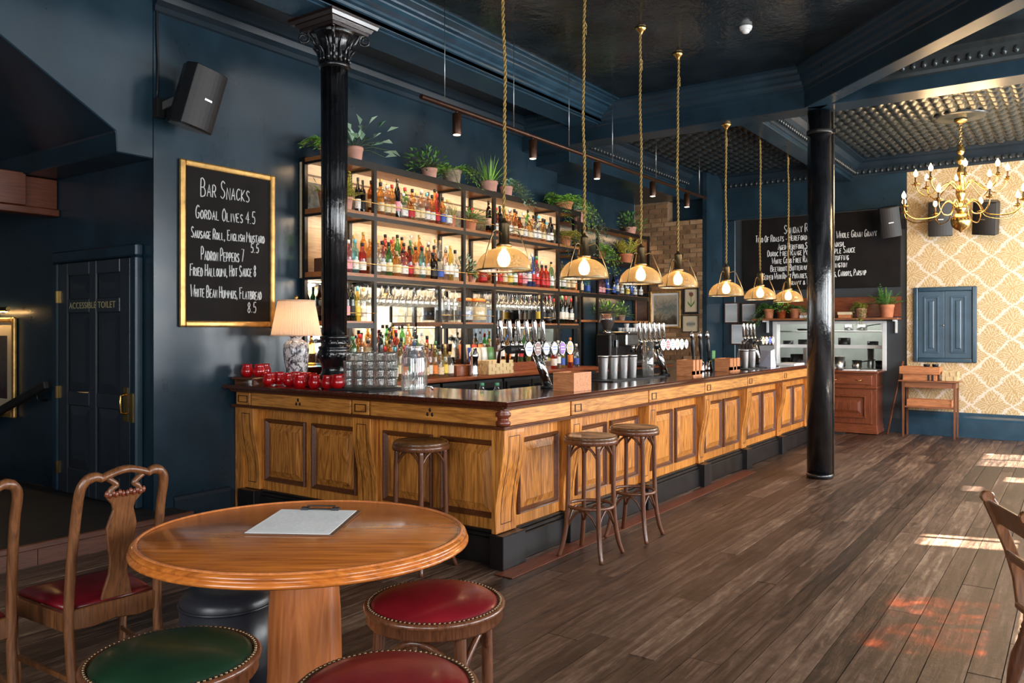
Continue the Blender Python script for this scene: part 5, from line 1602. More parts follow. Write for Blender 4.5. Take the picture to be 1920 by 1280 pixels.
tag(obj('cleaning_sponge', MB().box(12.72, 12.8, 3.16, 3.3, .9105, .98), M['yellow'], None, .008), 'yellow sponge box on the sideboard beside the iron column', 'sponge')

# plank shelf with plants above the hatch
ps = thing('plant_shelf', 'long wooden shelf with potted plants above the kitchen hatch', 'shelf', (12.8, 3.2, 1.68))
obj('shelf_board', MB().box(12.66, 12.945, 2.14, 4.27, 1.655, 1.685), M['table_wood_y'], ps, .004)
for y in (2.19, 4.08):
    obj('shelf_bracket', MB().box(12.9, 12.945, y, y + .03, 1.46, 1.654).box(12.7, 12.9, y, y + .03, 1.63, 1.654), M['white_plastic'], ps, .003)
structure('trim_hatch_board', MB().box(12.925, 12.948, 2.14, 3.9, 1.70, 2.0), M['sideboard_y'], .003)

# ------------------------------------------------------------------ pictures
def art(name, stops, scale, dist=2.0, axis=(1, 1, 1)):
    m, nt, N, L, b = new_mat(name)
    v = coord(nt, 'Generated', axis)
    g = N.new('ShaderNodeSeparateXYZ'); L.new(v, g.inputs[0])
    n = noise(nt, v, scale, 5, .6, dist)
    f = mth(nt, 'ADD', mth(nt, 'MULTIPLY', g.outputs[2], .8), mth(nt, 'MULTIPLY_ADD', n, .8, -.3))
    L.new(ramp(nt, f, stops), b.inputs['Base Color'])
    setv(b, Roughness=.55)
    return m
M['landscape'] = art('misty_landscape', [(.12, lin((70, 56, 42))), (.3, lin((96, 90, 76))), (.42, lin((150, 146, 132))), (.55, lin((110, 122, 118))), (.72, lin((176, 164, 146))), (.95, lin((206, 190, 166)))], 3, 1.0)
M['dark_art'] = art('dusky_print', [(.1, lin((60, 40, 34))), (.5, lin((92, 84, 84))), (.9, lin((60, 58, 64)))], 3)
M['cream_card'] = paint('cream_card', lin((226, 206, 172)), .7, .03, 6)
M['certificate'] = art('certificate_print', [(.2, lin((206, 210, 214))), (.5, lin((226, 228, 230))), (.8, lin((196, 202, 208)))], 14)
M['dark_wood_frame'] = wood('dark_picture_frame', lin((40, 22, 14)), lin((92, 56, 36)), 'Z', 1, .4, kind='World')
framed('framed_picture', 'gilt-framed misty landscape painting on the brick wall', 'picture', 'X', 12.193, 5.26, 5.80, 1.53, 2.14, M['gold_frame'], .035, .03, M['paper'], 'pictures on the brick wall', M['landscape'], .03)
tul = framed('framed_picture', 'tall framed tulip print on the brick wall', 'picture', 'X', 12.193, 4.945, 5.22, 1.76, 2.19, M['matt_black'], .035, .03, M['cream_card'], 'pictures on the brick wall')
fl_ = MB()
X_ = 12.178
fl_.box(X_ - .002, X_, 5.078, 5.084, 1.87, 2.05)
fl_.prism([(5.08, 1.87), (5.03, 1.93), (5.02, 1.98), (5.06, 1.93), (5.085, 1.89), (5.11, 1.93), (5.145, 1.97), (5.13, 1.92)], X_ - .002, X_, 'YZ')
obj('tulip_stem', fl_, M['leaf_dark'], tul)
obj('tulip_flower', MB().prism([(5.08, 2.03), (5.045, 2.06), (5.05, 2.11), (5.065, 2.095), (5.08, 2.12), (5.095, 2.095), (5.11, 2.11), (5.115, 2.06)], X_ - .003, X_, 'YZ'), paint('faded_rose', lin((130, 84, 64)), .7, .1, 20), tul)
sk = framed('framed_picture', 'small framed pencil sketch below the tulip print', 'picture', 'X', 12.193, 4.955, 5.235, 1.47, 1.74, M['matt_black'], .012, .025, M['cream_card'], 'pictures on the brick wall')
M['sketch'] = art('pencil_sketch', [(.2, lin((206, 196, 178))), (.5, lin((120, 116, 108))), (.8, lin((206, 196, 178)))], 9)
obj('sketch', MB().lathe([(.001, 0), (.07, 0)], 14, Matrix.Translation((12.1815, 5.09, 1.6)) @ Matrix.Rotation(-PI / 2, 4, 'Y') @ Matrix.Diagonal((.8, 1.1, 1, 1)), close=False), M['sketch'], sk)
framed('framed_picture', 'dusky framed print low on the brick wall behind the corner shelving', 'picture', 'X', 12.193, 5.83, 6.08, 1.60, 2.14, M['crate_wood'], .03, .03, M['dark_art'], 'pictures on the brick wall')
for k, (y0, y1, z0, z1, lb) in enumerate(((4.555, 4.80, 1.615, 1.955, 'upper framed certificate on the navy pilaster nearest the bricks'), (4.275, 4.53, 1.63, 1.945, 'upper framed certificate beside the trailing plants'), (4.44, 4.69, 1.265, 1.61, 'lower framed certificate below the other two on the pilaster'))):
    framed('framed_certificate', lb, 'certificate', 'X', 12.898 if y1 > 4.62 else 12.948, y0, y1, z0, z1, M['dark_wood_frame'], .018, .022, M['paper'], 'framed certificates', M['certificate'], .012)
# alcove picture with brass picture light
ap = framed('framed_picture', 'gilt-framed picture under a brass picture light in the dark alcove', 'picture', 'X', 3.398, 7.90, 8.75, .70, 1.62, M['gold_frame'], .05, .04, M['cream_card'], None, M['dark_art'], .12)
M['lamp_glow'] = glow('picture_light_glow', (1.0, .62, .25), 30)
pl = obj('picture_light', MB().tube([(3.30, 7.86, 1.69), (3.30, 8.5, 1.69)], .02, 10).tube([(3.30, 8.2, 1.69), (3.36, 8.2, 1.72), (3.395, 8.2, 1.66)], .008, 6), M['brass'], ap)
obj('lamp_tube', MB().box(3.29, 3.31, 7.9, 8.46, 1.664, 1.6695), M['lamp_glow'], pl)

# alcove: handrail and timber casing of the stairs
hr = thing('stair_handrail', 'dark wooden handrail sloping down past the toilet door', 'handrail', (3.3, 7.9, .6))
obj('rail', MB().bar((3.31, 7.17, 1.04), (3.31, 8.7, .56), .05, .07), M['platform'], hr, .012, 2)
for y in (7.35, 8.4):
    z = 1.04 - .48 * (y - 7.17) / 1.53
    obj('rail_bracket', MB().tube([(3.31, y, z - .035), (3.32, y, z - .09), (3.395, y, z - .09)], .009, 6), M['iron'], hr)
tc_ = thing('stair_casing', 'red-brown timber casing of the stairs high in the alcove', 'stair casing', (2.6, 7.3, 2.4))
M['casing'] = wood('red_brown_casing', lin((60, 26, 14)), lin((120, 62, 36)), 'X', .8, .4, kind='World')
obj('casing_beam', MB().box(2.2, 3.395, 7.16, 7.24, 2.53, 2.784), M['casing'], tc_, .006)
obj('casing_board', MB().box(2.0, 3.395, 7.12, 7.3, 2.47, 2.528), M['casing'], tc_, .006)
obj('casing_panel', MB().prism([(2.0, 2.53), (3.12, 2.53), (3.12, 2.784), (3.09, 2.8), (2.0, 2.8)], 7.10, 7.158, 'XZ'), M['casing'], tc_, .006)
# ------------------------------------------------------------------ bottles
S.cycles.transparent_max_bounces = 48
TINT = {'A': ('amber', (.92, .60, .22)), 'C': ('clear', (.93, .94, .92)), 'G': ('green', (.32, .66, .26)), 'K': ('dark', (.05, .03, .02)), 'T': ('turquoise', (.45, .86, .88)),
        'B': ('blue', (.26, .40, .80)), 'R': ('red', (.82, .16, .10)), 'P': ('pink', (.90, .46, .50)), 'Y': ('yellow', (.86, .74, .25)), 'O': ('brown', (.66, .32, .11)), 'D': ('dark green', (.04, .13, .06))}
GL = {k: glass('bottle_glass_' + n.replace(' ', '_'), c, .05, .93, body=tuple(x * .75 for x in c), milk=.28 if k != 'C' else .10) for k, (n, c) in TINT.items()}
CAPC = {'k': ('black', (.015, .014, .014)), 'w': ('white', (.75, .74, .7)), 'r': ('red', (.6, .03, .03)), 'g': ('green', (.09, .30, .16)), 'y': ('gold', (.7, .48, .16)), 'n': ('cork', (.5, .32, .17)), 'b': ('blue', (.06, .18, .55)), 't': ('turquoise', (.15, .5, .6)), 's': ('silver', (.6, .6, .6)), 'o': ('orange', (.8, .25, .05)), 'p': ('pink', (.8, .4, .45)), 'c': ('cream', (.8, .72, .55))}
CAPM = {k: paint(n + '_cap', c, .4, .08, 20) for k, (n, c) in CAPC.items()}
LABC = {'c': ('cream', lin((226, 204, 160))), 'w': ('white', lin((224, 220, 210))), 'r': ('red', lin((190, 30, 30))), 'b': ('blue', lin((60, 90, 170))), 'p': ('pink', lin((236, 160, 170))), 'y': ('yellow', lin((232, 200, 80))), 'k': ('black', lin((28, 26, 28))), 'o': ('orange', lin((230, 130, 50))), 'g': ('green', lin((80, 130, 70)))}
def label_mat(n, c):
    m, nt, N, L, b = new_mat(n + '_bottle_label')
    oi = N.new('ShaderNodeObjectInfo')
    v = coord(nt, 'Object', (60, 60, 90))
    f = noise(nt, v, 1.0, 1, .4)
    dk = tuple(x * .35 for x in c)
    L.new(ramp(nt, f, [(.30, dk), (.36, c), (.8, c)]), b.inputs['Base Color'])
    setv(b, Roughness=.6)
    return m
LABM = {k: label_mat(n, c) for k, (n, c) in LABC.items()}
# shape: profile of (radius, height), label band, cap radius, corner squareness
SHAPES = {
 's': ('round', [(.034, 0), (.038, .005), (.038, .175), (.034, .195), (.018, .215), (.0145, .23), (.0145, .275)], (.035, .11), .016, 0),
 'w': ('tall', [(.034, 0), (.0375, .005), (.0375, .185), (.034, .21), (.018, .24), (.0145, .255), (.0145, .305)], (.05, .13), .0155, 0),
 'q': ('square', [(.037, 0), (.041, .005), (.041, .155), (.036, .175), (.018, .19), (.0155, .2), (.0155, .24)], (.03, .10), .018, 1),
 'u': ('squat', [(.042, 0), (.048, .008), (.05, .06), (.047, .12), (.03, .16), (.017, .18), (.0155, .21)], (.03, .1), .018, 0),
 'l': ('slender', [(.030, 0), (.033, .005), (.033, .215), (.028, .24), (.015, .265), (.0135, .28), (.0135, .32)], (.06, .14), .015, 0),
}
CH = {'s': .035, 'w': .05, 'q': .03, 'u': .032, 'l': .03}
BM = {}
def bottle_mesh(sh_, tint):
    if (sh_, tint) not in BM:
        nm, prof, lb, cr, sq = SHAPES[sh_]
        w = (lambda a, z: 1 / (abs(math.cos(a)) ** 5 + abs(math.sin(a)) ** 5) ** .2 if z < .17 else 1) if sq else None
        mb = MB().lathe(prof, 12 if not sq else 16, wob=w)
        BM[sh_, tint] = mesh(mb, GL[tint], 'bottle')
        # the drink inside, for clear glass left as it is
    return BM[sh_, tint]
def lab_mesh(sh_, k):
    key = ('label', sh_, k)
    if key not in BM:
        nm, prof, (a0, a1), cr, sq = SHAPES[sh_]
        r = max(p[0] for p in prof) + .0012
        w = (lambda a, z: 1 / (abs(math.cos(a)) ** 5 + abs(math.sin(a)) ** 5) ** .2) if sq else None
        if sh_ == 'u': r += .0005
        BM[key] = mesh(MB().lathe([(r, a0), (r, a1)], 12 if not sq else 16, close=False, wob=w), LABM[k], 'label')
    return BM[key]
def cap_mesh(sh_, k):
    key = ('cap', sh_, k)
    if key not in BM:
        nm, prof, lb, cr, sq = SHAPES[sh_]
        h = prof[-1][1]
        BM[key] = mesh(MB().lathe([(cr, h - CH[sh_] * .7), (cr + .001, h + .004), (cr * .8, h + .008)], 10), CAPM[k], 'cap')
    return BM[key]
def put(name, me, loc, label=None, cat=None, group=None, parent=None, sc=1.0):
    o = bpy.data.objects.new(name, me)
    C.objects.link(o)
    o.location = loc
    if sc != 1.0: o.scale = (1, 1, sc)
    if parent is not None: o.parent = parent
    return tag(o, label, cat, group)
SEEN = {}
def bottle(code, x, y, z, place, group, order, sc=1.0, xy=1.0):
    sh_, tint, cap, lab = code
    nm = TINT[tint][0]
    if lab not in LABC: lab = 'w'
    lb = LABC[lab][0] + '-labelled ' if lab != '-' else 'unlabelled '
    o = put('wine_bottle' if sh_ == 'w' and tint in 'KDG' else 'bottle', bottle_mesh(sh_, tint), (x, y, z + .001), '%s%s bottle, %s along %s' % (lb, nm, order, place), 'bottle', group, None, sc)
    o.scale = (xy, xy, sc)
    put('cap', cap_mesh(sh_, cap), (0, 0, 0), parent=o)
    if lab != '-':
        put('label', lab_mesh(sh_, lab), (0, 0, 0), parent=o)
    return o
def row(codes, x0, x1, y, z, place, group, jit=.006, r=random.Random(11)):
    codes = codes.split()
    n = len(codes)
    rad = {'s': .0395, 'w': .039, 'q': .0425, 'u': .052, 'l': .0345}
    tot = sum(2 * rad[c[0]] for c in codes) + .004 * n
    xy = min(1.0, (x1 - x0) / tot)
    gap = ((x1 - x0) - sum(2 * rad[c[0]] * xy for c in codes)) / n
    x = x0
    for i, c in enumerate(codes):
        w_ = 2 * rad[c[0]] * xy
        bottle(c, x + (gap + w_) / 2 + r.uniform(-.4, .4) * max(0, gap - .003), y + r.uniform(-jit, jit), z, place, group, ORD[i], min(1.08 + r.uniform(-.08, .09), 1.04 if 2.6 < z < 2.7 else 2), xy)
        x += gap + w_
ZT, Z3, Z4, ZC = 2.575, 2.015, 1.583, 1.035
G_T, G_3, G_C = 'bottles on the upper shelf', 'bottles on the middle shelf', 'bottles on the back counter'
row('sKkw sKkk', 5.20, 5.32, 5.42, ZT, 'top shelf of the narrow bay by the column', G_T)
row('sAkc sCwc sArc lKkp qCww uAnr sCyc sCwc sCtw sAkw sRrr sAkb qCyw', 5.43, 6.49, 5.37, ZT, 'front of top shelf in first wide bay', G_T)
row('sOkc lCyw sAyc sArc sGrw sAkc sAnw sOkr lAkc', 5.42, 6.45, 5.49, ZT + .05, 'back of top shelf in first wide bay', G_T)
row('sRrk', 7.07, 7.16, 5.56, ZT, 'top shelf of the middle narrow bay', G_T)
row('sRrw sKkw sAyc sCwt sAkc uOkc sCyw qAnc sCkw sCtw sAkc qCtt sKkw', 7.23, 8.50, 5.370, ZT, 'front of top shelf in second wide bay', G_T)
row('lKkw sGrw sCyy sAkc sOkr sCwc lGkw sAnc sCtw', 7.28, 8.45, 5.49, ZT + .05, 'back of top shelf in second wide bay', G_T)
row('wKkw', 8.56, 8.64, 5.56, ZT, 'top shelf of the end narrow bay', G_T)
row('sPwp sTtt sRkw', 5.04, 5.31, 5.40, Z3, 'middle shelf in narrow bay right of the column', G_3)
row('lOkc sAyc lCyw', 5.06, 5.31, 5.52, Z3, 'back of middle shelf right of the column', G_3)
row('qCkw sCkw sGkc uAnc qCkw sRkr sAkc sTkw sAyc qKkk uCkb lCww lYyw sCkw', 5.36, 6.62, 5.370, Z3, 'front of middle shelf in first wide bay', G_3)
row('sAyc sCyw sRrk sArc lGkw sRkr lGgb sAyo sArc lCwc sOkc lCnw sAkc', 5.40, 6.60, 5.485, Z3 + .05, 'middle row of middle shelf in first wide bay', G_3)
row('lAyc lCyw lOkc sAnc lAkc lCww lAyc sOkr lCyc', 5.42, 6.58, 5.585, Z3 + .09, 'back of middle shelf in first wide bay', G_3)
row('uRkr', 7.02, 7.15, 5.4, Z3, 'middle shelf of the middle narrow bay', G_3)
row('sCww sArr sAyc sCwy sGgw sRrr sCwp lBsw lBbr sPrr qRkr qRkr sCyw', 7.22, 8.50, 5.370, Z3, 'front of middle shelf in second wide bay', G_3)
row('lAyc sOkc lCww sAkc lGkw sAnc lCyw sRkr lCsw lGgw sCww', 7.26, 8.46, 5.485, Z3 + .05, 'back of middle shelf in second wide bay', G_3)
row('sCww sGkw sCwc sAyc', 8.56, 9.02, 5.370, Z3, 'middle shelf of the end narrow bay', G_3)
row('lGkw sCww lDky', 8.58, 9.0, 5.5, Z3, 'back of middle shelf in the end narrow bay', G_3)
# left of the column, seen past it
row('sGrw sAkr', 4.845, 5.0, 5.44, Z3 + .125, 'top of the wooden box left of the column', G_3)
row('wKkk wKnk', 4.845, 5.0, 5.43, Z4, 'small shelf left of the column', 'wine bottles on the small shelves')
row('wKkp wDkk wYty sCyw', 5.03, 5.31, 5.40, Z4, 'small shelf right of the column', 'wine bottles on the small shelves')
row('wKww lYtw wDkw', 5.06, 5.31, 5.53, Z4, 'back of small shelf right of the column', 'wine bottles on the small shelves')
row('wKrw wDgw wKrw wKrw', 8.57, 9.01, 5.39, Z4, 'small shelf of the end bay', 'wine bottles on the small shelves')
row('wKrw wDrw wKkw wKrw', 8.59, 9.02, 5.53, Z4, 'back of small shelf in the end bay', 'wine bottles on the small shelves')
row('wKyy wKkk', 8.21, 8.40, 5.42, Z4, 'small shelf above the beer tap badges', 'wine bottles on the small shelves')
big_b = bottle('uKkk', 8.45, 5.41, Z4, 'small shelf above the tap badges, large and dark', 'wine bottles on the small shelves', 'third', 1.25)
# counter level
row('sGgw sArw qCkw', 5.04, 5.31, 5.33, ZC + .122, 'wooden box in narrow bay on back counter', G_C)
row('sTtt lAkc sRro wDkg lBbw sPwp qAnc sCyw sAyo qCwc sYyy uCyw', 5.40, 6.28, 5.16, ZC, 'front of back counter in first wide bay', G_C)
row('sRrk lAkc sOkr lGkw sAbo sCww sArr sBkb lAyc sRkr lGgb sAkc', 5.39, 6.25, 5.27, ZC, 'second row of back counter in first wide bay', G_C)
row('lCrw lKkw sAyc lCkw lOkc sAkp lCww sAyc lGkw lCsc sRko', 5.42, 6.22, 5.42, ZC + .08, 'third row of back counter in first wide bay', G_C)
row('lAyc sOkr lCkw lAkc sRrr lGkw lAyc lCww', 5.44, 6.20, 5.55, ZC + .15, 'last row of back counter in first wide bay', G_C)
row('lCkt sOkw lKkw sAbo lKkw lCsw wGrr wGyr wYyy wKky', 7.25, 8.14, 5.40, ZC + .10, 'back counter behind the beer taps', G_C)
row('sTwo lAyc sRrw sAnc lCbw sOko sAyc lDkr', 7.27, 8.12, 5.56, ZC, 'back row behind the beer taps', G_C)
row('sRrw lCww sYkb', 8.2, 8.5, 5.2, ZC, 'back counter under the small end shelf', G_C)
row('lRoo sCwb', 8.58, 8.85, 5.2, ZC, 'back counter at its far end', G_C)
# stepped-back unit
row('sAko sAnc qTkb', 9.85, 10.38, 5.9, 2.04, 'corner unit shelf behind the second pendant', 'bottles on the corner unit')
row('qPkp qPwp lBkb sKkb lBkw sArw sCwy lBkb sCkw sKkw', 10.48, 12.05, 5.88, 2.04, 'corner unit shelf beside the bricks', 'bottles on the corner unit')
for k, (x, y) in enumerate(((4.51, 3.6), (4.59, 3.6))):
    pass

# wooden risers and boxes on the shelving
def small_box(name, label, cat, x0, x1, y0, y1, z0, z1, mat, bv=.004):
    return tag(obj(name, MB().box(x0, x1, y0, y1, z0 + .0005, z1), mat, None, bv), label, cat)
small_box('wooden_box', 'dark wooden box under green bottles on the middle shelf left of the column', 'box', 4.83, 5.01, 5.37, 5.56, Z3, Z3 + .124, M['walnut'])
small_box('wooden_box', 'brown wooden riser under bottles on the back counter right of the column', 'box', 5.02, 5.315, 5.1, 5.42, ZC, ZC + .12, M['redwood'])
small_box('wooden_box', 'red-brown riser box behind the big glass jar on the back counter', 'box', 6.30, 6.62, 5.12, 5.35, ZC, ZC + .11, M['redwood'])
small_box('wooden_riser', 'low stepped riser under the third row of back counter bottles', 'riser', 5.39, 6.24, 5.365, 5.475, ZC, ZC + .079, M['redwood'])
small_box('wooden_riser', 'taller stepped riser under the last row of back counter bottles', 'riser', 5.39, 6.24, 5.495, 5.61, ZC, ZC + .149, M['redwood'])
small_box('wooden_box', 'long red-brown riser behind the beer taps', 'box', 7.22, 8.14, 5.32, 5.48, ZC, ZC + .099, M['redwood'])
# round steel spirit measure tower and jars
sp_ = obj('pepper_mill', MB().lathe([(.045, ZC + .001), (.048, ZC + .02), (.04, ZC + .05), (.04, ZC + .17), (.047, ZC + .19), (.047, ZC + .23), (.03, ZC + .25), (.03, ZC + .28), (.001, ZC + .29)], 20, Matrix.Translation((6.5, 5.06, 0)), close=False), M['chrome'])
tag(sp_, 'tall steel cylinder standing before the post between the first bays', 'shaker')
M['orange'] = paint('orange_lid', lin((232, 120, 50)), .45, .06, 10)
M['jar_fill'] = art('blue_print_jar', [(.25, lin((196, 200, 206))), (.5, lin((96, 120, 176))), (.75, lin((206, 200, 190)))], 9)
for k, (x, lb) in enumerate(((6.80, 'big clip jar with orange lid and blue print on the middle small shelf'), (7.04, 'big plain clip jar with orange lid, second on the middle small shelf'))):
    j = obj('clip_jar', MB().lathe([(.09, Z4 + .001), (.1, Z4 + .012), (.1, Z4 + .19), (.08, Z4 + .215), (.075, Z4 + .235)], 20, Matrix.Translation((x, 5.43, 0)), close=False), GL['C'])
    tag(j, lb, 'jar', 'clip jars')
    obj('jar_lid', MB().lathe([(.082, Z4 + .232), (.085, Z4 + .238), (.085, Z4 + .258), (.06, Z4 + .266)], 20, Matrix.Translation((x, 5.43, 0))), M['orange'], j)
    obj('print', MB().lathe([(.0955, Z4 + .03), (.0955, Z4 + .17)], 20, Matrix.Translation((x, 5.43, 0)), close=False), M['jar_fill'] if k == 0 else LABM['c'], j)
for k, x in enumerate((6.36, 6.47, 6.58)):
    j = obj('glass_jug', MB().lathe([(.042, Z4 + .001), (.048, Z4 + .01), (.05, Z4 + .2), (.044, Z4 + .24), (.05, Z4 + .26)], 16, Matrix.Translation((x, 5.4, 0)), close=False), GL['C'])
    tag(j, 'clear glass jug on the small shelf under the hanging glasses, %s of three' % ORD[k], 'jug', 'glass jugs')
    obj('handle', MB().tube([(x + .048, 5.4, Z4 + .22), (x + .085, 5.4, Z4 + .19), (x + .085, 5.4, Z4 + .08), (x + .05, 5.4, Z4 + .05)], .007, 6), GL['C'], j)
weave_basket('honey-coloured woven basket of snack packets on the back counter', 6.70, 7.15, 5.02, 5.2, ZC + .0005, ZC + .15, 7, 4)
PK = [('blue', (46, 76, 150)), ('cream', (214, 204, 184)), ('white', (216, 214, 206)), ('green', (86, 130, 72)), ('orange', (206, 116, 64)), ('cream', (220, 196, 160)), ('red', (176, 70, 56)), ('orange', (214, 140, 80))]
def packet(name, label, x, y, z, w, h, col, tilt=0):
    mb = MB()
    vs, fs = [], []
    for k in range(5):
        t = k / 4
        b = .022 * math.sin(PI * t) + .001
        for sx in (-1, 0, 1):
            vs.append((sx * w / 2 * (1 - .08 * math.sin(PI * t)), -b * (1 if sx == 0 else .25), h * t))
        for sx in (1, 0, -1):
            vs.append((sx * w / 2 * (1 - .08 * math.sin(PI * t)), b * (1 if sx == 0 else .25), h * t))
    for k in range(4):
        for i in range(6):
            fs.append((6 * k + i, 6 * k + (i + 1) % 6, 6 * k + 6 + (i + 1) % 6, 6 * k + 6 + i))
    mb.add(vs, fs, True)
    o = obj(name, mb, paint(name + '_foil', lin(col), .25, .1, 12), None)
    o.location = (x, y, z); o.rotation_euler = (tilt, 0, rnd.uniform(-.2, .2))
    tag(o, label, 'snack packet', 'snack packets on the back counter')
    return o
for k, (cn, col) in enumerate(PK):
    up = k >= 4
    packet('crisp_packet', '%s snack packet, %s in %s row behind the woven basket' % (cn, ORD[k % 4], 'upper' if up else 'lower'), 6.76 + (k % 4) * .115, 5.29 + (.13 if up else 0), ZC + (.16 if up else .13) + .001, .1, .15, col, R(-6))
small_box('packet_rack', 'dark stepped rack holding snack packets behind the woven basket', 'rack', 6.70, 7.16, 5.25, 5.34, ZC, ZC + .128, M['walnut'])
small_box('packet_rack', 'taller back step of the snack packet rack', 'rack', 6.70, 7.16, 5.372, 5.47, ZC, ZC + .158, M['walnut'])

# ------------------------------------------------------------------ hanging wine glasses
M['stemware'] = glass('stemware_glass', (.96, .96, .94), .05, .88, body=(1, .96, .9), milk=.16)
gm = mesh(MB().lathe([(.034, 0), (.033, -.003), (.006, -.010), (.0042, -.016), (.0042, -.085), (.012, -.095), (.034, -.125), (.040, -.155), (.034, -.195)], 14, close=False), M['stemware'], 'wine_glass')
def rack(name, label, x0, x1):
    t = thing(name, label, 'glass rack', ((x0 + x1) / 2, 5.46, 1.955))
    for y in (5.35, 5.40, 5.45, 5.50, 5.55, 5.60):
        obj('rack_rail', MB().box(x0, x1, y - .005 - .006, y - .006 + .005, 1.942, 1.9695), M['steel_black'], t)
    return t
rack('glass_rack', 'black rack of hanging stemmed glasses under the first wide bay', 5.37, 6.62)
rack('glass_rack', 'black rack of hanging stemmed glasses under the second wide bay', 7.22, 8.5)
for bay, (x0, x1) in (('first', (5.41, 6.59)), ('second', (7.26, 8.46))):
    for r_, y in (('front', 5.378), ('middle', 5.473), ('back', 5.568)):
        n = 14
        for k in range(n):
            if bay == 'second' and k > 11 and r_ != 'front': continue
            put('wine_glass', gm, (x0 + (x1 - x0) * k / (n - 1), y, 1.9415), 'upturned stemmed glass, %s along the %s row hanging under the %s wide bay' % (ORD[k], r_, bay), 'glass', 'hanging wine glasses')

# ------------------------------------------------------------------ plants
def leaf(mb, p, d, l, w, fold=.3):
    d = d.normalized()
    u = d.cross(Vector((0, 0, 1)))
    if u.length < .05: u = Vector((1, 0, 0))
    u.normalize()
    n = u.cross(d)
    a, b = p + d * l * .45 + u * w / 2 + n * w * fold, p + d * l * .45 - u * w / 2 + n * w * fold
    mb.add([p, a, p + d * l, b, p + d * l * .45], [(0, 4, 1), (4, 2, 1), (0, 3, 4), (4, 3, 2)])
def foliage(kind, r, size, drop=.3, seed=1, lean=(0, 0)):
    q = random.Random(seed)
    mb, st = MB(), MB()
    if kind in ('spiky', 'palm', 'grass'):
        n = {'spiky': 22, 'palm': 26, 'grass': 60}[kind]
        for _ in range(n):
            a = q.uniform(0, 2 * PI); el = q.uniform(.35, 1.45)
            l = size * q.uniform(.7, 1.1)
            p = Vector((r * .4 * math.cos(a), r * .4 * math.sin(a), 0))
            d = Vector((math.cos(a) * math.cos(el), math.sin(a) * math.cos(el), math.sin(el)))
            w = size * {'spiky': .11, 'palm': .05, 'grass': .035}[kind]
            seg = 4
            u = d.cross(Vector((0, 0, 1))).normalized() * w / 2
            pts = []
            for k in range(seg + 1):
                t = k / seg
                c_ = p + d * l * t - Vector((0, 0, l * .35 * t * t * math.cos(el)))
                hw = u * (1 - t) ** .6 if k else u * .7
                pts.append((c_ - hw, c_ + hw, c_))
            vs = [v for a_, b_, _ in pts for v in (a_, b_)]
            mb.add(vs, [(2 * k, 2 * k + 1, 2 * k + 3, 2 * k + 2) for k in range(seg)])
            if kind == 'palm':
                for k in range(2, 9):
                    t = k / 9
                    c_ = p + d * l * t - Vector((0, 0, l * .35 * t * t * math.cos(el)))
                    for sg in (-1, 1):
                        leaf(mb, c_, d * .6 + u.normalized() * sg + Vector((0, 0, .1)), l * .30 * (1.1 - t), l * .06)
    else:
        n = {'bushy': 90, 'fern': 30, 'trailing': 26, 'big': 34}[kind]
        if kind in ('bushy', 'big'):
            for _ in range(n):
                a = q.uniform(0, 2 * PI); el = q.uniform(-.35, 1.4); rr = size * q.uniform(.35, 1)
                p = Vector((math.cos(a) * math.cos(el), math.sin(a) * math.cos(el), math.sin(el) * .8 + .12)) * rr + Vector((lean[0], lean[1], 0)) * rr
                d = p.normalized() + Vector((q.uniform(-.6, .6), q.uniform(-.6, .6), q.uniform(-.5, .3)))
                leaf(mb, p, d, size * (.26 if kind == 'bushy' else .42), size * (.15 if kind == 'bushy' else .26))
                if q.random() < .4: st.tube([(0, 0, -.01), tuple(p * .5 + Vector((0, 0, size * .1))), tuple(p)], .003, 4)
        else:
            for _ in range(n):
                a = q.uniform(0, 2 * PI)
                out = r * q.uniform(1.0, 1.5) + (size * .35 if kind == 'fern' else .0)
                dr = drop * q.uniform(.25, 1) * (1 if math.sin(a) < .35 else .08)
                ln_ = Vector((lean[0], lean[1], 0)) * size
                top_ = size * q.uniform(.2, .55)
                P0, P1, P2 = Vector((0, 0, 0)), Vector((out * .7 * math.cos(a), out * .7 * math.sin(a), top_)), Vector((out * 1.15 * math.cos(a), out * 1.15 * math.sin(a), -dr + top_ * .3)) + ln_
                if math.sin(a) > .3: P2.y = min(P2.y, r * 1.6)
                pts = bez(P0, P1 * 1.2, P2, 9)
                st.tube(pts, .0025, 4)
                for k in range(1, 10):
                    d = pts[k] - pts[k - 1]
                    s_ = d.cross(Vector((0, 0, 1)))
                    if s_.length < 1e-5: s_ = Vector((1, 0, 0))
                    s_.normalize()
                    for sg in (-1, 1):
                        L_ = size * (.30 if kind == 'fern' else .19) * (1.1 - k * .06)
                        leaf(mb, pts[k], s_ * sg + d.normalized() * .5 + Vector((0, 0, q.uniform(-.3, .2))), L_, L_ * (.24 if kind == 'fern' else .62))
    return mb, st
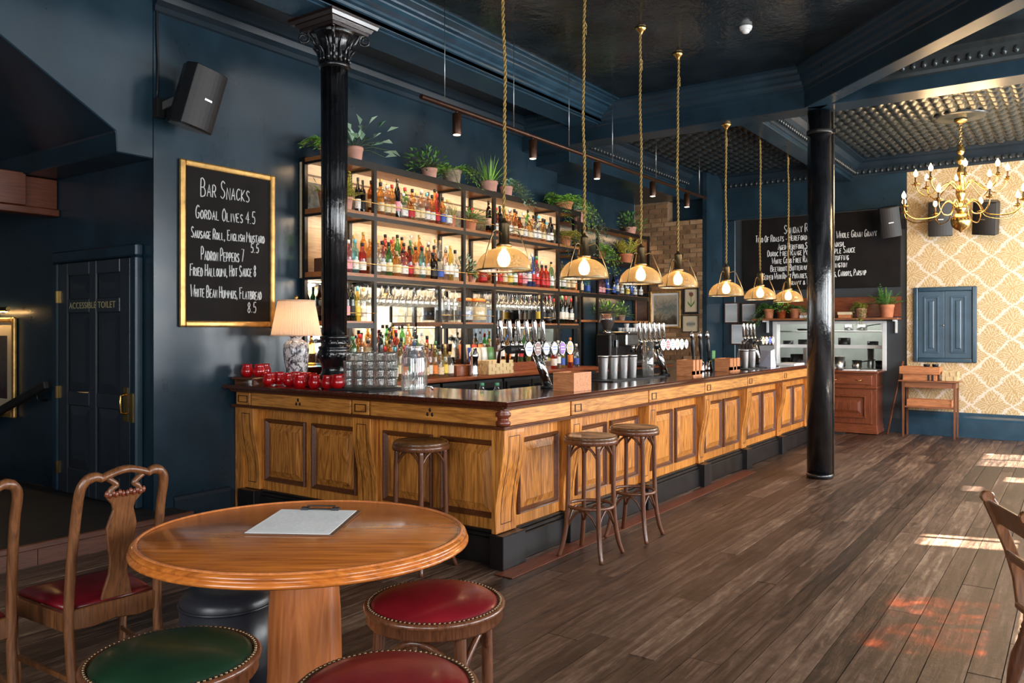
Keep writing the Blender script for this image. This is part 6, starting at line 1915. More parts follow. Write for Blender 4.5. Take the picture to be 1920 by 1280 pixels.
def bounded(mb, loc, oz, lim):
    # keep leaves inside the bay: behind the wall line, under the next board, and in front of the shelf edge where they hang below it
    out = []
    for x, y, z in mb.v:
        X, Y, Z = x + loc[0], y + loc[1], z + loc[2] + oz
        if lim.get('ymax') and Y > lim['ymax']: Y = lim['ymax'] - (Y - lim['ymax']) * .15
        if lim.get('xmax') and X > lim['xmax']: X = lim['xmax'] - (X - lim['xmax']) * .15
        if lim.get('xlo') and X < lim['xlo']: X = lim['xlo'] + (lim['xlo'] - X) * .1
        if lim.get('xhi') and X > lim['xhi']: X = lim['xhi'] - (X - lim['xhi']) * .1
        if lim.get('ztop') and Z > lim['ztop']: Z = lim['ztop'] - (Z - lim['ztop']) * .2
        if Z < loc[2] + .004:
            if lim.get('yf') and Y > lim['yf']: Y = lim['yf'] - .002 - (Y - lim['yf']) * .12
            if lim.get('xf') and X > lim['xf']: X = lim['xf'] - .002 - (X - lim['xf']) * .12
        out.append((X - loc[0], Y - loc[1], Z - loc[2] - oz))
    mb.v = out
def pot_plant(label, loc, pr, ph, potm, kind, size, leafm, drop=.3, seed=1, lean=(0, 0), taper=.74):
    t = thing('potted_plant', label, 'potted plant', (0, 0, 0), group='potted plants on the shelves')
    obj('pot', MB().lathe([(pr * taper, .001), (pr * (taper + .04), .006), (pr * .94, ph * .8), (pr, ph * .82), (pr, ph), (pr * .88, ph), (pr * .84, ph * .8)], 18, close=False), potm, t)
    obj('soil', MB().lathe([(pr * .83, ph * .84), (.001, ph * .87)], 18, close=False), M['soil'], t)
    mb, st = foliage(kind, pr, size, drop, seed, lean)
    if loc[0] > 12.5: lim = {'xmax': 12.91, 'xf': 12.655}
    elif loc[0] > 9.7: lim = {'ymax': 6.07, 'yf': 5.785, **({'ztop': 2.96} if 2.5 < loc[2] < 2.9 else {'ztop': 1.985} if loc[2] < 2.5 else {})}
    elif loc[2] < 2.9:
        bay_ = [(a + .02, b - .02) for a, b in zip(PX, PX[1:]) if a < loc[0] < b][0]
        lim = {'ymax': 5.64, 'yf': 5.285, 'xlo': bay_[0], 'xhi': bay_[1], 'ztop': 2.96 if loc[2] > 2.5 else 2.49}
    else: lim = {'ymax': 5.64, 'yf': 5.285, **({'ztop': 2.97} if 2.5 < loc[2] < 2.9 else {'ztop': 2.5} if loc[2] < 2.5 else {})}
    bounded(mb, loc, ph * .88, lim); bounded(st, loc, ph * .88, lim)
    f = obj('foliage', mb, leafm, t, loc=(0, 0, ph * .88), fix=False)
    if st.v: obj('plant_stem', st, M['stem'], t, loc=(0, 0, ph * .88), fix=False)
    t.location = loc
    return t
ZTT = 3.031
PLANTS = [
 ('bright fern on shelving top, mostly hidden behind the fluted column', (4.93, 5.5, ZTT), .07, .12, 'terracotta', 'fern', 0.244, 'leaf_fresh', .12, 1, (-.3, 0)),
 ('terracotta potted rubbery plant on shelving top just right of the column', (5.22, 5.46, ZTT), .085, .15, 'pink_clay', 'big', 0.281, 'leaf_grey', .1, 2, (.45, -.1)),
 ('bushy plant in pink clay pot on shelving top over the first wide bay', (6.28, 5.47, ZTT), .085, .13, 'pink_clay', 'bushy', 0.244, 'leaf_dark', .1, 3, (-.35, 0)),
 ('weathered grey pot with trailing fern on shelving top', (6.62, 5.45, ZTT), .105, .17, 'grey_clay', 'fern', 0.244, 'leaf_fresh', .22, 4, (.25, -.2)),
 ('tufted grassy plant in pink pot on shelving top', (7.30, 5.47, ZTT), .105, .15, 'pink_clay', 'grass', 0.366, 'leaf_fresh', .1, 5, (0, 0)),
 ('silvery eucalyptus-like plant trailing from a small pink pot on shelving top', (7.58, 5.43, ZTT), .08, .13, 'pink_clay', 'trailing', 0.329, 'leaf_grey', .3, 6, (.8, -.2)),
 ('lush bright fern cascading over the end of the tall shelving', (8.84, 5.42, ZTT), .12, .11, 'terracotta', 'fern', 0.366, 'leaf_fresh', .42, 7, (.2, -.3)),
 ('pale pot with silver-green vine cascading off the corner shelving top', (9.98, 5.88, 3.041), .09, .17, 'pink_clay', 'trailing', 0.415, 'leaf_grey', .75, 8, (.9, -.35)),
 ('dark leafy plant on corner shelving top against the bricks', (11.72, 5.93, 3.041), .1, .12, 'pink_clay', 'bushy', 0.293, 'leaf_dark', .1, 9, (0, 0)),
 ('spiky aloe in orange pot inside the shelving left of the column', (4.9, 5.45, ZT + .001), .09, .15, 'terracotta', 'spiky', 0.329, 'leaf_olive', .1, 10, (0, 0)),
 ('palm-like plant in pale pot inside the shelving right of the column', (5.11, 5.46, ZT + .001), .07, .13, 'pink_clay', 'palm', 0.281, 'leaf_olive', .1, 11, (0, 0)),
 ('wiry spider plant in terracotta pot at first wide bay end', (6.57, 5.43, ZT + .001), .06, .13, 'terracotta', 'grass', .2, 'leaf_olive', .1, 12, (0, 0)),
 ('small succulent in round terracotta pot in middle narrow bay', (6.88, 5.42, ZT + .001), .085, .12, 'terracotta', 'bushy', 0.159, 'leaf_dark', .1, 13, (.3, -.2)),
 ('yellow-green fern in pot in the end narrow bay of the tall shelving', (8.88, 5.43, ZT + .001), .085, .14, 'terracotta', 'fern', 0.268, 'leaf_olive', .32, 14, (0, -.3)),
 ('grey-green sprig in small clay pot on the middle shelf behind the first pendant', (6.78, 5.43, Z3 + .001), .05, .1, 'terracotta', 'bushy', 0.207, 'leaf_grey', .1, 15, (.1, 0)),
 ('small terracotta pot with ivy beside the grey-green sprig on the middle shelf', (6.93, 5.42, Z3 + .001), .045, .09, 'pink_clay', 'trailing', 0.134, 'leaf_dark', .06, 16, (0, 0)),
 ('variegated vine spilling along the upper corner unit shelf', (10.72, 5.92, 2.566), .08, .12, 'terracotta', 'trailing', 0.366, 'leaf_fresh', .36, 17, (.3, -.4)),
 ('yellow fern in terracotta pot on the upper corner unit shelf', (11.55, 5.92, 2.566), .11, .15, 'terracotta', 'palm', 0.415, 'leaf_olive', .1, 18, (0, 0)),
 ('green leafy plant behind the coffee grinder on the lower corner shelf', (10.9, 5.93, 1.651), .08, .1, 'terracotta', 'bushy', 0.268, 'leaf_dark', .1, 19, (0, 0)),
 ('low bushy plant on the lower corner shelf nearer the bricks', (11.4, 5.93, 1.651), .07, .09, 'grey_clay', 'bushy', 0.22, 'leaf_dark', .1, 20, (0, 0)),
 ('ivy in terracotta pot trailing off the plank shelf end nearest the certificates', (12.8, 4.04, 1.686), .085, .15, 'terracotta', 'trailing', 0.317, 'leaf_dark', .42, 21, (-.1, .9)),
 ('glossy brown pot with small leafy plant on the plank shelf', (12.8, 3.84, 1.686), .075, .13, 'orange_pot', 'bushy', 0.195, 'leaf_fresh', .1, 22, (0, 0)),
 ('wide terracotta pot with drooping plant on the plank shelf', (12.8, 3.62, 1.686), .1, .15, 'terracotta', 'trailing', 0.22, 'leaf_dark', .2, 23, (0, -.5)),
 ('small pot with wiry trailing plant right of the column on the plank shelf', (12.8, 2.66, 1.686), .075, .14, 'pink_clay', 'trailing', 0.293, 'leaf_olive', .34, 24, (-.1, .2)),
 ('large terracotta pot with dark cycad at the wallpaper end of the plank shelf', (12.79, 2.31, 1.686), .105, .19, 'terracotta', 'palm', 0.366, 'leaf_dark', .1, 25, (0, 0)),
]
M['orange_pot'] = paint('glazed_brown_pot', lin((150, 70, 36)), .25, .15, 9, coat=.3)
for lb, loc, pr, ph, pm, kd, sz, lm, dr, sd_, ln_ in PLANTS:
    pot_plant(lb, loc, pr, ph, M[pm], kd, sz, M[lm], dr, sd_, ln_)
for k, (y0, y1, z0, z1, cm, cn) in enumerate(((3.38, 3.54, 1.6855, 1.73, 'paper', 'white'), (3.39, 3.53, 1.7305, 1.775, 'pink_clay', 'pink'), (2.80, 2.97, 1.6855, 1.735, 'crate_wood', 'honey-coloured'), (2.79, 2.98, 1.7355, 1.775, 'cream_card', 'cream'))):
    bk = thing('shelf_box', '%s flat box stacked on the plank shelf above the hatch' % cn, 'box', (12.8, (y0 + y1) / 2, z0), group='boxes on the plank shelf')
    obj('box_body', MB().box(12.72, 12.88, y0, y1, z0, z1 - .012), M[cm], bk)
    obj('box_lid', MB().box(12.717, 12.883, y0 - .003, y1 + .003, z1 - .0118, z1), M[cm], bk, .002)

# ------------------------------------------------------------------ on the bar: lamp, candles, tumblers, jar
LX, LY, BZ = 4.50, 5.40, 1.0605
TL = Matrix.Translation((LX, LY, BZ))
tl = thing('table_lamp', 'speckled ceramic table lamp with cream pleated shade on the bar', 'table lamp', (LX, LY, BZ))
def speckle():
    m, nt, N, L, b = new_mat('speckled_ceramic')
    f = noise(nt, coord(nt, 'Object', (28, 28, 24)), 1.1, 4, .6, .8)
    L.new(ramp(nt, f, [(.40, lin((70, 66, 74))), (.48, lin((150, 146, 150))), (.54, lin((226, 222, 220)))]), b.inputs['Base Color'])
    setv(b, Roughness=.15, Coat_Weight=.5)
    return m
M['speckle'] = speckle()
obj('ceramic_base', MB().lathe([(.075, .0), (.08, .012), (.08, .05), (.088, .12), (.104, .22), (.108, .28), (.1, .325), (.07, .35), (.05, .36), (.046, .375), (.058, .39)], 28, TL), M['speckle'], tl)
obj('neck', MB().lathe([(.03, .39), (.03, .41), (.012, .415), (.012, .64), (.006, .7)], 12, TL), M['brass'], tl)
obj('finial', MB().ball((LX, LY, BZ + .715), .016), M['brass'], tl)
def shade_mat():
    m, nt, N, L, b = new_mat('pleated_cream_shade')
    setv(b, Base_Color=(*lin((250, 226, 205)), 1), Roughness=.8)
    tr = N.new('ShaderNodeBsdfTranslucent'); tr.inputs[0].default_value = (*lin((255, 226, 196)), 1)
    mx = N.new('ShaderNodeMixShader'); mx.inputs[0].default_value = .5
    L.new(b.outputs[0], mx.inputs[1]); L.new(tr.outputs[0], mx.inputs[2])
    L.new(mx.outputs[0], N['Material Output'].inputs[0])
    return m
M['shade'] = shade_mat()
obj('lamp_shade', MB().lathe([(.207, .392), (.150, .69)], 240, TL, close=False, smooth=True, wob=lambda a, z: 1 + .010 * math.cos(a * 60)), M['shade'], tl)
obj('shade_trim', MB().lathe([(.206, .392), (.211, .392), (.2105, .402), (.2055, .402), (.206, .392)], 48, TL, close=False).lathe([(.149, .684), (.153, .684), (.152, .694), (.148, .694), (.149, .684)], 48, TL, close=False), M['shade'], tl)
obj('shade_ring', MB().tube([(LX - .148, LY, BZ + .685), (LX, LY, BZ + .69), (LX + .148, LY, BZ + .685)], .003, 5), M['brass'], tl)
obj('bulb', MB().ball((LX, LY, BZ + .53), .03), glow('lamp_bulb', (1, .68, .36), 12), tl)
lamp('table_lamp_glow', 'POINT', (LX, LY, BZ + .5), 4.5, (1.0, .70, .42), radius=.03)
M['candle_red'] = glass('red_candle_glass', (.8, .02, .03), .04, .92, body=(.95, .012, .022), milk=.9)
M['wax'] = paint('candle_wax', (.7, .25, .2), .6, .05, 8)
cand = thing('candle_holder', 'red glass candle bowl', 'candle holder', (0, 0, 0), group='red glass candle holders')
obj('glass_bowl', MB().lathe([(.028, .001), (.042, .012), (.05, .035), (.049, .055), (.040, .078), (.036, .088), (.041, .102), (.0385, .102), (.0335, .088), (.037, .077), (.046, .055), (.046, .035), (.038, .014), (.001, .008)], 20, close=False), M['candle_red'], cand)
obj('candle', MB().lathe([(.02, .0095), (.02, .032), (.002, .034)], 12), M['wax'], cand)
CANDS = [(4.128, 5.555, 'at the wall end on the wooden tray', .06), (4.165, 5.45, 'on the wooden tray, second from the wall', .06), (4.28, 5.53, 'at the back of the wooden tray', .06), (4.235, 5.29, 'in front of the lamp on its wall side', 0), (4.33, 5.20, 'in front of the lamp, set back', 0),
         (4.12, 5.27, 'on the bar edge just past the tray', 0), (4.18, 5.10, 'in front of the lamp base, bar-edge side', 0), (4.31, 5.06, 'behind another between lamp and column', 0), (4.095, 4.87, 'on the bar edge, first before the column', 0), (4.125, 4.735, 'on the bar edge, second before the column', 0),
         (4.14, 4.61, 'directly before the iron column', 0), (4.13, 4.49, 'just past the iron column', 0), (4.25, 4.545, 'behind another beside the tumblers', 0), (4.27, 4.94, 'behind the bar-edge row beside the column', 0)]
for k, (x, y, w, dz) in enumerate(CANDS):
    lb = 'red glass candle bowl on the bar, ' + w
    z = BZ + dz + .0005 if not 4.08 < y < 4.56 or dz else 1.0705
    if k == 0:
        kids(cand); cand.location = (x, y, z); cand['label'] = lb
    else:
        dup(cand, (x, y, z), rnd.random(), lb)
wt = thing('wooden_tray', 'low wooden tray under candles on the wall end of the bar', 'tray', (4.2, 5.5, BZ))
obj('tray_board', MB().box(4.05, 4.36, 5.385, 5.66, BZ + .04, BZ + .0595), M['walnut'], wt, .004)
obj('tray_foot', MB().box(4.07, 4.34, 5.40, 5.42, BZ + .0005, BZ + .0399), M['walnut'], wt)
obj('tray_foot', MB().box(4.07, 4.34, 5.62, 5.64, BZ + .0005, BZ + .0399), M['walnut'], wt)
# stacked tumblers
M['tumbler'] = glass('tumbler_glass', (.94, .94, .93), .05, .86, body=(.95, .95, .93), milk=.10)
tm = mesh(MB().lathe([(.026, 0), (.030, .004), (.036, .03), (.033, .045), (.038, .062), (.0375, .078), (.0345, .078), (.034, .06), (.026, .01), (.001, .008)], 16, close=False), M['tumbler'], 'tumbler')
FW, RT = Vector((CF.x, CF.y, 0)), Vector((CR.x, CR.y, 0))
for r_ in range(2):
    for c_ in range(5):
        hgt = 4 if (c_, r_) not in ((0, 0),) else 3
        for k in range(hgt):
            p = Vector((4.222, 4.385, 1.0705)) + RT * (c_ * .0795 - .065) + FW * (r_ * .085) + Vector((0, 0, k * .0632 if k else 0))
            put('tumbler', tm, p, 'clear tumbler in the %s stack, %s row, %s from the bottom, beside the glass jar' % (ORD[c_], 'front' if r_ == 0 else 'back', ORD[k]), 'glass', 'stacked tumblers on the bar')
jx, jy = 4.27, 3.86
TJ = Matrix.Translation((jx, jy, BZ))
gj = thing('glass_dispenser', 'big ribbed glass drinks jar with lid on the bar corner', 'glass jar', (jx, jy, BZ))
M['jar_glass'] = glass('cloudy_jar_glass', (.93, .93, .92), .06, .84, body=(.9, .9, .88), milk=.22)
obj('jar_body', MB().lathe([(.078, .001), (.088, .012), (.092, .03), (.092, .24), (.088, .262), (.07, .285), (.066, .295), (.066, .315)], 48, TJ, close=False, wob=lambda a, z: 1 + (.012 * math.cos(a * 12) if .03 < z < .25 else 0)), M['jar_glass'], gj)
obj('jar_water', MB().lathe([(.082, .012), (.085, .03), (.085, .12), (.001, .121)], 24, TJ, close=False), M['stemware'], gj)
obj('jar_lid', MB().lathe([(.072, .316), (.074, .322), (.072, .334), (.05, .345), (.02, .352), (.018, .362), (.024, .372), (.02, .384), (.001, .387)], 24, TJ, close=False), M['tumbler'], gj)
obj('tap_spigot', MB().tube([tuple(Vector((jx, jy, BZ + .04)) + RT * .094), tuple(Vector((jx, jy, BZ + .04)) + RT * .125), tuple(Vector((jx, jy, BZ + .015)) + RT * .13)], .008, 8), M['chrome'], gj)
# two little capped water bottles standing low behind the bar
for k, (x, y) in enumerate(((4.80, 3.66), (4.88, 3.58))):
    b_ = thing('water_bottle', 'small clear bottle with green cap behind the bar, %s' % ('nearer the glass jar' if k == 0 else 'nearer the beer tap'), 'bottle', (x, y, .90), group='green-capped water bottles')
    T_ = Matrix.Translation((x, y, .90))
    obj('glass_body', MB().lathe([(.036, .001), (.04, .01), (.04, .10), (.03, .14), (.016, .175), (.016, .19)], 14, T_), GL['C'], b_)
    obj('cap', MB().lathe([(.0175, .185), (.0175, .205), (.014, .208)], 12, T_), CAPM['g'], b_)
ib = thing('ice_well', 'steel under-bar worktop holding the water bottles', 'worktop', (4.95, 3.75, 0))
obj('well_top', MB().box(4.73, 7.5, 3.525, 3.80, .87, .90), M['steel'], ib, .004)
obj('well_body', MB().box(4.75, 7.45, 3.53, 3.75, .01, .869), M['matt_black'], ib)

# ------------------------------------------------------------------ beer fonts, hand pumps
BADGES = {'white': (206, 204, 198), 'brown': (120, 62, 40), 'purple': (120, 40, 150), 'gold': (190, 150, 80), 'red': (200, 40, 40), 'blue': (60, 90, 180), 'cream': (214, 200, 166)}
BGM = {k: paint(k + '_tap_badge', lin(v), .3, .05, 9) for k, v in BADGES.items()}
def beer_font(label, bx, by, x0, n, dx, badges, ztop=1.36):
    """bx, by: foot; x0, dx: taps along the cross bar; badges face the customer, handles stand on the server's side."""
    t = thing('beer_font', label, 'beer tap', (bx, by, BZ))
    yb = by + .03
    obj('column', MB().tube([(bx, by, BZ + .016), (bx - .05, by + .005, BZ + .12), (bx - .11, yb, ztop - .03)], [.036, .034, .036], 20), M['chrome'], t)
    obj('column_base', MB().lathe([(.055, .0005), (.055, .012), (.04, .02)], 20, Matrix.Translation((bx, by, BZ))), M['matt_black'], t)
    obj('cross_bar', MB().tube([(x0 - .06, yb, ztop), (x0 + dx * (n - 1) + .06, yb, ztop)], .03, 18), M['matt_black'], t)
    for i in range(n):
        x = x0 + i * dx
        tp = obj('tap', MB().tube([(x, yb, ztop + .01), (x, by + .10, ztop + .015), (x, by + .15, ztop - .01), (x, by + .16, ztop - .1)], .013, 10).tube([(x, by + .11, ztop + .01), (x, by + .13, ztop + .06)], .017, 10), M['chrome'], t)
        obj('tap_handle', MB().lathe([(.012, 0), (.015, .02), (.0165, .1), (.019, .165), (.014, .18), (.004, .185)], 14, Matrix.Translation((x, by + .13, ztop + .04)) @ Matrix.Rotation(R(-7), 4, 'Y')), M['chrome'], tp)
        obj('badge_arm', MB().tube([(x, yb, ztop), (x + .01, by - .085, ztop)], .012, 8), M['chrome'], t)
        Mb = Matrix.Translation((x + .01, by - .10, ztop + .005)) @ Matrix.Rotation(R(-12), 4, 'Z') @ Matrix.Rotation(PI / 2, 4, 'X')
        bg = obj('badge', MB().lathe([(.042, -.012), (.0455, 0), (.042, .008)], 24, Mb @ Matrix.Diagonal((.82, 1.2, 1, 1))), M['chrome'], t)
        obj('badge_face', MB().lathe([(.0375, .0085), (.036, .0105)], 24, Mb @ Matrix.Diagonal((.82, 1.2, 1, 1))), BGM[badges[i]], bg)
        mk = MB()
        q_ = random.Random(i * 7 + n)
        w_ = q_.uniform(.014, .024)
        Ms = Mb @ Matrix.Translation((0, 0, .0108))
        for zz in (-.012, .008):
            mk.box(-w_, w_, zz, zz + .006, 0, .0006, Ms)
        obj('badge_mark', mk, BGM[{'white': 'blue', 'brown': 'white', 'purple': 'white', 'gold': 'blue', 'red': 'white', 'blue': 'white', 'cream': 'brown'}[badges[i]]], bg)
    return t
beer_font('chrome T-bar beer font with six taps at the bar corner', 5.18, 3.32, 4.76, 6, .113, ['white', 'brown', 'white', 'white', 'purple', 'gold'])
beer_font('chrome T-bar beer font with six taps in the middle of the long bar', 7.25, 3.30, 6.98, 6, .108, ['cream', 'red', 'white', 'cream', 'white', 'white'])
beer_font('chrome T-bar beer font with four taps at the far end of the bar', 9.95, 3.26, 9.77, 4, .13, ['cream', 'white', 'blue', 'white'], 1.37)
for k, x in enumerate((7.98, 8.19, 8.40)):
    p_ = thing('hand_pump', 'black hand pump with chrome tip on the bar, %s of three' % ORD[k], 'hand pump', (x, 3.3, BZ), group='hand pumps on the bar')
    obj('pump_base', MB().lathe([(.04, .0005), (.042, .02), (.036, .05), (.03, .09), (.02, .11)], 18, Matrix.Translation((x, 3.3, BZ))), M['chrome'], p_)
    Mh = Matrix.Translation((x, 3.3, BZ + .1)) @ Matrix.Rotation(R(-10), 4, 'Y')
    obj('pump_handle', MB().lathe([(.014, 0), (.018, .03), (.014, .07), (.02, .13), (.023, .19), (.018, .24), (.012, .26)], 16, Mh), M['black_plastic'], p_)
    obj('handle_tip', MB().lathe([(.013, .258), (.022, .27), (.02, .30), (.009, .325), (.005, .34)], 14, Mh), M['chrome'], p_)
    if k == 2:
        obj('pump_clip', MB().box(x - .045, x + .045, 3.245, 3.253, BZ + .1, BZ + .22), LABM['g'], p_, .01)

# cocktail tins, boxes, glasses, papers
M['tin'] = paint('satin_steel_tin', (.88, .86, .84), .36, .05, 14, metal=1.0)
tin = mesh(MB().lathe([(.034, .0005), (.036, .004), (.045, .2), (.047, .205), (.0455, .207), (.0345, .008), (.001, .006)], 20, close=False), M['tin'], 'cocktail_tin')
for k, (x, y, w) in enumerate(((6.20, 3.40, 'first of four before the middle beer font'), (6.33, 3.37, 'second of four before the middle beer font'), (6.46, 3.34, 'third of four before the middle beer font'), (6.60, 3.32, 'last of four before the middle beer font'),
                               (9.12, 3.17, 'first of three by the far beer font'), (9.02, 3.12, 'second of three by the far beer font'), (9.24, 3.11, 'last of three by the far beer font'))):
    put('cocktail_tin', tin, (x, y, 1.0705), 'polished steel cocktail tin on the bar, ' + w, 'cocktail tin', 'steel cocktail tins')
def bar_box(label, x0, x1, y0, y1, h, notch):
    b = thing('napkin_box', label, 'wooden box', ((x0 + x1) / 2, (y0 + y1) / 2, BZ), group='wooden boxes along the bar')
    z0 = BZ + .0005
    t_ = .014
    obj('bottom', MB().box(x0, x1, y0, y1, z0, z0 + t_), M['crate_wood'], b)
    if notch:
        mx = (x0 + x1) / 2
        fr = MB()
        for a, c_ in ((x0, mx - .06), (mx - .035, mx + .035), (mx + .06, x1)):
            fr.box(a, c_, y0, y0 + t_, z0 + t_, z0 + h)
        fr.box(x0, x1, y0, y0 + t_, z0 + t_, z0 + .05)
        obj('box_front', fr, M['crate_wood'], b)
    else:
        obj('box_front', MB().box(x0, x1, y0, y0 + t_, z0 + t_, z0 + h), M['crate_wood'], b)
        obj('box_lid', MB().box(x0 + t_, x1 - t_, y0 + t_, y1 - t_, z0 + h - .03, z0 + h - .012), M['crate_wood'], b)
    obj('box_back', MB().box(x0, x1, y1 - t_, y1, z0 + t_, z0 + h), M['crate_wood'], b)
    obj('box_side', MB().box(x0, x0 + t_, y0 + t_, y1 - t_, z0 + t_, z0 + h), M['crate_wood'], b)
    obj('box_side', MB().box(x1 - t_, x1, y0 + t_, y1 - t_, z0 + t_, z0 + h), M['crate_wood'], b)
bar_box('plain wooden napkin box on the bar just past the corner beer font', 4.94, 5.19, 2.945, 3.12, .135, False)
bar_box('wooden box with two slots on the bar before the hand pumps', 7.24, 7.46, 3.0, 3.17, .155, True)
bar_box('wooden box with two slots on the bar past the hand pumps', 8.28, 8.58, 3.02, 3.19, .14, True)
vs_ = obj('ice_vase', MB().lathe([(.045, .0005), (.05, .006), (.053, .33), (.05, .33), (.046, .012), (.001, .01)], 20, Matrix.Translation((6.83, 3.27, 1.0705)), close=False), M['tumbler'])
tag(vs_, 'tall cylindrical glass of ice on the bar before the middle beer font', 'glass vase')
ic = MB()
q_ = random.Random(4)
for k in range(26):
    a = q_.uniform(0, 2 * PI); r_ = q_.uniform(.0, .026)
    ic.box(-.012, .012, -.012, .012, -.012, .012, Matrix.Translation((6.83 + r_ * math.cos(a), 3.27 + r_ * math.sin(a), 1.096 + k * .0055)) @ Matrix.Rotation(q_.uniform(0, 3), 4, 'X') @ Matrix.Rotation(q_.uniform(0, 3), 4, 'Z'))
obj('ice_cubes', ic, M['stemware'], vs_, kind='stuff', fix=False)
gt = obj('pint_glass', MB().lathe([(.03, .0005), (.033, .006), (.042, .14), (.0395, .14), (.03, .01), (.001, .008)], 18, Matrix.Translation((7.09, 3.42, 1.0705)), close=False), M['tumbler'])
tag(gt, 'empty pint glass on the bar behind the middle beer font', 'glass')
vb = obj('flower_vase', MB().lathe([(.03, .0005), (.05, .03), (.055, .09), (.04, .16), (.03, .2), (.036, .22)], 18, Matrix.Translation((9.42, 3.30, BZ)), close=False), M['tumbler'])
tag(vb, 'bulbous clear vase on the bar beside the far beer font', 'vase')
pp = MB()
pp.add([(9.42, 2.95, BZ + .001), (9.62, 2.95, BZ + .001), (9.66, 3.08, BZ + .001), (9.46, 3.10, BZ + .001), (9.36, 2.93, BZ + .2), (9.5, 2.93, BZ + .22), (9.56, 3.02, BZ + .17), (9.42, 3.06, BZ + .21)],
       [(0, 1, 2, 3), (0, 4, 5, 1), (1, 5, 6, 2), (2, 6, 7, 3), (3, 7, 4, 0)])
M['bag_white'] = paint('white_paper_bag', lin((206, 206, 222)), .7, .06, 8, bmp=.2, bscale=12)
tag(obj('paper_bag', pp, M['bag_white']), 'crumpled white paper bag on the bar beyond the far beer font', 'paper bag')
ps_ = thing('till_screen', 'black till screen on the bar behind the white paper bag', 'till', (10.6, 3.3, BZ))
obj('screen', MB().box(-.13, .13, -.012, .012, .04, .25, Matrix.Translation((10.6, 3.34, BZ)) @ Matrix.Rotation(R(-30), 4, 'Z') @ Matrix.Rotation(R(-14), 4, 'X')), M['black_plastic'], ps_, .006)
obj('screen_stand', MB().box(10.53, 10.67, 3.30, 3.44, BZ + .0005, BZ + .02).bar((10.6, 3.37, BZ + .02), (10.6, 3.35, BZ + .1), .05), M['black_plastic'], ps_, .004)
tag(obj('menu_stack', MB().box(10.3, 10.75, 2.93, 3.15, BZ + .0005, BZ + .018), M['paper']), 'flat stack of white menus at the far end of the bar', 'menus')

# ------------------------------------------------------------------ coffee machine, grinder, cups
CZ2 = .95
cm = thing('coffee_machine', 'black and steel espresso machine on the far back counter', 'coffee machine', (11.1, 5.55, CZ2))
obj('machine_body', MB().box(10.62, 11.75, 5.60, 5.78, CZ2 + .06, CZ2 + .50), M['black_plastic'], cm, .02, 2)
obj('machine_top', MB().box(10.6, 11.77, 5.38, 5.785, CZ2 + .501, CZ2 + .53), M['steel'], cm, .008)
obj('machine_base', MB().box(10.62, 11.75, 5.38, 5.75, CZ2 + .02, CZ2 + .059), M['black_plastic'], cm, .008)
obj('drip_tray', MB().box(10.66, 11.71, 5.37, 5.6, CZ2 + .06, CZ2 + .09), M['steel'], cm, .004)
obj('group_panel', MB().box(10.64, 11.73, 5.44, 5.599, CZ2 + .32, CZ2 + .5), M['steel'], cm, .02, 2)
for x in (10.68, 11.69):
    obj('machine_foot', MB().lathe([(.03, CZ2 + .0005), (.02, CZ2 + .0199)], 12, Matrix.Translation((x, 5.5, 0))), M['steel'], cm)
for x in (10.95, 11.4):
    g_ = obj('group_head', MB().lathe([(.04, CZ2 + .25), (.045, CZ2 + .319)], 18, Matrix.Translation((x, 5.5, 0))), M['chrome'], cm)
    obj('portafilter', MB().lathe([(.038, CZ2 + .22), (.04, CZ2 + .2499)], 16, Matrix.Translation((x, 5.5, 0))).tube([(x, 5.46, CZ2 + .235), (x, 5.30, CZ2 + .225)], .014, 10), M['black_plastic'], g_)
cupm = mesh(MB().lathe([(.022, .0005), (.025, .004), (.036, .05), (.037, .058), (.0345, .058), (.023, .008), (.001, .006)], 16, close=False), M['white_plastic'], 'coffee_cup')
for r_ in range(2):
    for k in range(11):
        put('coffee_cup', cupm, (10.68 + k * .1, 5.46 + r_ * .11, CZ2 + .5305), 'white cup on the coffee machine, %s along the %s row' % (ORD[k], 'front' if r_ == 0 else 'back'), 'cup', 'white cups on the coffee machine')
        if (k + r_) % 3 == 0:
            put('coffee_cup', cupm, (10.68 + k * .1, 5.46 + r_ * .11, CZ2 + .5905), 'white cup stacked above the %s cup of the %s row' % (ORD[k], 'front' if r_ == 0 else 'back'), 'cup', 'white cups on the coffee machine')
gx, gy = 10.30, 5.58
TG = Matrix.Translation((gx, gy, CZ2))
gr_ = thing('coffee_grinder', 'coffee grinder with clear bean hopper beside the espresso machine', 'coffee grinder', (gx, gy, CZ2))
obj('grinder_body', MB().box(gx - .09, gx + .09, gy - .1, gy + .14, CZ2 + .001, CZ2 + .5), M['black_plastic'], gr_, .025, 2)
obj('grinder_collar', MB().lathe([(.07, .501), (.075, .53), (.05, .55)], 20, TG), M['chrome'], gr_)
obj('bean_hopper', MB().lathe([(.05, .551), (.06, .57), (.11, .68), (.115, .80), (.11, .80)], 22, TG, close=False), GL['C'], gr_)
M['beans'] = paint('coffee_beans', (.035, .014, .007), .35, .4, 90, bmp=.8, bscale=110)
obj('coffee_beans', MB().lathe([(.045, .556), (.055, .575), (.1, .68), (.10, .70), (.001, .715)], 20, TG), M['beans'], gr_, kind='stuff')
obj('hopper_lid', MB().lathe([(.117, .801), (.117, .815), (.05, .825)], 22, TG), M['black_plastic'], gr_)
obj('grinder_chute', MB().box(gx - .03, gx + .03, gy - .17, gy - .101, CZ2 + .3, CZ2 + .42), M['chrome'], gr_, .01)
tag(obj('glass_stand', MB().box(9.4, 9.8, 5.42, 5.6, CZ2 + .0005, CZ2 + .03), M['redwood'], None, .01), 'red-brown board at the near end of the coffee counter', 'board')

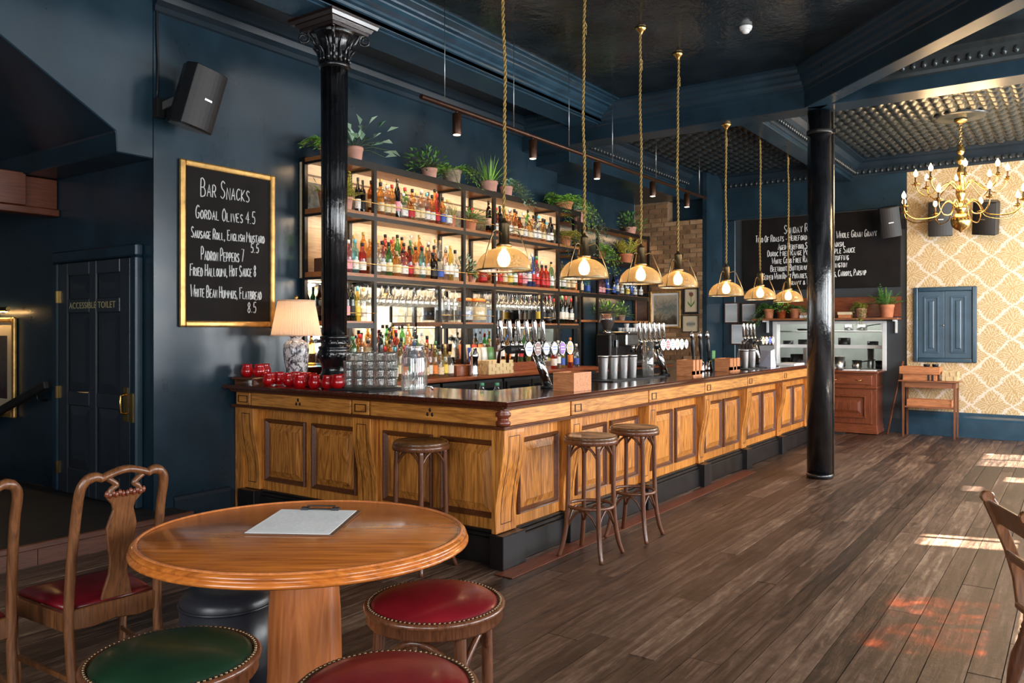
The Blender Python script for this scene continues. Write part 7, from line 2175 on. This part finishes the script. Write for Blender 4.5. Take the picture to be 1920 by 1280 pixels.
# ------------------------------------------------------------------ brass chandelier
hx, hy = 10.72, 1.14
TC_ = Matrix.Translation((hx, hy, 0))
cdl = thing('chandelier', 'polished brass chandelier with two tiers of curling candle arms', 'chandelier', (hx, hy, 2.7))
obj('canopy', MB().lathe([(.07, cz - .056), (.075, cz - .07), (.05, cz - .09), (.015, cz - .105)], 20, TC_), M['brass'], cdl)
chn = MB()
z = cz - .11
k = 0
while z > 3.66:
    pl_ = arc((hx, hy, z - .02), .014, 0, 2 * PI, 10, 'XZ' if k % 2 else 'YZ')[:-1]
    chn.tube([(p.x, p.y, z - .02 + (p.z - z + .02) * 1.6) for p in pl_], .0035, 5, closed=True)
    z -= .034; k += 1
obj('chain', chn, M['brass'], cdl)
obj('centre_stem', MB().lathe([(.012, 3.67), (.03, 3.64), (.045, 3.60), (.03, 3.56), (.015, 3.54), (.05, 3.50), (.03, 3.46), (.02, 3.42), (.035, 3.38), (.045, 3.33), (.025, 3.28), (.02, 3.20), (.045, 3.15), (.055, 3.09), (.03, 3.03), (.022, 2.98), (.05, 2.95), (.065, 2.92), (.04, 2.89), (.035, 2.86)], 20, TC_), M['brass'], cdl)
obj('globe', MB().lathe([(.03, 2.87), (.07, 2.855), (.10, 2.81), (.107, 2.77), (.095, 2.72), (.06, 2.68), (.02, 2.665), (.012, 2.65), (.001, 2.64)], 28, TC_, close=False), M['brass'], cdl)
M['flame'] = glow('candle_bulb', (1.0, .62, .26), 9)
M['candle_tube'] = paint('dark_candle_sleeve', (.10, .055, .02), .5, .1, 12)
for tier, (rad, zf, za, n, a0) in enumerate(((.47, 3.36, 3.14, 8, .2), (.645, 3.075, 2.92, 8, .55))):
    for k in range(n):
        a = a0 + 2 * PI * k / n
        P = lambda r_, z: (hx + r_ * math.cos(a), hy + r_ * math.sin(a), z)
        zc = zf - .12
        pts = spline([P(.04, za), P(.12, za + .09), P(.2, za + .05), P(.28, zc - .12), P(.36 if tier == 0 else .5, zc - .15), P(rad - .03, zc - .09), P(rad, zc - .015)], 5)
        arm = obj('arm', MB().tube(pts, .0068, 7), M['brass'], cdl)
        obj('drip_pan', MB().lathe([(.012, zc - .015), (.045, zc - .004), (.048, zc + .002), (.02, zc + .002), (.02, zc + .02)], 14, Matrix.Translation(P(rad, 0))), M['brass'], arm)
        obj('candle_sleeve', MB().lathe([(.012, zc + .02), (.012, zc + .085), (.009, zc + .088)], 10, Matrix.Translation(P(rad, 0))), M['candle_tube'], arm)
        obj('bulb', MB().lathe([(.010, zc + .089), (.025, zc + .112), (.024, zc + .135), (.009, zc + .165), (.001, zc + .18)], 10, Matrix.Translation(P(rad, 0)), close=False), M['flame'], arm)
lamp('chandelier_glow', 'POINT', (hx, hy, 3.22), 90, (1.0, .66, .32), radius=.4)
